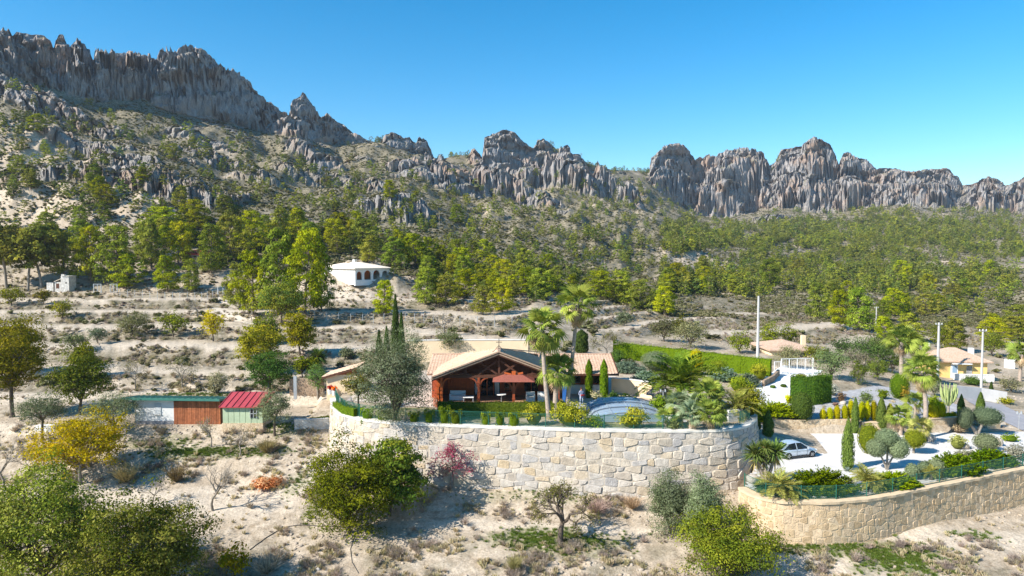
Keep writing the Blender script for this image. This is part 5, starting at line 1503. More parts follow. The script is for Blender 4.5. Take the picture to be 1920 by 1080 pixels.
# ------------------------------------------------------------------ sheds in the lower field
def sheds():
    zb = -1.95; y = 65.0
    X = lambda u, yy=y: (u - 960) / F * yy
    r = thing('long_shed', 'long low shed, half white and half brown boards, under a flat green roof', 'shed', (X(320), y, zb))
    M0 = Matrix.Translation((-X(320), -y, -zb))
    xa, xb, xc = X(246), X(320), X(408)
    PM().prism([(xa, y, zb - 0.4), (xa, y + 2.0, zb - 0.4), (xa, y + 2.0, zb + 2.08), (xa, y, zb + 2.38)], (xb - xa, 0, 0)).build('white_wall', M_WHITE, r, M0)
    PM().box(xa - 0.02, xb - 0.01, y - 0.05, y - 0.003, zb - 0.1, zb + 0.32).build('plinth', M_ASPH, r, M0)
    wd = PM().box(X(284), X(296), y - 0.05, y - 0.004, zb + 0.95, zb + 2.0).build('window', simple('grey_shutter', (0.55, 0.57, 0.57), 0.7, 0.05, 3, 0.05), r, M0)
    PM().box(X(284) - 0.04, X(296) + 0.04, y - 0.09, y - 0.004, zb + 0.87, zb + 0.945).build('sill', M_CONC, wd, M0)
    PM().box(xb + 0.003, xc, y + 0.05, y + 2.0, zb - 0.4, zb + 2.02).build('back_wall', M_WOODD, r, M0)
    mb = [simple('rust_brown_board', (0.33, 0.115, 0.05), 0.8, 0.3, 3, 0.3, rnd=0.2)]
    n = 26; w_ = (xc - xb) / n
    rng = random.Random(4)
    for k in range(n):
        PM().box(xb + k * w_ + 0.012, xb + (k + 1) * w_ - 0.006, y - 0.03 - 0.025 * rng.random(), y + 0.04, zb - 0.15 + 0.1 * rng.random(), zb + 2.2).build('board', mb[0], r, M0)
    rf = PM(); x0 = X(226); x1 = X(411)
    rf.prism([(x0, y - 0.55, zb + 2.42), (x1, y - 0.55, zb + 2.30), (x1, y - 0.55, zb + 2.52), (x0, y - 0.55, zb + 2.64)], (0, 2.9, -0.36))
    ro = rf.build('roof', simple('green_sheet_roof', (0.06, 0.19, 0.15), 0.5, 0.12, 2, 0.05), r, M0)
    sl = PM()
    for k in range(18):
        xx = x0 + (x1 - x0) * (k + 0.5) / 18; zz = zb + 2.64 - 0.12 * (k + 0.5) / 18; sl.bar((xx, y - 0.5, zz + 0.03), (xx, y + 2.3, zz - 0.32), 0.06, 0.04)
    sl.build('roof_seam', MATS['green_sheet_roof'], ro, M0)
    # green shed
    y2 = 63.7; xa, xb = X(412, y2), X(488, y2)
    r2 = thing('garden_shed', 'pale green panel shed with red sheet roof beside the long shed', 'shed', (xa, y2, zb)); M1 = Matrix.Translation((-xa, -y2, -zb))
    mg = simple('pale_green_panel', (0.42, 0.50, 0.33), 0.6, 0.1, 2, 0.05, rnd=0.06)
    PM().box(xa - 0.03, xb + 0.03, y2 - 0.06, y2 + 2.6, zb - 0.5, zb + 0.42).build('plinth', M_RUB, r2, M1)
    PM().box(xa, xb, y2 + 0.05, y2 + 2.5, zb + 0.423, zb + 1.95).build('wall', mg, r2, M1)
    n = 7; w_ = (xb - xa) / n
    for k in range(n):
        PM().box(xa + k * w_ + 0.02, xa + (k + 1) * w_ - 0.02, y2 - 0.0, y2 + 0.045, zb + 0.425, zb + 1.95).build('panel', mg, r2, M1)
    wn = PM(); wx = X(471, y2); wn.box(wx - 0.28, wx + 0.28, y2 - 0.06, y2 - 0.004, zb + 0.95, zb + 1.7)
    wo = wn.build('window', M_DARKG, r2, M1)
    fr = PM(); fr.box(wx - 0.03, wx + 0.03, y2 - 0.09, y2 - 0.062, zb + 0.95, zb + 1.7); fr.box(wx - 0.3, wx + 0.3, y2 - 0.09, y2 - 0.062, zb + 1.3, zb + 1.36)
    for s in (-1, 1): fr.box(wx + s * 0.3 - 0.03, wx + s * 0.3 + 0.03, y2 - 0.09, y2 - 0.004, zb + 0.9, zb + 1.75)
    fr.build('frame', M_METAL, wo, M1)
    mr = simple('red_sheet_roof', (0.40, 0.055, 0.06), 0.45, 0.12, 2, 0.05, spec=0.4, rnd=0.08)
    nn = 7; x0, x1 = xa - 0.2, xb + 0.25; w_ = (x1 - x0) / nn
    for k in range(nn):
        PM().prism([(x0 + k * w_ + 0.01, y2 - 0.3, zb + 1.92), (x0 + (k + 1) * w_ - 0.01, y2 - 0.3, zb + 1.92), (x0 + (k + 1) * w_ - 0.01, y2 + 2.8, zb + 2.75), (x0 + k * w_ + 0.01, y2 + 2.8, zb + 2.75)], (0, 0, 0.06)).build('roof_panel', mr, r2, M1)
        PM().bar((x0 + k * w_, y2 - 0.3, zb + 2.0), (x0 + k * w_, y2 + 2.8, zb + 2.83), 0.05, 0.09).build('roof_seam', mr, r2, M1)
sheds()

# ------------------------------------------------------------------ houses on the hill and in the valley
def arch_wall(width, height, ops, thick):
    """front wall in the XZ plane with arched openings (x centre, half width, sill, spring height)"""
    g = PM(); x = 0.0
    for (c, hw, z0, zs) in ops:
        g.box(x, c - hw, 0, thick, 0, height)
        if z0 > 0: g.box(c - hw, c + hw, 0, thick, 0, z0)
        n = 8; pts = [(c - hw * math.cos(a), zs + hw * math.sin(a)) for a in np.linspace(0, math.pi, n + 1)]
        for (xa, za), (xb, zb) in zip(pts[:-1], pts[1:]):
            g.prism([(xa, 0, za), (xb, 0, zb), (xb, 0, height), (xa, 0, height)], (0, thick, 0))
        x = c + hw
    g.box(x, width, 0, thick, 0, height)
    return g

def hip_roof(x0, x1, y0, y1, z, hgt, ov=0.4, ridge=0.4):
    g = PM(); x0 -= ov; x1 += ov; y0 -= ov; y1 += ov
    ins = min(x1 - x0, y1 - y0) / 2
    if x1 - x0 >= y1 - y0: ra, rb = ((x0 + ins, (y0 + y1) / 2), (x1 - ins + 0.01, (y0 + y1) / 2))
    else: ra, rb = (((x0 + x1) / 2, y0 + ins), ((x0 + x1) / 2, y1 - ins + 0.01))
    v = [(x0, y0, z), (x1, y0, z), (x1, y1, z), (x0, y1, z), (*ra, z + hgt), (*rb, z + hgt), (x0, y0, z - 0.18), (x1, y0, z - 0.18), (x1, y1, z - 0.18), (x0, y1, z - 0.18)]
    if x1 - x0 >= y1 - y0: f = [(0, 1, 5, 4), (1, 2, 5), (2, 3, 4, 5), (3, 0, 4)]
    else: f = [(0, 1, 4), (1, 2, 5, 4), (2, 3, 5), (3, 0, 4, 5)]
    f += [(6, 7, 1, 0), (7, 8, 2, 1), (8, 9, 3, 2), (9, 6, 0, 3), (9, 8, 7, 6)]
    return g.add(v, f)

def villa():
    zb = zv(525, 147); A = at(666, 525, 146); Bp = at(730, 525, 152.5)
    d = Vector((Bp.x - A.x, Bp.y - A.y, 0)); wdt = d.length; ang = math.atan2(d.y, d.x)
    r = thing('arched_villa', 'white villa with pale roof and four terracotta arches on the hill', 'house', (A.x, A.y, zb), ang)
    h = 2.35; dp = 13.5
    aw = arch_wall(wdt, h, [(wdt * 0.12, wdt * 0.075, 0.0, 1.15), (wdt * 0.36, wdt * 0.10, 0, 1.15), (wdt * 0.62, wdt * 0.10, 0, 1.15), (wdt * 0.87, wdt * 0.085, 0, 1.15)], 0.35)
    aw.build('arcade', M_WHITE, r)
    w2 = PM(); w2.box(0.0, 0.3, 0.353, dp, -1.0, h); w2.box(0.3, wdt, dp - 0.3, dp, -1, h); w2.box(wdt - 0.3, wdt, 2.4, dp - 0.3, -1, h); w2.box(0.0, wdt, 0.0, 0.35, -1.2, -0.003); w2.box(0.303, wdt - 0.303, 0.36, 2.4, -1, 0.02)
    w2.build('wall', M_WHITE, r)
    PM().box(0.303, wdt - 0.303, 2.0, 2.2, 0.02, h).build('arcade_back_wall', simple('terracotta_plaster', (0.50, 0.14, 0.05), 0.8, 0.1, 2, 0.1), r)
    for c in (0.36, 0.62): PM().box(wdt * c - 0.45, wdt * c + 0.45, 1.95, 1.997, 0.02, 2.1).build('door', M_WOODD, r)
    for yy in (3.5, 7.5):
        o = PM().box(-0.04, -0.003, yy, yy + 1.0, 0.9, 1.9).build('window', simple('pale_shutter', (0.72, 0.66, 0.58), 0.7, 0.05, 3, 0), r)
        PM().box(-0.1, -0.003, yy - 0.1, yy + 1.1, 0.80, 0.895).build('sill', M_CONC, o)
    rf = hip_roof(0, wdt, 0, dp, h + 0.18, 1.25, 0.5).build('roof', M_TILE2, r)
    PM().box(wdt * 0.55, wdt * 0.55 + 0.7, dp * 0.55, dp * 0.55 + 0.7, h + 0.8, h + 2.0).build('chimney', M_WHITE, rf)
villa()

def yellow_house():
    y0 = 100.0; A = at(1752, 728, y0 + 1.0); Bp = at(1850, 728, y0)
    d = Vector((Bp.x - A.x, Bp.y - A.y, 0)); wdt = d.length
    zb = zv(734, y0); h = zv(680, y0) - zb
    r = thing('yellow_house', 'yellow two storey house with terracotta hip roof and white balcony', 'house', (A.x, A.y, zb), math.atan2(d.y, d.x))
    PM().box(0, wdt, 0, 6, -0.8, h).build('wall', M_YELLOW, r)
    rf = hip_roof(0, wdt, 0, 6, h + 0.18, 1.6, 0.55).build('roof', M_TILE, r)
    PM().box(wdt * 0.86, wdt * 0.86 + 0.6, 3.0, 3.6, h + 0.2, h + 1.7).build('chimney', M_WHITE, rf)
    PM().box(wdt * 0.1, wdt * 0.1 + 0.15, 3.9, 4.05, h + 1.7, h + 2.3).build('finial', M_CONC, rf)
    bz = h * 0.42
    b = PM(); b.box(wdt * 0.28, wdt + 0.3, -1.3, -0.003, bz - 0.18, bz); bo = b.build('balcony', M_WHITE, r)
    g = PM(); n = 26
    for k in range(n + 1): g.box(wdt * 0.28 + (wdt * 0.72 + 0.2) * k / n, wdt * 0.28 + (wdt * 0.72 + 0.2) * k / n + 0.16, -1.28, -1.16, bz + 0.003, bz + 0.8)
    g.build('baluster', M_WHITE, bo); PM().box(wdt * 0.28, wdt + 0.3, -1.32, -1.12, bz + 0.803, bz + 0.92).build('handrail', M_WHITE, bo)
    PM().box(wdt * 0.30, wdt + 0.2, -1.1, -0.003, -0.6, bz - 0.183).build('basement', M_WHITE, r)
    a = PM().box(wdt * 0.30, wdt * 0.44, -0.06, -0.004, bz + 0.003, h - 0.25).build('door_frame', M_WHITE, r)
    PM().box(wdt * 0.33, wdt * 0.415, -0.09, -0.063, bz + 0.9, h - 0.5).build('pane', simple('pale_glass', (0.25, 0.36, 0.48), 0.2, 0.05, 2, 0), a)
    w_ = PM().box(wdt * 0.61, wdt * 0.70, -0.05, -0.004, bz + 0.7, h - 0.55).build('window', M_DARKG, r)
    g = PM()
    for k in range(5): g.box(wdt * 0.61 + wdt * 0.09 * k / 4 - 0.02, wdt * 0.61 + wdt * 0.09 * k / 4 + 0.02, -0.1, -0.053, bz + 0.7, h - 0.55)
    g.build('window_bar', M_WHITE, w_)
    PM().box(wdt * 0.3, wdt * 0.66, -0.9, -0.003, h - 0.22, h - 0.1).build('awning', M_WHITE, r)
yellow_house()

def low_house(label, u0, u1, v, y, h, rh, mat, rmat, dp=7, chim=None, name='low_house', wins=2):
    A = at(u0, v, y); Bp = at(u1, v, y); wdt = Bp.x - A.x
    r = thing(name, label, 'house', (A.x, A.y, A.z))
    PM().box(0, wdt, 0, dp, -1.5, h).build('wall', mat, r)
    rf = hip_roof(0, wdt, 0, dp, h + 0.18, rh, 0.45).build('roof', rmat, r)
    if chim: PM().box(wdt * chim, wdt * chim + 0.6, dp * 0.4, dp * 0.4 + 0.6, h + 0.3, h + rh + 0.9).build('chimney', M_CREAM, rf)
    for k in range(wins):
        x = wdt * (k + 0.7) / (wins + 0.4); o = PM().box(x - 0.5, x + 0.5, -0.05, -0.004, h * 0.35, h * 0.8).build('window', M_DARKG, r)
        PM().box(x - 0.6, x + 0.6, -0.12, -0.004, h * 0.35 - 0.1, h * 0.35 - 0.005).build('sill', M_CONC, o)
low_house('low pale bungalow with terracotta roof and chimney behind the white gate', 1446, 1530, 676, 102, 1.45, 1.0, M_CREAM, M_TILE, 8, 0.88)
low_house('small house with red roof half hidden among the tall pines', 343, 388, 498, 165, 2.6, 1.3, simple('grey_pink_plaster', (0.45, 0.33, 0.31), 0.9, 0.1, 2, 0.1), simple('red_roof', (0.50, 0.05, 0.035), 0.7, 0.15, 2, 0.1), 6, None, 'hidden_house')
low_house('flat roofed pale farmhouse far away in the valley forest', 1745, 1790, 586, 240, 2.2, 0.6, M_CREAM, M_TILE2, 8, None, 'far_farmhouse', 3)

def stone_hut():
    y = 148; A = at(100, 541, y)
    r = thing('stone_hut', 'small ruined stone hut with a stepped wall under the pines', 'hut', (A.x, A.y, A.z)); r.scale = (0.82, 0.82, 0.82)
    PM().box(2.0, 4.1, 0, 3, -1, 3.2).build('tower_wall', M_RUBG, r); PM().box(-2.0, -0.3, 0.4, 3, -1, 1.5).build('low_wall', M_RUBG, r); PM().box(0.3, 1.997, 0.2, 3, -1, 1.7).build('middle_wall', M_RUBG, r)
    PM().prism([(0.2, 0, 1.75), (2.0, 0, 2.5), (2.0, 0, 2.62), (0.2, 0, 1.87)], (0, 3, 0)).build('roof_slab', M_TILE2, r)
    PM().box(1.8, 2.6, 0.5, 1.3, 3.203, 3.7).build('chimney', M_RUBG, r)
    PM().box(2.3, 4.3, -0.2, 3.1, 3.203, 3.32).build('cap_slab', M_CONC, r)
    PM().box(3.2, 3.5, -0.03, -0.003, 1.3, 1.7).build('window', M_DARKG, r); PM().box(0.6, 1.4, 0.17, 0.197, 0, 1.3).build('doorway', M_WOODD, r)
stone_hut()
plain_wall('grey_boundary_wall', 'long grey white boundary wall in front of the yellow house', [(1792, 746), (1840, 750), (1888, 758)], 1.45, 0.25, simple('grey_render', (0.50, 0.49, 0.48), 0.9, 0.1, 1, 0.2))

# ------------------------------------------------------------------ poles
def pole(label, u, vb, vt, y, r=0.13, head=True):
    b = at(u, vb, y); top = zv(vt, y)
    root = thing('utility_pole', label, 'pole', (b.x, b.y, b.z))
    h = top - b.z
    PM().cyl((0, 0), r * 1.35, -0.4, h, 10, r * 0.8).build('shaft', M_POLE, root)
    if head:
        PM().bar((-0.5, 0, h - 0.25), (0.5, 0, h - 0.25), 0.08).build('cross_arm', M_METAL, root)
        for s in (-0.42, 0.0, 0.42): PM().cyl((s, 0), 0.05, h - 0.205, h - 0.02, 6).build('insulator', M_WHITE, root)
pole('tall pale utility pole behind the right end of the long hedge', 1420.5, 672, 555, 96, 0.17, False)
pole('thin utility pole far off at the edge of the valley pines', 1289, 602, 569, 200, 0.12)
pole('utility pole on the bare slope above the valley houses', 1642, 634, 575, 165, 0.13)
pole('thick utility pole left of the yellow house', 1757, 735, 605, 97, 0.17)
pole('slim tall utility pole in front of the yellow house', 1839, 752, 617, 88, 0.13)
pole('small utility pole far off among the valley trees', 1737, 600, 562, 230, 0.13, False)

def cable(label, a, b, sag):
    A_ = at(*a); B_ = at(*b); g = Geo(); t = np.linspace(0, 1, 16)[:, None]
    pts = np.array(A_) * (1 - t) + np.array(B_) * t; pts[:, 2] -= sag * 4 * (t * (1 - t))[:, 0]
    tube(g, pts, np.full(16, 0.018), 4); tag(link('power_cable', g.mesh('cable', M_IRON, False, False)), label, 'cable')
cable('thin power cable between the two poles beside the yellow house', (1757, 608, 97), (1839, 620, 88), 0.5)
cable('thin power cable running from the slim pole out of the picture at right', (1839, 620, 88), (2010, 630, 80), 0.6)

# ------------------------------------------------------------------ pool enclosure
def pool_cover():
    cx = 9.95
    r = thing('pool_enclosure', 'curved translucent pool enclosure in three telescoping sections beside the palms', 'pool cover', (cx, 58, 0.06))
    m, t, b = new_mat('tinted_polycarbonate')
    b.inputs['Base Color'].default_value = (0.34, 0.43, 0.52, 1); b.inputs['Roughness'].default_value = 0.16; b.inputs['Specular IOR Level'].default_value = 0.5
    b.inputs['Alpha'].default_value = 0.80
    rib = simple('aluminium_rib', (0.42, 0.47, 0.53), 0.4, 0.05, 3, 0, metal=0.5)
    for k, (y0, y1, sp, hh) in enumerate(((-0.4, 1.8, 5.9, 0.78), (1.6, 3.4, 6.2, 0.88), (3.2, 5.0, 6.5, 0.97))):
        def arc(q, extra=0.0):
            return (-(sp / 2 + extra) * math.cos(q) , (hh + extra) * math.sin(q) ** 0.85)
        n = 28; ps = [arc(q) for q in np.linspace(0, math.pi, n + 1)]
        V = [(x, y, z) for y in (y0, y1) for (x, z) in ps]
        g = PM().add(V, [(i, i + 1, n + 2 + i, n + 1 + i) for i in range(n)])
        o = g.build('vault_panel', m, r, None, True)
        for yy in (y0, (y0 + y1) / 2, y1):
            rb = PM(); pr = [arc(q, 0.03) for q in np.linspace(0, math.pi, 15)]
            for (xa, za), (xb, zb) in zip(pr[:-1], pr[1:]): rb.bar((xa, yy, za), (xb, yy, zb), 0.05, 0.035, (0, 1, 0))
            rb.build('rib', rib, o)
        for q in (0.5, 1.05, 1.6, 2.1, 2.65):
            x, z = arc(q, 0.02); PM().bar((x, y0, z), (x, y1, z), 0.045).build('rail', rib, o)
    n = 24; sp, hh = 5.9, 0.78
    ps = [(-(sp / 2) * math.cos(q), -0.39, hh * math.sin(q) ** 0.85) for q in np.linspace(0, math.pi, n + 1)]
    PM().add(ps, [tuple(range(n + 1))]).build('end_panel', m, r)
    PM().box(-2.6, 2.6, 0.0, 4.8, -0.05, 0.02).build('pool_water', simple('pool_water', (0.10, 0.30, 0.38), 0.05, 0.1, 2, 0, spec=0.5), r)
pool_cover()

# thatched parasol, lamp, white bench, lounger
def thatch(label, u, v, y, rad, h):
    p = at(u, v, y); r = thing('thatched_parasol', label, 'parasol', (p.x, p.y, p.z))
    PM().cyl((0, 0), 0.06, 0, h, 8).build('pole', M_WOODD, r)
    g = PM(); n = 20
    prof = [(rad, h - 0.55), (rad * 0.62, h - 0.12), (rad * 0.25, h + 0.2), (0.04, h + 0.4)]
    V = [(q * (1 + 0.03 * ((i * 7) % 3 - 1)) * math.cos(i * 2 * math.pi / n), q * math.sin(i * 2 * math.pi / n), z - 0.05 * ((i * 5) % 3) * (1 if k == 0 else 0)) for k, (q, z) in enumerate(prof) for i in range(n)]
    g.add(V, [(k * n + i, k * n + (i + 1) % n, (k + 1) * n + (i + 1) % n, (k + 1) * n + i) for k in range(3) for i in range(n)])
    g.build('thatch', simple('grey_thatch', (0.34, 0.29, 0.26), 0.95, 0.25, 9, 0.6), r)
thatch('grey thatched parasol beside the feather palm, behind the pool', 1238, 772, 64.5, 1.35, 2.25)
def lamp(label, u, v, y, h):
    p = at(u, v, y); r = thing('garden_lamp', label, 'lamp post', (p.x, p.y, p.z))
    PM().cyl((0, 0), 0.035, 0, h, 8).build('pole', M_METAL, r); PM().bar((-0.2, 0, h - 0.1), (0.2, 0, h - 0.1), 0.04).build('arm', M_METAL, r)
    for s in (-0.2, 0.2): PM().cyl((s, 0), 0.09, h - 0.08, h + 0.15, 8, 0.06).build('lantern', M_METAL, r)
lamp('double headed grey garden lamp beside the thatched parasol', 1243, 772, 61.5, 1.9)
lamp('thin lamp post at the right edge beside the road', 1910, 806, 68, 1.7)
b_ = thing('white_bench', 'white slatted bench behind the pool enclosure before the low hedge', 'bench', atz(1139, 764, 0.05))
for k in range(3): PM().box(-0.9, 0.9, -0.25 + k * 0.17, -0.12 + k * 0.17, 0.42, 0.46).build('slat', M_WHITE, b_)
PM().box(-0.9, 0.9, 0.28, 0.32, 0.47, 0.85).build('backrest', M_WHITE, b_)
for s in (-0.85, 0.8): PM().box(s, s + 0.06, -0.25, 0.3, 0, 0.418).build('leg', M_WHITE, b_)
def pillar(label, u, v, y, h, name='gate_pillar'):
    p = at(u, v, y); r = thing(name, label, 'pillar', (p.x, p.y, p.z))
    PM().box(-0.25, 0.25, -0.25, 0.25, -0.2, h).build('shaft', M_WHITE, r); PM().box(-0.32, 0.32, -0.32, 0.32, h + 0.003, h + 0.12).build('cap', M_WHITE, r)
    g = Geo(); ellipsoid_geo(g, (0, 0, h + 0.26), (0.15, 0.15, 0.16), (1, 1, 1), 10, 7); link('ball', g.mesh('ball', M_WHITE, True, False), r)
pillar('white garden pillar with a ball at the corner of the boulder wall, nearer one', 1391, 790, 59.5, 1.1)
pillar('white garden pillar with a ball behind the corner of the boulder wall, by the juniper', 1409, 783, 61.5, 1.2)
plain_wall('white_garden_wall', 'low white wall among the fan palms at the right end of the terrace', [(1366, 792), (1388, 790)], 1.0, 0.25, M_WHITE, z0=0.0)
tag(PM().box(-0.9, 0.9, -0.35, 0.35, -0.1, 0.45).build('water_trough', M_WHITE), 'white trough on the soil below the round olive tree at left', 'trough').location = at(88, 806, 64)

# ------------------------------------------------------------------ car
def car():
    p = atz(1486, 855, PARKZ + 0.02)
    r = thing('silver_car', 'silver hatchback parked on the pale forecourt beside the yucca', 'car', (p.x + 0.15, p.y + 0.0, p.z), R(17)); r.scale = (0.9, 0.9, 0.9)
    paint = simple('silver_paint', (0.60, 0.67, 0.74), 0.22, 0.03, 1, 0, metal=0.45, spec=0.5)
    # lengthwise stations: x, half width, sill z, shoulder z, top z
    st = [(-2.05, 0.62, 0.42, 0.70, 0.78), (-1.95, 0.80, 0.25, 0.80, 0.98), (-1.3, 0.88, 0.20, 0.86, 0.98), (-0.4, 0.89, 0.20, 0.86, 0.95), (0.5, 0.89, 0.20, 0.85, 0.93), (1.2, 0.87, 0.20, 0.80, 0.88), (1.8, 0.80, 0.24, 0.68, 0.76), (2.08, 0.60, 0.36, 0.56, 0.62)]
    V = []; k = 10
    for (x, hw, z0, zs, zt) in st:
        V += [(x, -hw * 0.86, z0), (x, -hw, z0 + 0.15), (x, -hw, zs - 0.08), (x, -hw * 0.95, zs), (x, -hw * 0.80, zt), (x, hw * 0.80, zt), (x, hw * 0.95, zs), (x, hw, zs - 0.08), (x, hw, z0 + 0.15), (x, hw * 0.86, z0)]
    n = len(st)
    f = [(i * k + a, i * k + (a + 1) % k, (i + 1) * k + (a + 1) % k, (i + 1) * k + a) for i in range(n - 1) for a in range(k)] + [tuple(range(k))[::-1], tuple(range((n - 1) * k, n * k))]
    PM().add(V, f).build('body', paint, r, None, True)
    # cabin: dark glass with a painted roof and pillars
    gs = [(-1.9, 0.70, 0.97, 0.64), (-1.25, 0.80, 1.36, 0.60), (-0.5, 0.82, 1.47, 0.62), (0.25, 0.82, 1.42, 0.61), (1.05, 0.78, 0.90, 0.70)]
    V = []
    for (x, hb, zt, ht) in gs: V += [(x, -hb, 0.88), (x, -ht, zt), (x, ht, zt), (x, hb, 0.88)]
    f = [(i * 4 + a, i * 4 + a + 1, i * 4 + 5 + a, i * 4 + 4 + a) for i in range(4) for a in range(3)]
    PM().add(V, f).build('windows', M_DARKG, r)
    rf = []
    for (x, hb, zt, ht) in gs[1:4]: rf += [(x, -ht * 1.03, zt + 0.006), (x, -ht * 0.7, zt + 0.035), (x, ht * 0.7, zt + 0.035), (x, ht * 1.03, zt + 0.006)]
    PM().add(rf, [(i * 4 + a, i * 4 + a + 1, i * 4 + 5 + a, i * 4 + 4 + a) for i in range(2) for a in range(3)]).build('roof', paint, r, None, True)
    for s in (-1, 1):
        pl = PM()
        for (x0, z0, x1, z1, w_) in ((-1.9, 0.95, -1.25, 1.37, 0.16), (-0.35, 0.9, -0.4, 1.46, 0.07), (1.05, 0.9, 0.25, 1.43, 0.07)):
            pl.bar((x0, s * 0.815 if x0 > -1.5 else s * 0.74, z0), (x1, s * 0.63, z1), 0.03, w_, (1, 0, 0))
        pl.build('pillar', paint, r)
        PM().box(0.72, 0.9, s * 0.98 - 0.09, s * 0.98 + 0.09, 0.92, 1.06).build('mirror', paint, r)
        PM().box(1.78, 2.02, s * 0.58 - 0.14, s * 0.58 + 0.14, 0.56, 0.68).build('headlight', M_WHITE, r)
        PM().box(-2.06, -1.93, s * 0.66 - 0.1, s * 0.66 + 0.1, 0.62, 0.86).build('tail_light', simple('red_lens', (0.4, 0.02, 0.02), 0.2, 0.05, 2, 0), r)
        d = PM()
        d.box(-0.42, 0.74, s * 0.893 - 0.006, s * 0.893 + 0.006, 0.34, 0.36); d.box(0.735, 0.755, s * 0.89 - 0.006, s * 0.89 + 0.006, 0.36, 0.86); d.box(-0.43, -0.41, s * 0.895 - 0.006, s * 0.895 + 0.006, 0.36, 0.86)
        dd = d.build('door_gap', M_IRON, r); PM().box(-0.36, -0.16, s * 0.905 - 0.015, s * 0.905 + 0.015, 0.72, 0.76).build('handle', paint, dd)
        PM().box(-1.35, 1.25, s * 0.86 - 0.03, s * 0.86 + 0.03, 0.16, 0.27).build('sill_trim', M_IRON, r)
        for x in (-1.32, 1.32):
            c = (x, s * 0.80)
            def ring(rad, w_): return [(x + rad * math.cos(i * 2 * math.pi / 20), s * 0.80 + w_ * s, 0.33 + rad * math.sin(i * 2 * math.pi / 20)) for i in range(20)]
            V = ring(0.33, -0.11) + ring(0.33, 0.10) + ring(0.215, 0.115)
            wh = PM().add(V, [(i, (i + 1) % 20, 20 + (i + 1) % 20, 20 + i) for i in range(20)] + [(20 + i, 20 + (i + 1) % 20, 40 + (i + 1) % 20, 40 + i) for i in range(20)] + [tuple(range(20))]).build('wheel', simple('tyre_rubber', (0.018, 0.018, 0.02), 0.8, 0.1, 3, 0) if 'tyre_rubber' not in MATS else MATS['tyre_rubber'], r)
            rm = PM().add(ring(0.215, 0.108), [tuple(range(20))]); rm.build('rim', M_IRON, wh)
            sp = PM()
            for q in range(5):
                a = q * 2 * math.pi / 5; sp.bar((x + 0.04 * math.cos(a), s * 0.80 + 0.118 * s, 0.33 + 0.04 * math.sin(a)), (x + 0.21 * math.cos(a), s * 0.80 + 0.118 * s, 0.33 + 0.21 * math.sin(a)), 0.05, 0.02, (0, 1, 0))
            sp.build('spoke', M_METAL, wh)
    PM().box(1.95, 2.09, -0.45, 0.45, 0.36, 0.5).build('grille', M_IRON, r)
    PM().box(-2.085, -2.04, -0.26, 0.26, 0.58, 0.69).build('number_plate', M_WHITE, r)
car()

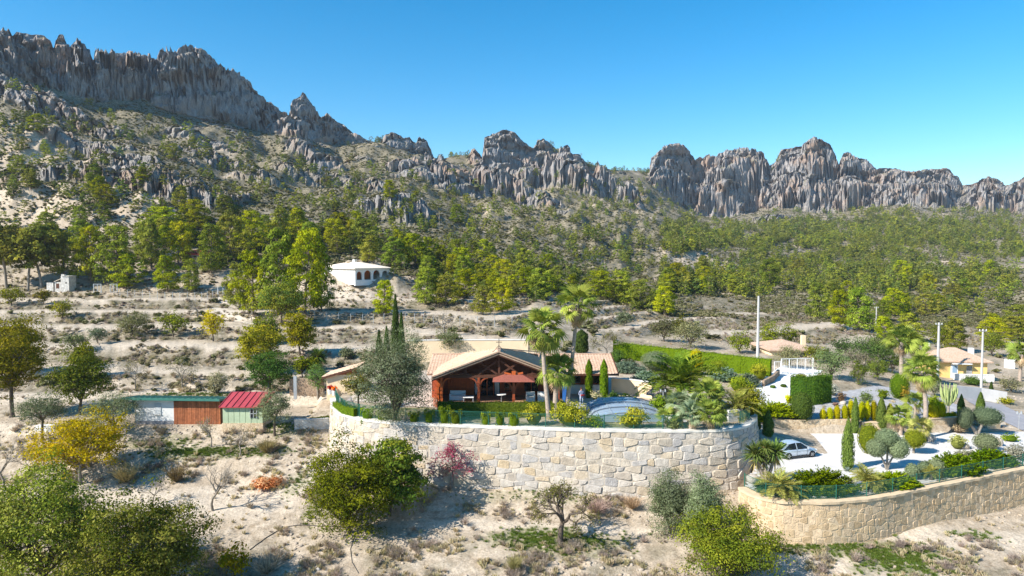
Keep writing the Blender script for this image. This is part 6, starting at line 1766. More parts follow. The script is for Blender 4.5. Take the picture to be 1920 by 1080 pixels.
# ------------------------------------------------------------------ person on the terrace
def person():
    p = atz(1090, 762, 0.07)
    r = thing('person', 'person in grey blue top and pale jeans standing on the terrace beside the palms', 'person', (p.x, p.y, p.z), R(20))
    me = bpy.data.meshes.new('body')
    J = {'pel': ((0, 0, 0.95), .13), 'wst': ((0, 0, 1.10), .125), 'chs': ((0, .01, 1.32), .15), 'nk': ((0, 0, 1.49), .055), 'hd': ((0, -.02, 1.60), .085), 'tp': ((0, -.02, 1.69), .07),
         'lh': ((-.09, 0, .88), .095), 'lk': ((-.11, -.03, .49), .06), 'la': ((-.12, .02, .09), .042), 'lt': ((-.13, -.14, .03), .04),
         'rh': ((.09, 0, .88), .095), 'rk': ((.11, -.05, .49), .06), 'ra': ((.13, .0, .09), .042), 'rt': ((.15, -.15, .03), .04),
         'ls': ((-.18, 0, 1.42), .06), 'le': ((-.25, .03, 1.14), .045), 'lw': ((-.16, -.16, 1.02), .033), 'lf': ((-.09, -.22, 1.03), .03),
         'rs': ((.18, 0, 1.42), .06), 're': ((.26, .02, 1.14), .045), 'rw': ((.17, -.17, 1.04), .033), 'rf': ((.10, -.22, 1.05), .03)}
    k = list(J); E = [('pel', 'wst'), ('wst', 'chs'), ('chs', 'nk'), ('nk', 'hd'), ('hd', 'tp'), ('pel', 'lh'), ('lh', 'lk'), ('lk', 'la'), ('la', 'lt'), ('pel', 'rh'), ('rh', 'rk'), ('rk', 'ra'), ('ra', 'rt'), ('chs', 'ls'), ('ls', 'le'), ('le', 'lw'), ('lw', 'lf'), ('chs', 'rs'), ('rs', 're'), ('re', 'rw'), ('rw', 'rf')]
    me.from_pydata([J[q][0] for q in k], [(k.index(a), k.index(b)) for a, b in E], [])
    o = link('body', me, r)
    o.modifiers.new('skin', 'SKIN'); s = o.modifiers.new('sub', 'SUBSURF'); s.levels = s.render_levels = 2
    for i, q in enumerate(k): me.skin_vertices[0].data[i].radius = (J[q][1], J[q][1])
    me.skin_vertices[0].data[0].use_root = True
    m, t, b = new_mat('person_clothes')
    tc = nd(t, 'ShaderNodeTexCoord'); sx = nd(t, 'ShaderNodeSeparateXYZ'); t.links.new(tc.outputs['Object'], sx.inputs[0])
    sk, top, jean, shoe = (0.50, 0.30, 0.21), (0.30, 0.34, 0.46), (0.42, 0.47, 0.58), (0.05, 0.05, 0.05)
    rr = ramp(t, math_n(t, 'DIVIDE', sx.outputs[2], 1.8), [(0.0, shoe), (0.045, jean), (0.53, top), (0.82, sk)]); rr.color_ramp.interpolation = 'CONSTANT'
    t.links.new(rr.outputs[0], b.inputs['Base Color']); b.inputs['Roughness'].default_value = 0.85
    me.materials.append(m)
    g = Geo(); ellipsoid_geo(g, (0, 0.01, 1.68), (0.105, 0.115, 0.10), (1, 1, 1), 12, 8); link('hair', g.mesh('hair', M_WOODD, True, False), r)
    tag(PM().box(-0.16, 0.16, -0.34, -0.2, 1.04, 1.16).build('red_tray', simple('red_plastic', (0.5, 0.05, 0.04), 0.5, 0.05, 3, 0)), 'small red tray held by the person on the terrace', 'tray')
    tr_ = bpy.data.objects['red_tray']; tr_.location = r.location; tr_.rotation_euler = r.rotation_euler
person()
# ------------------------------------------------------------------ planting: trees, shrubs, hedges
GP = []      # (u, v) requests resolved in one go
def plant(u, v): return Vector(ground([u], [v])[0][:3])
def hm(px, p): return px * p.y / F

def put_tree(name, label, cat, u, v, meshes, hpx=None, base_h=1.0, rz=0.0, group=None, names=('trunk', 'crown', 'leaves'), p=None, wide=1.0, y=None):
    if p is None: p = plant(u, v) if y is None else at(u, v, y)
    r = thing(name, label, cat, p, rz, group)
    s = (hm(hpx, p) / base_h) if hpx else 1.0
    for nm, me in zip(names, meshes):
        if me is not None:
            o = link(nm, me, r, None, None, (s * wide, s * wide, s))
            if nm == 'twigs': tag(o, kind='stuff')
    return r

YEL = ((0.20, 0.17, 0.012), (0.34, 0.26, 0.018), (0.40, 0.29, 0.02))
GRN = ((0.055, 0.07, 0.008), (0.11, 0.122, 0.011), (0.19, 0.185, 0.016))
YGR = ((0.09, 0.10, 0.012), (0.17, 0.165, 0.016), (0.25, 0.21, 0.022))
OLV = ((0.075, 0.095, 0.045), (0.14, 0.165, 0.085), (0.21, 0.235, 0.135))
# -- the near trees
def near(name, label, u, v, hpx, wpx, cols, seed, y=None, cat='tree', trunk=0.25, n=5000, size=0.17, limbs=7, subs=7, clump=0.17, bark=BARK_DARK, **kw):
    p = plant(u, v) if y is None else Vector((*at(u, v, y)[:2], float(terrain(np.array([at(u, v, y).x]), np.array([y]))[0])))
    h = hm(hpx, p); wd = hm(wpx, p)
    return put_tree(name, label, cat, u, v, broadleaf(seed, h, wd, trunk, n, size, cols, limbs, subs, clump, bark=bark, r0=0.022 * h + 0.03, **kw), p=p)

WAL = ((0.06, 0.085, 0.014), (0.12, 0.145, 0.02), (0.25, 0.25, 0.055))
near('walnut_tree', 'large dark green leafy tree filling the bottom left corner of the view', 80, 1128, 240, 290, WAL, 101, 42, trunk=0.08, n=14000, size=0.17, limbs=9, subs=9, clump=0.13)
near('walnut_tree', 'broad dark green leafy tree at the bottom, right of the corner tree', 275, 1160, 236, 260, WAL, 102, 40.5, trunk=0.08, n=13000, size=0.16, limbs=9, subs=9, clump=0.13)
near('walnut_tree', 'yellow autumn tree standing on the pale field at left', 150, 908, 132, 175, YEL, 103, n=7000, size=0.17, trunk=0.22, bark=BARK_GREY, limbs=8, subs=8, clump=0.13)
near('carob_tree', 'round dense dark green tree before the left part of the boulder wall', 655, 1000, 164, 182, GRN, 104, n=13000, size=0.15, trunk=0.04, limbs=9, subs=9, clump=0.15)
near('fig_tree', 'green tree with yellowing shoots behind the round dark tree, close to the boulder wall', 730, 966, 150, 165, ((0.05, 0.075, 0.012), (0.10, 0.125, 0.018), (0.24, 0.22, 0.03)), 105, n=6500, size=0.24, trunk=0.12, limbs=9, subs=6, clump=0.12)
near('olive_bush', 'tall grey green bush before the right part of the boulder wall, left of two', 1255, 1000, 124, 78, OLV, 106, n=11000, size=0.13, trunk=0.03, limbs=9, subs=8, clump=0.24, asp=0.35, up=0.6)
near('olive_bush', 'tall grey green bush, right of two, before the tan wall corner', 1318, 1012, 128, 76, OLV, 107, n=11000, size=0.13, trunk=0.03, limbs=9, subs=8, clump=0.24, asp=0.35, up=0.6)
near('leafy_bush', 'large yellow green bush at the bottom edge left of the tan wall', 1365, 1100, 135, 190, ((0.06, 0.085, 0.012), (0.12, 0.145, 0.016), (0.20, 0.20, 0.025)), 108, 43.5, cat='bush', n=9500, size=0.14, trunk=0.05, limbs=9, subs=8, clump=0.15)
near('yellow_shrub', 'small bright yellow leafed shrub at the bottom edge beside the dark trees', 440, 1086, 62, 70, YEL, 109, cat='shrub', n=420, size=0.22, trunk=0.2, limbs=6, subs=4, clump=0.2)
near('olive_tree', 'big silvery olive tree beside the left end of the timber house', 740, 796, 176, 160, ((0.075, 0.095, 0.045), (0.16, 0.185, 0.10), (0.28, 0.31, 0.19)), 110, n=17000, size=0.14, trunk=0.07, limbs=10, subs=9, clump=0.15, asp=0.42)
near('mastic_tree', 'yellow green small tree between the cream hut and the big olive', 672, 768, 72, 56, YGR, 111, n=1800, size=0.13, trunk=0.3)
near('citrus_tree', 'dark glossy round tree on the bench above the red roofed shed', 507, 737, 80, 88, ((0.028, 0.055, 0.014), (0.05, 0.085, 0.018), (0.085, 0.125, 0.024)), 112, n=5200, size=0.16, trunk=0.16, limbs=8, subs=8)
near('fig_tree', 'yellow green spreading tree just behind the dark glossy tree', 488, 702, 98, 98, YGR, 113, n=4200, size=0.22, trunk=0.16)
near('fig_tree', 'green tree on the terrace behind the yellow green spreading tree', 497, 645, 50, 56, ((0.06, 0.085, 0.015), (0.12, 0.14, 0.02)), 114, n=1600, size=0.26, trunk=0.15)
near('fig_tree', 'tall oval yellow tree alone on the upper terrace left of the cypress group', 562, 664, 82, 62, ((0.14, 0.14, 0.014), (0.24, 0.21, 0.018), (0.30, 0.25, 0.02)), 115, n=2600, size=0.26, trunk=0.12)
near('carob_tree', 'green tree with a yellow crown top in front of the big pines', 528, 612, 82, 94, ((0.05, 0.085, 0.02), (0.09, 0.12, 0.022), (0.20, 0.19, 0.025)), 116, n=3600, size=0.30, trunk=0.22)
near('round_tree', 'small round bright green tree before the shaded brown wall', 596, 747, 64, 46, ((0.07, 0.12, 0.03), (0.13, 0.18, 0.05)), 117, n=2200, size=0.11, trunk=0.34, bark=BARK_GREY)
near('loquat_tree', 'dark shrub like tree above the shaded brown wall', 567, 708, 42, 36, GRN, 118, n=900, size=0.2, trunk=0.15)
near('olive_tree', 'small pale olive tree before the cream wall behind the house', 845, 672, 56, 52, ((0.10, 0.12, 0.05), (0.18, 0.20, 0.09)), 119, n=1500, size=0.16, trunk=0.35, y=85.5)
near('olive_tree', 'olive tree beside the red roofed shed', 515, 817, 86, 70, OLV, 120, n=4200, size=0.12, trunk=0.3, asp=0.4)
near('olive_tree', 'grey olive tree covering the left end of the long shed', 216, 818, 82, 118, OLV, 121, n=4200, size=0.13, trunk=0.2, asp=0.4)
near('olive_tree', 'dark round olive tree with bare trunk on the pale track at left', 80, 826, 88, 100, ((0.06, 0.08, 0.04), (0.11, 0.13, 0.075)), 122, n=4200, size=0.12, trunk=0.36, asp=0.42)
near('walnut_tree', 'dark green tree behind the olives left of the long shed', 150, 778, 112, 112, ((0.05, 0.075, 0.012), (0.10, 0.125, 0.018), (0.17, 0.18, 0.025)), 123, n=4500, size=0.2, trunk=0.18)
near('walnut_tree', 'narrow yellow green tree directly behind the dark tree left of the long shed', 158, 712, 72, 52, YGR, 124, n=1800, size=0.22, trunk=0.15)
near('walnut_tree', 'leaning yellow green tree at the left edge with a thick twisted trunk', 24, 782, 152, 118, YGR, 125, n=5200, size=0.2, trunk=0.32, bark=BARK_DARK)
near('walnut_tree', 'yellow green tree on the terrace at the left edge behind the leaning tree', 22, 700, 105, 120, ((0.11, 0.11, 0.012), (0.20, 0.17, 0.016), (0.26, 0.21, 0.02)), 126, n=3800, size=0.25, trunk=0.2)
for (nm, lb, u, v, h, w_, c, sd_, sz) in [
    ('almond_tree', 'little yellow leaved tree on the terrace below the hill track', 400, 640, 56, 46, YEL, 130, .24), ('fig_tree', 'dark green bushy tree on the terrace left of the little yellow tree', 325, 633, 46, 54, GRN, 131, .26),
    ('almond_tree', 'grey green thin tree on the left terraces above the shed', 250, 634, 46, 62, ((0.12, 0.12, 0.05), (0.18, 0.17, 0.08)), 132, .2), ('olive_tree', 'round grey blue olive shrub on the left terraces', 184, 644, 32, 36, ((0.12, 0.15, 0.09), (0.18, 0.21, 0.13)), 133, .2),
    ('fig_tree', 'small bright yellow green tree near the stone hut', 117, 600, 38, 38, YGR, 134, .26), ('olive_tree', 'low dark spreading tree at the left edge below the eucalyptus', 22, 573, 34, 54, GRN, 135, .28), ('fig_tree', 'little green bush like tree in front of the stone hut', 82, 568, 24, 28, YGR, 136, .28),
    ('olive_tree', 'small pale grey tree on the bench behind the long shed, rightmost of three', 410, 738, 42, 44, ((0.20, 0.19, 0.11), (0.28, 0.26, 0.16)), 137, .13),
    ('shrub_tree', 'grey green round shrub left of the big olive on the terrace', 650, 676, 24, 26, OLV, 138, .18), ('shrub_tree', 'dark shrub on the slope right of the shaded brown wall', 588, 700, 30, 24, GRN, 139, .2),
    ('mastic_tree', 'grey green low tree in the left terraces below the stone hut', 140, 655, 30, 50, ((0.10, 0.11, 0.05), (0.16, 0.17, 0.08)), 140, .22), ('mastic_tree', 'broad grey green tree beside the valley terraces, above the long hedge', 1295, 652, 52, 70, ((0.11, 0.12, 0.055), (0.18, 0.18, 0.09)), 141, .22),
    ('mastic_tree', 'dark grey green tree above the left end of the long hedge', 1245, 640, 46, 56, ((0.09, 0.10, 0.045), (0.15, 0.155, 0.075)), 142, .24), ('mastic_tree', 'silvery round tree on the terrace right of the tall palms', 1170, 610, 28, 38, OLV, 143, .28),
    ('mastic_tree', 'green tree on the valley terrace behind the hedge middle', 1275, 632, 40, 42, GRN, 144, .26), ('pepper_tree', 'bright yellow green round tree left of the tall utility pole', 1388, 662, 42, 48, ((0.12, 0.15, 0.016), (0.22, 0.24, 0.026)), 145, .22),
    ('carob_tree', 'round green tree directly right of the tall utility pole', 1443, 652, 52, 46, ((0.08, 0.12, 0.015), (0.17, 0.20, 0.022)), 146, .22), ('carob_tree', 'dark green tree right of the round one beside the utility pole', 1478, 650, 42, 36, GRN, 147, .22),
    ('almond_tree', 'thin grey tree in front of the low pale bungalow', 1478, 690, 42, 54, ((0.13, 0.13, 0.06), (0.20, 0.19, 0.10)), 148, .14), ('oleander', 'tall dense grey green bush right of the white gate', 1560, 712, 62, 66, ((0.09, 0.12, 0.045), (0.16, 0.19, 0.08)), 149, .16),
    ('carob_tree', 'large dark green tree behind the gravel garden, right of the oleander', 1630, 690, 58, 78, ((0.04, 0.07, 0.02), (0.08, 0.115, 0.03)), 150, .2), ('carob_tree', 'dark green tree behind the tall palm at right', 1580, 672, 40, 52, ((0.045, 0.07, 0.025), (0.085, 0.115, 0.035)), 151, .22),
    ('mastic_tree', 'green bush tree left of the fat oval shrub in the gravel garden', 1610, 722, 44, 34, ((0.07, 0.10, 0.015), (0.15, 0.17, 0.025)), 152, .14), ('mastic_tree', 'green bush tree behind the fat oval shrub in the gravel garden', 1645, 712, 40, 44, ((0.07, 0.11, 0.02), (0.14, 0.17, 0.03)), 153, .14),
    ('plum_tree', 'small reddish leaved shrub tree beside the fat oval shrub', 1697, 752, 30, 18, ((0.16, 0.12, 0.02), (0.30, 0.22, 0.03)), 154, .12), ('lemon_tree', 'small slim green tree in the gravel garden before the yellow conifers', 1624, 768, 38, 26, ((0.07, 0.12, 0.03), (0.14, 0.19, 0.05)), 155, .13),
    ('carob_tree', 'dark green tree between the oleander and the fat oval shrub, rear', 1655, 678, 48, 60, ((0.05, 0.08, 0.02), (0.10, 0.13, 0.03)), 160, .2), ('mastic_tree', 'grey brown feathery tree in the middle of the trees behind the gravel garden', 1605, 690, 34, 50, ((0.15, 0.14, 0.09), (0.22, 0.20, 0.14)), 161, .16), ('carob_tree', 'dark green tree left of the trunk of the bright crowned palm', 1672, 700, 44, 40, ((0.05, 0.085, 0.02), (0.10, 0.14, 0.03)), 162, .18), ('carob_tree', 'dark tree in front of the low pale bungalow, right side', 1530, 680, 34, 46, GRN, 163, .18),
    ('olive_tree', 'grey green tree at the foot of the yellow house wall', 1752, 742, 34, 34, OLV, 156, .14), ('carob_tree', 'broad green tree behind the yellow house at left', 1772, 655, 52, 60, GRN, 157, .24),
    ('carob_tree', 'bright green tree right of the yellow house', 1860, 668, 46, 44, ((0.09, 0.12, 0.016), (0.16, 0.18, 0.024)), 158, .24), ('wild_bush', 'grey brown bush right of the boundary wall of the yellow house', 1895, 735, 26, 50, ((0.14, 0.13, 0.07), (0.20, 0.18, 0.10)), 159, .18)]:
    p_ = plant(u, v); k_ = (w_ * h) * (p_.y / F) ** 2
    near(nm, lb, u, v, h, w_, c, sd_, n=int(min(4200, max(600, k_ * 3.2 / sz ** 2 * 1.0))), size=sz, trunk=0.08 if sd_ > 139 else 0.16, limbs=6, subs=6, clump=0.20)

# -- leafless and thin trees
for (lb, u, v, h, w_, sd_, leaf, rr) in [
    ('leafless grey tree on the pale field below the green strip', 399, 957, 96, 78, 201, 0, .09), ('small leafless reddish tree left of the larger bare one on the pale field', 286, 946, 58, 60, 202, 0, .06),
    ('leafless tree at the left edge on the pale field', 5, 920, 102, 80, 203, 0, .09), ('little crooked leafless tree beside the yellow tree', 58, 907, 62, 44, 204, 0, .07),
    ('thin nearly bare tree on the green strip before the green shed', 448, 856, 56, 60, 205, 160, .06), ('thin nearly bare tree on the bank before the brown boards', 394, 838, 62, 56, 206, 160, .06),
    ('small brown twigged almond tree on the bench, leftmost of three behind the long shed', 255, 732, 60, 58, 207, 500, .07), ('almond tree with sparse pale leaves on the bench, middle of three behind the long shed', 345, 734, 68, 70, 208, 650, .08),
    ('bare brown tree beside the hill track', 372, 596, 36, 46, 209, 60, .1), ('bare grey tree at the bend of the hill track', 472, 602, 34, 36, 210, 0, .08), ('bare purple grey tree on the slope below the arched villa', 835, 632, 50, 62, 211, 0, .12),
    ('bare tree with fine grey twigs behind the right roof end of the timber house', 1137, 672, 56, 60, 212, 500, .1)]:
    p_ = plant(u, v); H_ = hm(h, p_)
    tr_, tw_, lf_ = bare_tree(sd_, H_, hm(w_, p_), 0.3, rr, leaf=leaf, size=0.12 if p_.y < 80 else 0.2)
    put_tree('bare_tree', lb, 'tree', u, v, (tr_, tw_, lf_), names=('trunk', 'twigs', 'leaves'), p=p_)
p_ = plant(1051, 1019)
tr_, tw_, lf_ = bare_tree(221, hm(118, p_), hm(125, p_), 0.26, 0.16, leaf=2300, leafcols=((0.10, 0.11, 0.02), (0.19, 0.18, 0.045)), size=0.13, bark=BARK_DARK)
put_tree('almond_tree', 'almond tree with forked dark trunk and sparse olive leaves below the boulder wall', 'tree', 1051, 1019, (tr_, tw_, lf_), names=('trunk', 'twigs', 'leaves'), p=p_)
p_ = plant(845, 912)
r_ = thing('bougainvillea', 'purple red bougainvillea bush growing against the boulder wall', 'bush', p_)
tr_, tw_, lf_ = bare_tree(222, hm(84, p_), hm(110, p_), 0.16, 0.07, leaf=2600, leafcols=((0.20, 0.04, 0.08), (0.46, 0.09, 0.20)), size=0.14, bark=BARK_GREY)
for nm, me in (('trunk', tr_), ('twigs', tw_), ('flowers', lf_)): link(nm, me, r_)
link('foliage', shrub_mesh(77, (1.5, 0.9, 1.5), 700, 0.14, ((0.20, 0.15, 0.12), (0.30, 0.22, 0.18), (0.24, 0.09, 0.12)), 0.0), r_, (0.2, 0, 0.3))
for (lb, u, v, h, w_, c) in [('grey twiggy leafless shrub at the bottom edge beside the yellow shrub', 500, 1078, 48, 105, (0.24, 0.22, 0.19)),                              ('dry purplish brush under the almond tree on the bank', 1120, 965, 40, 90, (0.20, 0.15, 0.13)), ('dry brown bush on the bank left of the olive like bushes', 1185, 955, 30, 60, (0.26, 0.20, 0.13)), ('green brown scrub at the bottom edge below the almond tree', 965, 1075, 40, 45, (0.17, 0.15, 0.07)),
                             ('straw coloured heap of hay on the bank left of the bare tree', 235, 905, 42, 85, (0.40, 0.30, 0.15)), ('dark brush on the bank right of the hay heap', 330, 905, 40, 60, (0.16, 0.13, 0.07)), ('dry brush on the bank below the green shed', 500, 850, 34, 66, (0.26, 0.20, 0.11))]:
    p_ = plant(u, v); a_ = hm(w_, p_) / 2
    me = twiggy_mesh(int(u), a_, hm(h, p_), 420, c)
    o = link('dry_brush', me, None, p_); tag(o, lb, 'brush')

p_ = plant(503, 915); r_ = thing('brushwood_heap', 'brown heap of dead fronds and branches lying on the slope beside the dirt track', 'brush heap', p_, 0.6)
link('dead_fronds', shrub_mesh(66, (1.9, 1.0, 0.75), 900, 0.30, ((0.26, 0.10, 0.03), (0.40, 0.20, 0.08), (0.45, 0.33, 0.17)), 0.7, 16, 0.22), r_)
link('dead_fronds', twiggy_mesh(67, 1.5, 0.5, 200, (0.36, 0.18, 0.08)), r_)
# -- cypresses
for (lb, u, v, h, w_, sd_, c, bl) in [
    ('tall pointed dark cypress behind the big olive, taller of the pair', 742, 668, 120, 19, 301, None, .2), ('dark pointed cypress leaning on the taller one behind the big olive', 753, 666, 82, 14, 302, None, .2),
    ('small dark cypress left of the tall pair behind the olive, left of two', 711, 664, 46, 12, 303, None, .2), ('small dark cypress left of the tall pair behind the olive, right of two', 725, 665, 54, 12, 304, None, .2),
    ('bright green clipped columnar cypress right of the palms, left of two before the roof', 1104, 747, 76, 13, 305, 1, .8), ('bright green clipped columnar cypress, right of two before the roof', 1132, 751, 80, 14, 306, 1, .8),
    ('slim cypress at the left end of the parking wall by the boulder wall', 1440, 818, 50, 19, 307, 2, .5), ('large cypress standing alone at the front of the car park', 1589, 880, 100, 22, 308, 2, .55),
    ('cypress at the parking wall right of the solitary one', 1603, 812, 70, 13, 309, 2, .6), ('cypress among the yellow conifers along the parking wall', 1652, 803, 62, 19, 310, 2, .5),
    ('slim cypress column next to the clipped cloud olive', 1801, 803, 66, 12, 311, 2, .7), ('little cypress behind the clipped cloud olive', 1838, 770, 34, 13, 312, 2, .4), ('dark thin cypress beside the boundary wall', 1858, 745, 28, 7, 313, None, .4),
    ('dark clipped conifer block behind the palms above the roof', 1090, 662, 44, 24, 314, None, .8)]:
    p_ = plant(u, v); H_ = hm(h, p_)
    cc = {None: ((0.035, 0.06, 0.016), (0.065, 0.10, 0.022)), 1: ((0.09, 0.15, 0.012), (0.17, 0.23, 0.02)), 2: ((0.075, 0.115, 0.026), (0.15, 0.20, 0.045))}[c]
    put_tree('cypress', lb, 'cypress', u, v, cypress_mesh(sd_, H_, hm(w_, p_) / 2, 2300, cc, 0.17 if p_.y < 75 else 0.3, bl), p=p_)

# -- clipped shrubs
GREY = ((0.14, 0.17, 0.09), (0.22, 0.255, 0.145)); BOX = ((0.085, 0.13, 0.012), (0.18, 0.22, 0.02)); GOLD = ((0.24, 0.23, 0.012), (0.44, 0.40, 0.02)); DKG = ((0.06, 0.10, 0.022), (0.11, 0.155, 0.03)); YG = ((0.12, 0.14, 0.015), (0.23, 0.23, 0.025))
LOOSE = {409, 412, 413, 415, 418, 419, 420, 421, 422, 423, 424, 425, 426, 430, 431, 432, 433, 434, 435, 436, 437, 438, 439, 440, 441, 442, 443, 417}
def ball(label, u, v, h, w_, cols, seed, cat='shrub', name='clipped_shrub', stem=0, power=1.0, size=0.09, dep=None, group=None):
    p = plant(u, v); H_ = hm(h, p); W_ = hm(w_, p)
    if seed in LOOSE:
        r = thing('garden_shrub', label, cat, p, 0, group)
        n = int(min(5200, max(260, 3.1 * (W_ * H_ + W_ * W_ / 2) * 2.2 / 0.12 ** 2 * 0.35)))
        if v > 798 and u < 1230: r.location.y += 0.55; r.location.z = 0.05
        link('foliage', shrub_mesh(seed, (W_ * 0.56, W_ * 0.5, H_ * 0.86), n, 0.15, tuple(cols) + (tuple(np.array(cols[-1]) * 1.25),), 0.66, 16), r)
        return r
    r = thing(name, label, cat, p, 0, group); st = hm(stem, p)
    rz = (H_ - st) / 2
    n = int(min(4200, max(500, 9 * (W_ / 2 * rz + (W_ / 2) ** 2) * 2 / size ** 2 * 0.62)))
    me = clipped_ball(seed, (W_ / 2, (dep or W_) / 2, rz), n, size, cols, (0, 0, st + rz * 0.97), power=power)
    link('crown', me, r)
    if st > 0:
        g = Geo(); tube(g, np.array([[0.05, 0, -0.1], [-0.03, 0.02, st * 0.6], [0.02, 0, st + rz * 0.4]]), [0.09, 0.07, 0.06], 7)
        for s in (-1, 1): tube(g, np.array([[0, 0, st * 0.3], [s * W_ * 0.14, 0, st * 0.8], [s * W_ * 0.2, 0, st + rz * 0.5]]), [0.06, 0.05, 0.04], 6)
        link('trunk', g.mesh('trunk', BARK_GREY, True, False), r)
    return r
for a in [
    ('fat dark green egg shaped clipped shrub before the curved hedge block', 1503, 790, 56, 43, DKG, 401), ('fat green oval clipped shrub in the gravel garden left of the tall palm', 1686, 748, 50, 34, BOX, 402),
    ('large rounded yellow green shrub at the front of the car park right of the cypress', 1629, 850, 58, 40, YG, 403), ('grey green clipped ball right of the car park, on a short stem', 1849, 846, 34, 44, GREY, 404),
    ('small dark round shrub at the end of the boulder wall', 1421, 806, 18, 12, DKG, 405), ('green dome topped shrub behind the curved hedge block', 1502, 728, 28, 30, YG, 406),
    ('small dark green ball on the white ramp, left of two', 1449, 728, 6, 10, DKG, 407), ('small dark green ball on the white ramp, right of two', 1469, 726, 6, 11, DKG, 408),
    ('rounded green shrub right of the columnar cypresses', 1172, 762, 28, 30, BOX, 409), ('small green ball shrub behind the pool enclosure, middle of three', 1192, 762, 17, 15, BOX, 410), ('small dark green ball shrub behind the pool enclosure, rightmost of three', 1206, 768, 17, 18, DKG, 411),
    ('large bright green rounded shrub before the thatched parasol', 1238, 773, 40, 38, BOX, 412), ('big yellow green shrub at the right end of the terrace behind the feather palm', 1402, 782, 74, 66, YG, 413),
    ('broad grey domed shrub before the long hedge', 1230, 694, 36, 56, GREY, 414), ('dark green shrub at the left end of the long hedge', 1158, 682, 32, 26, DKG, 415), ('yellow green conifer before the long hedge', 1305, 702, 48, 30, GOLD, 416), ('yellow shrub on top of the bank behind the hedge left part', 1232, 668, 20, 22, GOLD, 417),
    ('green rounded shrub below the long hedge, right half', 1345, 712, 42, 44, YG, 418), ('green shrub below the right end of the long hedge', 1425, 712, 36, 36, YG, 419), ('green shrub under the grey green conifers', 1385, 735, 34, 46, BOX, 420),
    ('green yellow bush at the garden fence left of the palms', 1001, 806, 46, 48, YG, 421), ('broad yellow green bush at the garden fence right of the palms', 1070, 808, 56, 78, YG, 422), ('broad yellow green bush by the fence before the pool enclosure', 1186, 816, 40, 70, YG, 423),
    ('low green bush by the fence between the two yellow green bushes', 1110, 810, 24, 50, BOX, 424), ('pale flowering shrub between the two columnar cypresses', 1118, 756, 28, 22, ((0.16, 0.17, 0.08), (0.28, 0.24, 0.15)), 425), ('dark shrub behind the small round shrubs right of the house', 1150, 756, 26, 24, DKG, 426),
    ('grey clipped ball by the lower fence, leftmost of three', 1711, 898, 30, 28, GREY, 427), ('grey clipped ball by the lower fence, middle of three', 1733, 893, 30, 26, GREY, 428), ('grey clipped ball by the lower fence, rightmost of three', 1755, 893, 34, 34, GREY, 429),
    ('yellow green shrub with pale flowers left of the grey ball', 1795, 842, 30, 36, ((0.15, 0.16, 0.04), (0.26, 0.25, 0.08)), 430), ('green shrub in the gravel garden below the dark tree', 1655, 748, 22, 24, BOX, 431), ('reddish brown shrub right of the curved hedge block', 1577, 756, 24, 18, ((0.13, 0.07, 0.045), (0.20, 0.12, 0.07)), 432),
    ('pale flowering white shrub right of the curved hedge block', 1562, 742, 26, 22, ((0.20, 0.21, 0.16), (0.38, 0.38, 0.33)), 433), ('small brown tuft in the gravel before the yellow conifers', 1567, 762, 8, 12, ((0.16, 0.10, 0.08), (0.24, 0.15, 0.12)), 434), ('low green shrub by the road at right', 1895, 828, 16, 34, BOX, 435),
    ('low dark green bush at the foot of the boundary wall', 1825, 722, 16, 48, DKG, 436), ('yellow green low bush beside the verge of the road', 1885, 757, 14, 34, YG, 437), ('grey green low bush at the right edge above the lower fence', 1905, 862, 32, 50, ((0.18, 0.18, 0.13), (0.27, 0.26, 0.20)), 438),
    ('dark green low shrub at the foot of the tall right palm', 1750, 758, 18, 26, BOX, 439), ('green bush among the fan palms at the boulder wall end', 1262, 806, 26, 40, ((0.10, 0.13, 0.05), (0.17, 0.20, 0.08)), 440), ('low yellow shrub before the curved hedge block on the ramp side', 1478, 757, 20, 12, GOLD, 441),
    ('brown leafed shrub in the dry bed before the gate wall', 1798, 812, 18, 30, ((0.16, 0.11, 0.08), (0.24, 0.18, 0.12)), 442), ('dark green shrub under the fan palms at the terrace end', 1352, 790, 30, 30, DKG, 443), ('yellow shrub behind the golden conifers right of the palm trunk', 1838, 790, 18, 24, GOLD, 444)]:
    ball(*a, size=0.10 if a[1] > 1250 or a[4] > 30 else 0.09, stem=3 if a[6] == 404 else 0)
rg = 'clipped cube shrubs along the garden fence'
for k, (u, v, h, w_, pos) in enumerate([(690, 791, 28, 24, 'under the big olive, leftmost'), (718, 794, 26, 22, 'under the big olive, second from left'), (777, 797, 26, 20, 'just right of the olive trunk'), (806, 799, 32, 20, 'below the red railing'), (834, 800, 40, 20, 'tallest of the row'),
                                        (855, 800, 32, 22, 'below the left end of the front hedge'), (911, 802, 30, 18, 'left of the middle of the front hedge'), (938, 803, 32, 18, 'below the middle of the front hedge'), (964, 804, 32, 22, 'right of the middle of the front hedge')]):
    ball('clipped green cube shrub behind the green fence, ' + pos, u, v, h, w_, BOX, 450 + k, power=3.0, group=rg, name='cube_shrub')
for k, (u, v, h, pos) in enumerate([(1543, 790, 25, 'first from the left'), (1556, 790, 28, 'second from the left'), (1569, 790, 31, 'third from the left'), (1584, 790, 33, 'fourth from the left'), (1595, 789, 42, 'left of the first tall cypress'), (1615, 789, 38, 'right of the first tall cypress'),
                                    (1626, 789, 38, 'between the two cypresses'), (1638, 789, 40, 'left of the second cypress'), (1668, 789, 34, 'right of the second cypress'), (1748, 789, 38, 'right of the palm trunk'), (1762, 789, 40, 'tallest right of the palm trunk'), (1787, 789, 18, 'smallest at the right end'), (1778, 789, 16, 'low one near the right end')]):
    ball('golden yellow cone shaped conifer on the parking wall, ' + pos, u, v, h, 13 if k < 9 else (22 if h > 30 else 14), GOLD, 470 + k, name='golden_conifer', group='golden conifers along the parking wall')
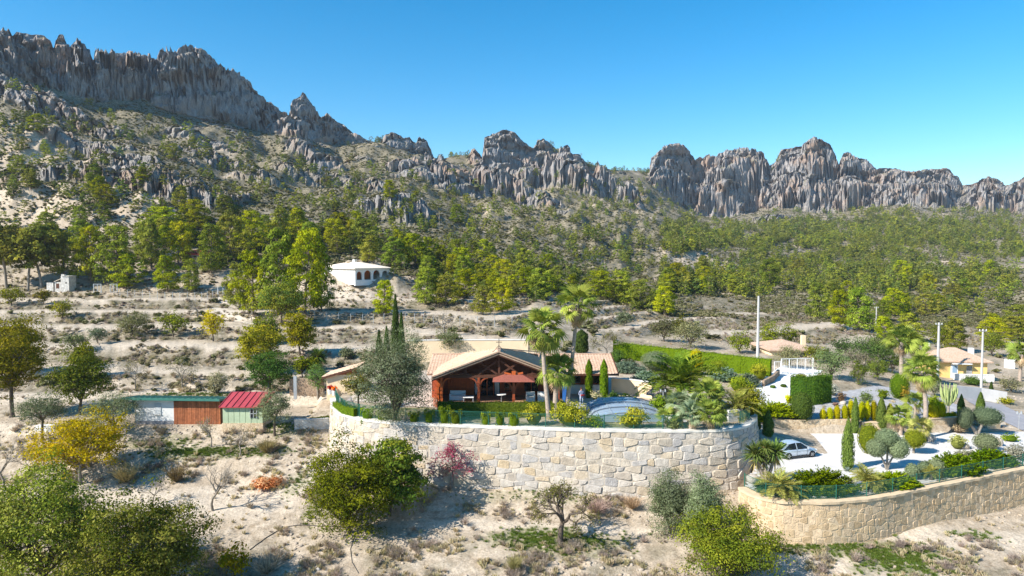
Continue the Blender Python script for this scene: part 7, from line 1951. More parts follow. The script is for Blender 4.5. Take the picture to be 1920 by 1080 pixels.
# three ball topiary, umbrella shaped tree and cloud olive
def cloud(label, u, v, trunk, balls, cols, seed, name='cloud_topiary'):
    p = plant(u, v); r = thing(name, label, 'topiary', p)
    px = p.y / F; g = Geo()
    for k, (bx, bv, bw, bh) in enumerate(balls):
        c = np.array([(bx - u) * px, 0.25 * (k % 2) - 0.1, (v - bv) * px])
        me = clipped_ball(seed + k, (bw * px / 2, bw * px / 2 * 0.95, bh * px / 2), 2400, 0.09, cols, c); link('crown_ball', me, r)
        tube(g, bez(np.array([0, 0, -0.1]), np.array([c[0] * 0.25, 0, c[2] * 0.5]), c - np.array([0, 0, bh * px * 0.2]), 6), np.linspace(trunk, trunk * 0.5, 6), 7)
    link('trunk', g.mesh('trunk', BARK_GREY, True, False), r); return r
cloud('clipped grey green topiary tree with three balls at the front of the car park', 1663, 881, 0.10, [(1641, 838, 36, 34), (1664, 820, 42, 34), (1681, 838, 42, 42)], GREY, 500)
cloud('mushroom shaped yellow green clipped tree right of the three ball topiary', 1713, 850, 0.12, [(1713, 822, 38, 34)], YG, 510)
cloud('old clipped olive with two dark grey green cloud shaped crowns near the gate wall', 1832, 815, 0.20, [(1808, 782, 26, 40), (1851, 780, 56, 34)], ((0.07, 0.09, 0.05), (0.125, 0.15, 0.09)), 520, 'cloud_olive')

# -- hedges
def hedge(label, pix, ht, wd, seed, z=None, **kw):
    P = [plant(u, v) for u, v in pix] if z is None else [atz(u, v, z) for u, v in pix]
    q = np.linspace(0, 1, len(P)); t = np.linspace(0, 1, 30)
    X = np.interp(t, q, [p[0] for p in P]); Y = np.interp(t, q, [p[1] for p in P]); Z = np.interp(t, q, [p[2] for p in P])
    o = link('hedge', hedge_mesh(seed, np.stack([X, Y], -1), Z - 0.05, ht, wd, **kw)); return tag(o, label, 'hedge')
hedge('long clipped green hedge in front of the house porch', [(822, 779), (900, 780), (980, 780), (1058, 778)], 1.25, 1.0, 601, cols=((0.06, 0.09, 0.012), (0.13, 0.16, 0.025)), n_per_m=230)
hedge('low box hedge behind the pool enclosure', [(1103, 766), (1135, 762), (1172, 761)], 0.55, 0.7, 602)
hedge('long bright green clipped hedge on the bank above the garden', [(1150, 669), (1200, 676), (1300, 688), (1445, 706)], 2.2, 1.1, 603, cols=((0.11, 0.15, 0.012), (0.19, 0.22, 0.018)), n_per_m=200, size=0.13)
hedge('thick curved dark green hedge block above the gravel garden', [(1484, 755), (1500, 757), (1525, 757), (1550, 752)], 3.0, 1.3, 604, cols=((0.045, 0.08, 0.012), (0.10, 0.14, 0.018)), n_per_m=260, size=0.12)
hedge('rounded green hedge behind the left corner of the garden fence', [(634, 778), (650, 788), (672, 792)], 1.35, 1.1, 605)
hedge('low green hedge behind the little field wall', [(582, 795), (600, 793), (625, 790)], 0.6, 0.8, 606, cols=GRN)

# -- junipers
JB = ((0.06, 0.105, 0.006), (0.135, 0.19, 0.009), (0.20, 0.25, 0.014)); JG = ((0.12, 0.17, 0.11), (0.20, 0.26, 0.18))
for (lb, u, v, w_, h, c, sd_) in [('bright green sprawling juniper at the lower fence, the large one below the car', 1553, 936, 124, 62, JB, 701), ('bright green sprawling juniper at the lower fence, middle one beside the yellow palm', 1688, 925, 84, 40, JB, 702),
        ('bright green sprawling juniper at the lower fence right of the grey balls', 1806, 898, 100, 52, JB, 703), ('bright green sprawling juniper near the right edge behind the lower fence', 1872, 880, 84, 40, JB, 704), ('green juniper spilling over the parking wall near its left end', 1463, 797, 92, 34, JB, 705),
        ('silvery blue sprawling juniper on the bank right of the house roof', 1178, 702, 64, 30, JG, 706), ('silvery green juniper left of the feather palm', 1215, 722, 54, 34, JG, 707), ('blue grey spreading conifer before the hedge, right of the yellow one', 1362, 718, 54, 36, JG, 708), ('blue grey spreading conifer near the hedge end', 1405, 728, 44, 34, JG, 709),
        ('dry grey juniper between the bright ones near the right edge', 1822, 872, 60, 30, ((0.17, 0.17, 0.11), (0.25, 0.25, 0.17)), 710), ('green low juniper at the terrace end below the yellow green shrub', 1420, 792, 44, 20, JB, 711)]:
    p_ = plant(u, v); p_.y += hm(w_, p_) * 0.26; p_.z = float(terrain(np.array([p_.x]), np.array([p_.y]))[0])
    o = link('juniper', juniper_mesh(sd_, hm(w_, p_) * 1.16, hm(w_, p_) * 0.62, hm(h, p_) * 0.78, 13000 if w_ > 70 else 5200, c, 0.17), None, p_); tag(o, lb, 'juniper')

# -- palms
def gp(u, v, z=0.0): return atz(u, v, z)
p_ = gp(1030, 786); m_ = hm(1, p_)
fan_palm('tall fan palm left of two in the garden, with dark skirt of dead leaves', p_, 0, 1.5, 1, [(0, 0, -0.2), (-0.30, 0.1, 3.0), (-0.62, 0.2, 6.0), (-0.6, 0.3, 7.7)], 18, 36, r=0.17, low=-1.25)
p_ = gp(1061, 778)
fan_palm('tallest fan palm in the garden, right of two, with pale trunk', p_, 0, 1.4, 2, [(0, 0, -0.2), (0.35, 0.1, 3.2), (0.75, 0.2, 6.5), (1.0, 0.3, 9.8)], 20, 30, r=0.16, low=-1.2, skirt=8)
p_ = gp(1041, 780)
fan_palm('short fan palm standing between the two tall palms', p_, 0, 1.35, 3, [(0, 0, -0.2), (0.03, 0.1, 1.6), (0.15, 0.1, 3.9)], 6, 36, r=0.22, low=-0.7)
for (lb, u, v, h, cs, sd_, lv, n, z) in [
    ('dense blue green fan palm in the middle of the low palm group', 1325, 785, 44, 1.15, 11, FANS, 34, 0), ('silvery fan palm left of the low palm group', 1270, 782, 26, 0.95, 12, FANS_BLUE, 26, 0), ('silvery fan palm at the fence in front of the low palm group', 1292, 806, 28, 1.0, 13, FANS_BLUE, 28, 0),
    ('green fan palm at the fence right of the silvery one', 1332, 804, 30, 1.0, 14, FANS, 28, 0), ('pale fan palm between the low palms', 1300, 786, 30, 0.85, 15, FANS_BLUE, 22, 0), ('low spreading fan palm next to the pool enclosure', 1248, 802, 14, 0.8, 16, FANS, 22, 0)]:
    p_ = gp(u, v, z); fan_palm(lb, p_, hm(h, p_), cs, sd_, None, 3, n, lv, 0.13)
p_ = plant(1735, 822)
fan_palm('tall fan palm in the gravel garden with a long hanging skirt of dead leaves', p_, hm(128, p_), 1.35, 21, None, 16, 34, r=0.19, skirt=22, low=-0.8)
p_ = plant(1690, 712)
fan_palm('fan palm with bright crown behind the gravel garden', p_, hm(72, p_), 1.7, 22, None, 6, 30, r=0.24)
p_ = plant(1712, 700)
fan_palm('smaller fan palm crown right of the bright crowned palm', p_, hm(50, p_), 1.3, 27, None, 4, 24, r=0.2)
p_ = plant(1912, 715)
fan_palm('fan palm at the right edge above the road', p_, hm(52, p_), 1.6, 23, None, 8, 28, r=0.22)
p_ = plant(1688, 816); fan_palm('low fan palm on the parking wall left of the tall trunk', p_, hm(34, p_), 0.95, 24, None, 3, 28, FANS, 0.15)
p_ = plant(1722, 830); fan_palm('young green fan palm at the foot of the tall trunk', p_, hm(30, p_), 0.95, 25, None, 2, 24, FANS_YEL, 0.14)
p_ = plant(1715, 790); fan_palm('slender fan palm just left of the tall trunk', p_, hm(34, p_), 0.9, 26, None, 3, 22, FANS, 0.12)
def feather_palm(label, p, h, sc, n, seed, meshes=FRONDS, el0=-0.15, r=0.3):
    rng = np.random.default_rng(seed); root = thing('feather_palm', label, 'palm tree', p)
    link('trunk', palm_trunk(seed, [(0, 0, -0.2), (0, 0, h * 0.5), (0, 0, h)], r, r * 0.9, max(4, int(h * 4)), BARK_DARK), root)
    place_leaves(root, meshes, (0, 0, h), n, rng, el0, 1.25, sc, 'frond', roll=0.25); return root
p_ = gp(1275, 764); feather_palm('large feather palm with arching dark fronds behind the pool garden', p_, 1.7, 2.15, 54, 31, el0=-0.05, r=0.34)
p_ = gp(1382, 786); feather_palm('feather palm with pale arching fronds beside the yellow green shrub at the terrace end', p_, 0.9, 1.5, 30, 32, FRONDS_Y)
p_ = plant(1458, 932); feather_palm('yellow green cycad palm at the lower wall corner below the yucca', p_, 0.5, 1.15, 40, 33, FRONDS_Y, -0.1, 0.2)
p_ = plant(1478, 935); feather_palm('second yellow green cycad palm beside the large juniper', p_, 0.4, 0.9, 30, 34, FRONDS_Y, -0.1, 0.18)
p_ = plant(1622, 918); feather_palm('yellow cycad palm between the two large junipers', p_, 0.6, 0.95, 36, 35, FRONDS_Y, -0.2, 0.2)
p_ = plant(1640, 922); feather_palm('dry yellow cycad palm at the fence right of the first one', p_, 0.5, 0.75, 26, 36, FRONDS_Y, -0.5, 0.18)
p_ = plant(1746, 900); feather_palm('small dry yellow cycad palm before the grey clipped balls', p_, 0.45, 0.6, 26, 37, FRONDS_Y, -0.3, 0.15)
# yucca, agave, candelabra cactus
def yucca(label, p, heads, seed):
    root = thing('yucca', label, 'yucca', p); g = Geo()
    for k, (x, y, z, s) in enumerate(heads):
        tube(g, bez(np.array([0, 0, -0.1]), np.array([x * 0.6, y * 0.6, z * 0.4]), np.array([x, y, z]), 5), np.linspace(0.16, 0.11, 5), 7)
        link('leaf_rosette', sword_rosette(seed + k, 190, 1.0, 0.1), root, (x, y, z), None, s)
        link('dead_leaves', sword_rosette(seed + 20 + k, 90, 0.9, 0.08, ((0.30, 0.22, 0.09), (0.42, 0.33, 0.15)), -0.95), root, (x, y, z - 0.42), None, (s * 0.7, s * 0.7, s * 1.15))
    link('trunk', g.mesh('trunk', BARK_PALM, True, False), root)
yucca('yucca with two spiky heads on thick trunks beside the parked car', plant(1436, 905), [(-0.8, 0, 2.2, 1.25), (0.75, 0.2, 2.35, 1.25), (0.0, 0.4, 1.7, 1.0), (-0.1, -0.1, 2.7, 0.9)], 41)
yucca('small yucca at the lower wall corner', plant(1425, 925), [(0, 0, 0.5, 0.7), (0.6, 0, 0.4, 0.6)], 55)
yucca('spiky yucca like plant above the shaded brown wall', plant(595, 693), [(0, 0, 1.6, 1.6), (0.4, 0.3, 1.2, 1.1)], 58)
for (lb, u, v, s) in [('blue grey agave at the foot of the large cypress', 1590, 884, 0.55), ('blue grey agave before the yellow cycads', 1612, 895, 0.4)]:
    o = link('agave', sword_rosette(int(u), 60, 1.0, 0.1, ((0.22, 0.28, 0.24), (0.32, 0.37, 0.33)), 0.05), None, plant(u, v), None, s); tag(o, lb, 'agave')
def cactus():
    p = plant(1778, 778); r = thing('candelabra_cactus', 'pale green branched candelabra cactus in the gravel before the yellow house', 'cactus', p)
    mc = simple('cactus_skin', (0.36, 0.42, 0.16), 0.6, 0.2, 5, 0.2); H_ = hm(62, p); g = Geo()
    tube(g, np.array([[0, 0, -0.1], [0, 0, H_ * 0.4]]), [0.12, 0.11], 8); link('trunk', g.mesh('trunk', BARK_GREY, True, False), r)
    rng = np.random.default_rng(5)
    for k in range(22):
        a = k * 2.4; q = 0.12 + 0.85 * rng.random(); top = H_ * (0.75 + 0.25 * rng.random()); rr = 0.75 * q ** 0.6 * H_ / 3
        g = Geo(); b0 = np.array([0, 0, H_ * (0.28 + 0.12 * rng.random())]); e = np.array([math.cos(a) * rr, math.sin(a) * rr, top])
        tube(g, bez(b0, np.array([e[0], e[1], b0[2] + 0.15]), e, 7), [0.06, 0.075, 0.075, 0.075, 0.075, 0.07, 0.03], 6, True)
        link('branch', g.mesh('branch', mc, False, False), r)
cactus()
# -- boulders
def boulder_mesh(seed, nu=12, nv=9):
    rng = np.random.default_rng(seed); g = Geo(); ellipsoid_geo(g, (0, 0, 0), (1, 1, 1), (0, 0, 0), nu, nv)
    v = g.v[0]; n = 1 + 0.28 * fbm(v[:, 0] * 1.3 + seed, v[:, 1] * 1.3 + v[:, 2] * 1.7, 3, seed)
    g.v[0] = np.clip(v * n[:, None], -0.92, 0.92); return g.mesh('boulder', M_STONE, False, False)
for k, (lb, u, v, w_, h) in enumerate([('pinkish boulder beside the foot of the tall right palm', 1746, 828, 15, 18), ('pale flat boulder before the yellow green shrub', 1806, 840, 28, 12), ('pale boulder right of the grey clipped ball', 1872, 836, 16, 18), ('boulder at the foot of the boulder wall end beside the yucca', 1408, 835, 22, 24),
        ('grey boulder in the gravel right of the egg shaped shrub', 1581, 758, 14, 8), ('small boulder at the foot of the palm trunk, left of the pinkish one', 1733, 826, 12, 16), ('pale boulder on the bank at the ramp', 1447, 765, 14, 8), ('grey boulder by the small yucca', 1412, 905, 30, 20), ('pale boulder at the right edge by the lower fence', 1902, 868, 22, 9)]):
    p_ = plant(u, v); o = link('boulder', boulder_mesh(800 + k), None, p_ + Vector((0, 0, hm(h, p_) * 0.35)), (0, 0, k), (hm(w_, p_) / 2, hm(w_, p_) / 2 * 0.8, hm(h, p_) / 2)); tag(o, lb, 'boulder')
# black irrigation hoses
def hose(label, pix, r=0.03):
    P = [plant(u, v) + Vector((0, 0, 0.03)) for u, v in pix]; q = np.linspace(0, 1, len(P)); t = np.linspace(0, 1, 50)
    pts = np.stack([np.interp(t, q, [p[k] for p in P]) for k in range(2)], -1); z = terrain(pts[:, 0], pts[:, 1]) + 0.03
    g = Geo(); tube(g, np.column_stack([pts, z]), np.full(50, r), 5); tag(link('irrigation_hose', g.mesh('hose', M_IRON, True, False)), label, 'hose')
hose('black hose running along the foot of the boulder wall', [(870, 910), (960, 914), (1080, 919), (1200, 924), (1300, 926)])
hose('black hose crossing the bank below the round dark tree', [(468, 1032), (500, 1008), (530, 990), (570, 985), (640, 988)])
hose('black hose hanging down the bank under the round dark tree', [(665, 1005), (657, 1030), (660, 1055), (672, 1075)], 0.016)
for k, (u, v) in enumerate([(583, 1068), (597, 1068)]):
    o = link('white_rock', boulder_mesh(830 + k), None, plant(u, v), None, 0.16); tag(o, 'small white rock at the bottom edge, ' + ('left' if k == 0 else 'right') + ' of two side by side', 'rock')
# ------------------------------------------------------------------ pines
PVC = [PINE_COLS, [(0.075, 0.105, 0.014), (0.14, 0.17, 0.022), (0.22, 0.245, 0.034)], [(0.095, 0.115, 0.02), (0.17, 0.18, 0.03), (0.25, 0.25, 0.045)]]
PV = [pine_mesh(900 + k, 80, 84, 0.042, (0.44, 0.40, 0.46, 0.40)[k % 4], low=(0.04, 0.07, 0.10, 0.04)[k % 4], style=0, cols=PVC[k % 3]) for k in range(7)]
FARC = [(0.095, 0.125, 0.022), (0.17, 0.19, 0.03), (0.25, 0.26, 0.04)]
FARV = [FARC, [(0.06, 0.09, 0.022), (0.11, 0.135, 0.03), (0.16, 0.175, 0.04)], [(0.08, 0.10, 0.03), (0.14, 0.15, 0.045), (0.20, 0.20, 0.06)], FARC, [(0.07, 0.10, 0.018), (0.13, 0.15, 0.024), (0.21, 0.21, 0.03)]]
PF = [pine_mesh(950 + k, 26, 30, 0.085, (0.50, 0.46, 0.44, 0.52, 0.42)[k], FARV[k], low=0.04, style=0) for k in range(5)]
EUC = [broadleaf(970 + k, 1.0, 0.75, 0.38, 4200, 0.045, ((0.07, 0.075, 0.016), (0.13, 0.125, 0.022), (0.19, 0.16, 0.03)), 7, 7, 0.13, bark=BARK_GREY, r0=0.022) for k in range(2)]
rngp = np.random.default_rng(77)
NPINE = 0
def pine(label, p, h, wide=1.0, far=False, group=None, k=None, name='pine_tree'):
    global NPINE
    NPINE += 1
    src = PF if far else PV
    tr, cr = src[(NPINE * 5 + 1 if k is None else k) % len(src)]
    r = thing(name, label, 'tree', p, float(rngp.random() * 6.28), group)
    link('trunk', tr, r, None, None, (h * wide, h * wide, h)); link('crown', cr, r, None, None, (h * wide, h * wide, h))
    return r
HERO = [(170, 530, 112, 66, 'right of the eucalyptus trees, first tall pine'), (215, 536, 118, 80, 'above the pale gate frames, with full round crown'), (120, 525, 96, 60, 'directly behind the stone hut'), (236, 542, 70, 58, 'bright low pine right above the gate frames'),
        (284, 505, 100, 60, 'tall grey green pine left of the hidden red roofed house'), (314, 547, 72, 56, 'bright young pine left of the wire gate'), (360, 548, 66, 44, 'narrow young pine above the wire fence'), (334, 500, 90, 54, 'dark pine in front of the hidden red roofed house'),
        (396, 512, 96, 62, 'pine right of the hidden red roofed house'), (432, 492, 92, 66, 'pine behind the big clump left of the villa'), (476, 470, 80, 64, 'rounded pine behind the big clump'), (520, 462, 76, 60, 'upper pine behind the big clump, right side'),
        (475, 590, 128, 84, 'left pine of the big dark clump beside the villa'), (520, 590, 168, 96, 'tallest pine of the big dark clump beside the villa'), (572, 592, 172, 100, 'right pine of the big dark clump beside the villa'), (603, 585, 130, 60, 'dark pine at the right side of the big clump, next to the villa'), (450, 580, 90, 60, 'low left pine of the big clump above the track'),
        (719, 592, 72, 52, 'single bright pine on the slope right below the villa'), (680, 468, 62, 70, 'pine directly above the villa roof'), (640, 455, 60, 60, 'pine above the left end of the villa roof'), (736, 500, 58, 62, 'pine at the right end of the villa'), (780, 500, 66, 68, 'spreading grey green pine right of the villa'),
        (800, 570, 72, 66, 'pine at the forest edge below and right of the villa'), (835, 575, 64, 58, 'pine at the forest edge above the leafless purple tree'), (870, 560, 60, 60, 'pine in the belt above the cypress group'), (905, 590, 58, 56, 'pine at the forest edge left of the tall palms'), (942, 585, 66, 56, 'pine at the forest edge just left of the tall palms'),
        (1010, 560, 60, 60, 'pine behind the left tall palm crown'), (1120, 560, 56, 60, 'dark pine right of the tallest palm crown'), (1160, 570, 66, 56, 'pine in the belt right of the tall palms'), (1200, 582, 62, 58, 'pine in the belt above the long hedge'), (1245, 590, 58, 60, 'pine left of the far thin utility pole'),
        (1532, 600, 74, 52, 'tall pine at the valley slope right of the tall pole'), (1575, 612, 72, 50, 'pine right of the tall valley pine'), (1612, 622, 88, 66, 'big dark pine above the bare valley slope'), (1660, 640, 50, 46, 'pine before the bare valley slope'), (1705, 640, 56, 60, 'pine behind the bright crowned palm'), (1790, 660, 70, 52, 'pine behind the yellow house'), (1868, 650, 60, 52, 'pine right behind the yellow house chimney'), (1560, 580, 52, 40, 'upper pine at the valley edge'), (1740, 545, 34, 34, 'pine by the far farmhouse clearing'),
        (150, 470, 60, 50, 'pine on the slope above the eucalyptus trees'), (300, 440, 56, 70, 'dark flat topped pine above the pale hillock'), (85, 440, 44, 50, 'pine on the pale hillside at far left'), (270, 480, 70, 56, 'pine between the tall grey green pine and the slope'), (370, 430, 60, 60, 'pine above the hidden red roofed house'), (430, 420, 56, 60, 'pine on the slope above the big clump'), (560, 450, 62, 66, 'pine above the big clump near the villa')]
for (u, v, h, w_, pos) in HERO:
    p_ = plant(u, v); H_ = hm(h, p_); pine('green pine, ' + pos, p_, H_ * 0.95, (w_ / h) / 0.88)
for k, (u, v, h, w_, pos) in enumerate([(12, 540, 120, 84, 'at the left edge'), (52, 545, 108, 74, 'with forked pale trunk left of the stone hut'), (80, 540, 122, 66, 'tallest one, touching the stone hut')]):
    p_ = plant(u, v); r_ = thing('eucalyptus_tree', 'olive brown eucalyptus ' + pos, 'tree', p_, k * 2.0)
    s_ = hm(h, p_)
    for nm, me in zip(('trunk', 'crown'), EUC[k % 2]): link(nm, me, r_, None, None, (s_, s_, s_))

def inpoly(poly, u, v):
    return sdist(poly, np.asarray(u, float), np.asarray(v, float)) > 0
def sample(poly, n, rng, mind=0):
    P = np.array(poly); out = []
    while len(out) < n:
        u = P[:, 0].min() + rng.random(4 * n) * np.ptp(P[:, 0]); v = P[:, 1].min() + rng.random(4 * n) * np.ptp(P[:, 1])
        k = sdist(poly, u, v) + 26 * fbm(u / 45, v / 22, 3, 88) + 10 * rng.normal(size=len(u)) > 8
        out += list(zip(u[k], v[k]))
        if mind == 0: continue
    return out[:n]
REG = [  # polygon, count, mean height, label, clumpiness
 ([(0, 160), (120, 175), (330, 232), (520, 275), (700, 300), (700, 395), (430, 395), (200, 330), (0, 340)], 230, 4.1, 'pine on the steep slope under the left cliffs', 0.25),
 ([(0, 340), (200, 330), (430, 380), (470, 430), (250, 430), (0, 440)], 60, 4.4, 'pine on the pale hillside at left', 0.2),
 ([(230, 440), (620, 400), (760, 425), (760, 480), (610, 490), (420, 500), (300, 480)], 150, 4.0, 'pine of the belt left of the villa', 0.0),
 ([(740, 440), (1000, 470), (1250, 530), (1250, 580), (1130, 575), (960, 600), (780, 560), (735, 500)], 290, 3.9, 'pine of the belt right of the villa', 0.0),
 ([(560, 395), (720, 300), (880, 310), (1200, 345), (1260, 420), (1250, 520), (1000, 470), (740, 430)], 520, 3.9, 'pine under the central crags', 0.2),
 ([(1240, 418), (1360, 412), (1500, 400), (1640, 392), (1920, 398), (1920, 470), (1240, 485)], 3300, 4.8, 'pine of the far valley forest', 0.06),
 ([(1240, 480), (1920, 465), (1920, 540), (1800, 535), (1500, 550), (1240, 560)], 1600, 4.6, 'pine at the valley forest edge', 0.06),
 ([(1500, 545), (1700, 520), (1920, 500), (1920, 640), (1860, 610), (1680, 590), (1560, 575)], 95, 4.8, 'tree on the valley floor at right', 0.2),
 ([(1000, 318), (1240, 330), (1340, 400), (1250, 425), (1100, 400)], 140, 4.2, 'pine in the saddle between crags', 0.2),
]
cand = []
for ri, (poly, n, hgt, lb, cl) in enumerate(REG):
    rr = np.random.default_rng(300 + ri)
    uv = sample(poly, int(n * (1 + cl * 2)), rr)
    uv = np.array(uv)
    nz = fbm(uv[:, 0] / 60, uv[:, 1] / 22, 3, 400 + ri) + 0.15 * rr.normal(size=len(uv))
    keep = np.argsort(-nz)[:n] if cl > 0 else np.arange(len(uv))[:n]
    for (u, v), p in zip(uv[keep], ground(uv[keep, 0], uv[keep, 1], 130, 1500, 700)):
        if not p[3] or p[1] < 140: continue
        h = 0.86 * hgt * float(np.exp(rr.normal() * 0.32))
        cand.append((h * F / p[1], h, p, lb, ri))
# forest that goes on outside the frame and on the backs of the crest
P_, RK_ = [], []
cand.sort(key=lambda c: -c[0])
pts = np.array([[c[2][0], c[2][1]] for c in cand])
_, rock_, _, _, _ = terrain(pts[:, 0], pts[:, 1], True)
NIND = 300 - len(HERO)
ind, rest = [], []
BARE = [(1250, 475, 1390, 520), (1730, 486, 1920, 506), (612, 525, 770, 600)]
for c, rk_ in zip(cand, rock_):
    a_, u_ = c[2][0] / c[2][1], 960 + F * c[2][0] / c[2][1]
    v_ = 480 - (c[2][2] - CAMZ) / c[2][1] * F
    if any(x0 < u_ < x1 and y0 < v_ < y1 for (x0, y0, x1, y1) in BARE) and rngp.random() < 0.85: continue
    if rk_ > 0.75 and rngp.random() < 0.7: continue
    (ind if len(ind) < NIND else rest).append(c)
def part_of(cs, c, key, words):
    q = sorted(key(k) for k in cs); r = sum(1 for k in q if k < key(c)) / max(1, len(q)); return words[min(len(words) - 1, int(r * len(words)))]
BYR = {}
for c in ind: BYR.setdefault(c[4], []).append(c)
def pine_label(c):
    cs = BYR[c[4]]; uf = lambda k: k[2][0] / k[2][1]; vf = lambda k: k[2][1]
    return '%s %s, %s row, %s' % (part_of(cs, c, lambda k: k[0], ('small', 'middle sized', 'big')), c[3], part_of(cs, c, vf, ('lowest', 'lower', 'upper', 'topmost')), part_of(cs, c, uf, ('far left', 'left of centre', 'centre', 'right of centre', 'far right')))
for c in ind:
    c_lab = pine_label(c)
    pine(c_lab, Vector(c[2][:3]), c[1] * 0.92, 0.92 + 0.2 * rngp.random(), c[0] < 34, 'pines: ' + c[3])

# ------------------------------------------------------------------ scattered growth as stuff
def scatter(name, pts, scales, protos, seed, tilt=0.0, kind='stuff'):
    """geometry nodes: copies of the prototype meshes on points; pts (N,3)"""
    n = len(pts); rng = np.random.default_rng(seed)
    me = bpy.data.meshes.new(name); me.vertices.add(n); me.vertices.foreach_set('co', np.ascontiguousarray(pts, dtype=np.float32).ravel())
    a = me.attributes.new('sc', 'FLOAT', 'POINT'); a.data.foreach_set('value', np.asarray(scales, np.float32))
    a = me.attributes.new('rz', 'FLOAT', 'POINT'); a.data.foreach_set('value', (rng.random(n) * 6.28).astype(np.float32))
    a = me.attributes.new('pick', 'INT', 'POINT'); a.data.foreach_set('value', rng.integers(0, len(protos), n).astype(np.int32))
    o = link(name, me); tag(o, kind=kind)
    t = bpy.data.node_groups.new(name, 'GeometryNodeTree')
    t.interface.new_socket('Geometry', in_out='INPUT', socket_type='NodeSocketGeometry'); t.interface.new_socket('Geometry', in_out='OUTPUT', socket_type='NodeSocketGeometry')
    gi = t.nodes.new('NodeGroupInput'); go = t.nodes.new('NodeGroupOutput'); jn = t.nodes.new('GeometryNodeJoinGeometry')
    def attr(nm, ty):
        q = t.nodes.new('GeometryNodeInputNamedAttribute'); q.data_type = ty; q.inputs[0].default_value = nm; return q.outputs[0]
    sc, rz, pk = attr('sc', 'FLOAT'), attr('rz', 'FLOAT'), attr('pick', 'INT')
    cb = t.nodes.new('ShaderNodeCombineXYZ'); t.links.new(rz, cb.inputs[2])
    for k, pr in enumerate(protos):
        oi = t.nodes.new('GeometryNodeObjectInfo'); oi.transform_space = 'ORIGINAL'; oi.inputs[0].default_value = pr; oi.inputs['As Instance'].default_value = True
        cmp_ = t.nodes.new('FunctionNodeCompare'); cmp_.data_type = 'INT'; cmp_.operation = 'EQUAL'
        t.links.new(pk, cmp_.inputs[2]); cmp_.inputs[3].default_value = k
        ip = t.nodes.new('GeometryNodeInstanceOnPoints')
        t.links.new(gi.outputs[0], ip.inputs['Points']); t.links.new(cmp_.outputs[0], ip.inputs['Selection']); t.links.new(oi.outputs['Geometry'], ip.inputs['Instance'])
        t.links.new(cb.outputs[0], ip.inputs['Rotation']); t.links.new(sc, ip.inputs['Scale']); t.links.new(ip.outputs[0], jn.inputs[0])
    t.links.new(jn.outputs[0], go.inputs[0])
    o.modifiers.new('scatter', 'NODES').node_group = t
    return o
def proto(name, *meshes):
    """a prototype that is not linked to the scene: one joined mesh"""
    o = bpy.data.objects.new(name, meshes[0]); return o
rs = np.random.default_rng(5)
# pines that stand outside the frame or behind, so the forest goes on
xo = rs.random(2600) * 2600 - 1300; yo = 240 + rs.random(2600) * 900
uo = 960 + F * xo / yo; k_ = ((uo < -40) | (uo > 1960)) & (np.abs(xo / yo) < 1.35) & (yo < lev(foot_d, np.clip(uo, -1500, 3500)) - 15)
zo = terrain(xo[k_], yo[k_])
fp = np.array([c[2][:3] for c in rest]); fs = np.array([c[1] for c in rest])
fp = np.vstack([fp, np.stack([xo[k_], yo[k_], zo], -1)]); fs = np.concatenate([fs, 4.5 + 3 * rs.random(k_.sum())])
scatter('pine_forest', fp, fs, [proto('pine_crown_%d' % k, PF[k][1]) for k in range(5)], 9)
# scrub of the hillside
def field(n, y0, y1, fn, seed, amax=0.85):
    r = np.random.default_rng(seed); y = np.exp(np.log(y0) + (np.log(y1) - np.log(y0)) * r.random(n)); a = (r.random(n) * 2 - 1) * amax; x = a * y
    z, rk, u, ris, trd = terrain(x, y, True)
    k = fn(x, y, z, rk, u, ris, trd, r); return np.stack([x, y, z], -1)[k]
SG = ((0.085, 0.085, 0.035), (0.15, 0.145, 0.065), (0.22, 0.20, 0.12)); SD = ((0.20, 0.17, 0.10), (0.29, 0.25, 0.16)); SP = ((0.19, 0.15, 0.125), (0.27, 0.22, 0.19))
pr_g = [proto('scrub_green_%d' % k, shrub_mesh(40 + k, (0.7, 0.7, 0.6), 110, 0.30, SG, 0.7, 6)) for k in range(3)]
pr_d = [proto('scrub_dry_%d' % k, shrub_mesh(50 + k, (0.6, 0.6, 0.5), 200, 0.17, (SD, SP, SD)[k], 0.55, 7, 0.4)) for k in range(3)] + [proto('scrub_twig_%d' % k, twiggy_mesh(60 + k, 0.75, 0.75, 70, ((0.22, 0.18, 0.155), (0.27, 0.22, 0.16))[k])) for k in range(2)]
pr_t = [proto('tuft_%d' % k, tuft_mesh(70 + k, 36, 0.42, 0.4)) for k in range(3)]
pr_tg = [proto('grass_%d' % k, tuft_mesh(80 + k, 40, 0.22, 0.4, ((0.07, 0.11, 0.02), (0.14, 0.18, 0.04)))) for k in range(2)]
S1 = field(130000, 165, 1000, lambda x, y, z, rk, u, ris, trd, r: (fbm(x / 25, y / 25, 4, 201) + 0.5 * r.random(len(x)) > -0.05 + 0.5 * rk) & (rk < 0.92) & (y < lev(foot_d, np.clip(u, -1500, 3500)) - 2), 11)
scatter('hillside_scrub', S1, 0.28 + 0.75 * rs.random(len(S1)) ** 3 + S1[:, 1] / 1300, pr_g, 12)
S2 = field(60000, 75, 230, lambda x, y, z, rk, u, ris, trd, r: (r.random(len(x)) < 0.012 + 0.85 * ris + 0.7 * sst(136, 146, y) * (1 - sst(165, 185, y)) + 0.25 * sst(150, 175, y)) & (trd < 0.6) & (fbm(x / 7, y / 7, 3, 203) > -0.25) & ~((y < 88) & (x > -17) & (x < 30)) & ~((u > 1380) & (y < 105)), 13)
scatter('terrace_scrub', S2, 0.30 + 0.75 * rs.random(len(S2)) ** 2.2, pr_d, 14)
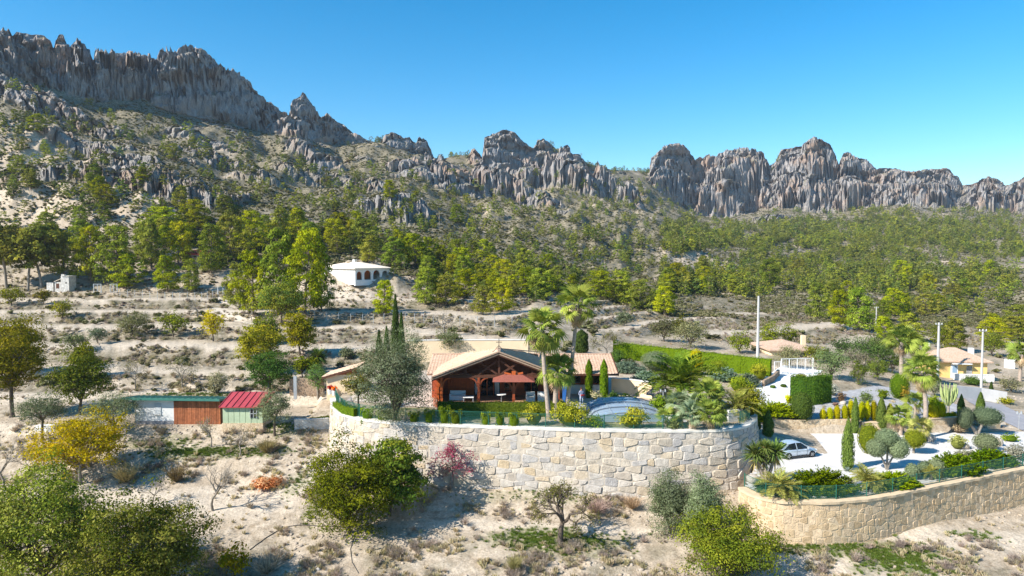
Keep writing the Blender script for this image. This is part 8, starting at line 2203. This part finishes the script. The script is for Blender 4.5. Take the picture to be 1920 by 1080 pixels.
S3 = field(9000, 75, 200, lambda x, y, z, rk, u, ris, trd, r: (fbm(x / 9, y / 9, 3, 205) > 0.15) & (trd < 0.3) & (r.random(len(x)) < 0.30) & ~((y < 88) & (x > -17) & (x < 30)) & ~((u > 1380) & (y < 105)), 15)
scatter('green_scrub', S3, 0.5 + 0.9 * rs.random(len(S3)) ** 1.5, pr_g, 16)
def bankf(x, y, z, rk, u, ris, trd, r):
    sl = np.hypot(terrain(x + 0.4, y) - z, terrain(x, y + 0.6) - z) / 0.6
    ok = (sdist(GARDEN, x, y) < -1.0) & (sdist(PARK, x, y) < -1.0) & (sdist(SHEDPAD, x, y) < -0.3)
    return ok & (r.random(len(x)) < 0.06 + 0.9 * sst(0.16, 0.34, sl) + 0.5 * (1 - sst(46.5, 48.5, y))) & (fbm(x / 2.4, y / 2.4, 3, 207) > 0.05) & (y < 76)
S4 = field(70000, 36, 78, bankf, 17, 0.9)
scatter('dry_grass', S4, 0.25 + 0.75 * rs.random(len(S4)) ** 2, pr_t + pr_d[3:4], 18)
G_ = []
for (u, v, ru, rv, amt) in GRASS_SPOTS:
    p = plant(u, v); n = int(90 * ru * rv * amt); q = rs.normal(size=(n, 2)) * 0.5
    G_.append(np.stack([p.x + q[:, 0] * ru, p.y + q[:, 1] * rv], -1))
G_ = np.vstack(G_); gz = terrain(G_[:, 0], G_[:, 1]); scatter('green_grass', np.column_stack([G_, gz]), 0.4 + 0.6 * rs.random(len(gz)), pr_tg, 19)
# little trees on the crest
uu_ = np.concatenate([820 + 60 * rs.random(14), 1100 + 118 * rs.random(46), 695 + 25 * rs.random(8), 1030 + 60 * rs.random(12), 1440 + 20 * rs.random(6)])
dd_ = lev(foot_d, uu_) + lev(crag_w, uu_) * (0.55 + 0.6 * rs.random(len(uu_))); xx_ = (uu_ - 960) / F * dd_
scatter('crest_pines', np.stack([xx_, dd_, terrain(xx_, dd_) - 0.3], -1), 3.2 + 2.6 * rs.random(len(uu_)), [proto('crest_crown_%d' % k, PF[k][1]) for k in range(3)], 20)

# loose stones on the banks, terraces and slopes
pr_s = []
M_PEB = stone_mat('loose_stone', [(0, (0.40, 0.33, 0.25)), (0.5, (0.50, 0.42, 0.33)), (1, (0.36, 0.31, 0.26))])
for k in range(3):
    g_ = Geo(); ellipsoid_geo(g_, (0, 0, 0), (1, 0.8, 0.6), (0, 0, 0), 6, 5); v_ = g_.v[0]; g_.v[0] = v_ * (1 + 0.3 * fbm(v_[:, 0] * 1.5 + k * 7, v_[:, 1] * 1.5 + v_[:, 2], 2, 60 + k))[:, None]
    pr_s.append(proto('pebble_%d' % k, g_.mesh('pebble', M_PEB, False, False)))
S5 = field(60000, 38, 420, lambda x, y, z, rk, u, ris, trd, r: (sdist(GARDEN, x, y) < -0.8) & (sdist(PARK, x, y) < -0.6) & ~((y < 90) & (x > -17) & (x < 62) & (y > 62)) & (fbm(x / 6, y / 6, 3, 211) + 0.6 * ris > 0.12), 21)
scatter('loose_stones', S5, 0.04 + 0.17 * rs.random(len(S5)) ** 5 + 0.35 * sst(160, 400, S5[:, 1]) * rs.random(len(S5)) ** 3, pr_s, 22)
# ------------------------------------------------------------------ thin air: one even haze box round everything
hz = bpy.data.materials.new('haze'); hz.use_nodes = True
_t = hz.node_tree
for _n in list(_t.nodes): _t.nodes.remove(_n)
_o = nd(_t, 'ShaderNodeOutputMaterial'); _v = nd(_t, 'ShaderNodeVolumePrincipled')
_v.inputs['Color'].default_value = (0.80, 0.88, 1.0, 1); _v.inputs['Density'].default_value = HAZE; _v.inputs['Anisotropy'].default_value = 0.2
_t.links.new(_v.outputs[0], _o.inputs['Volume'])
_b = PM().box(-4100, 4100, -4100, 4100, -61.5, 230)
tag(_b.build('haze', hz), kind='stuff')
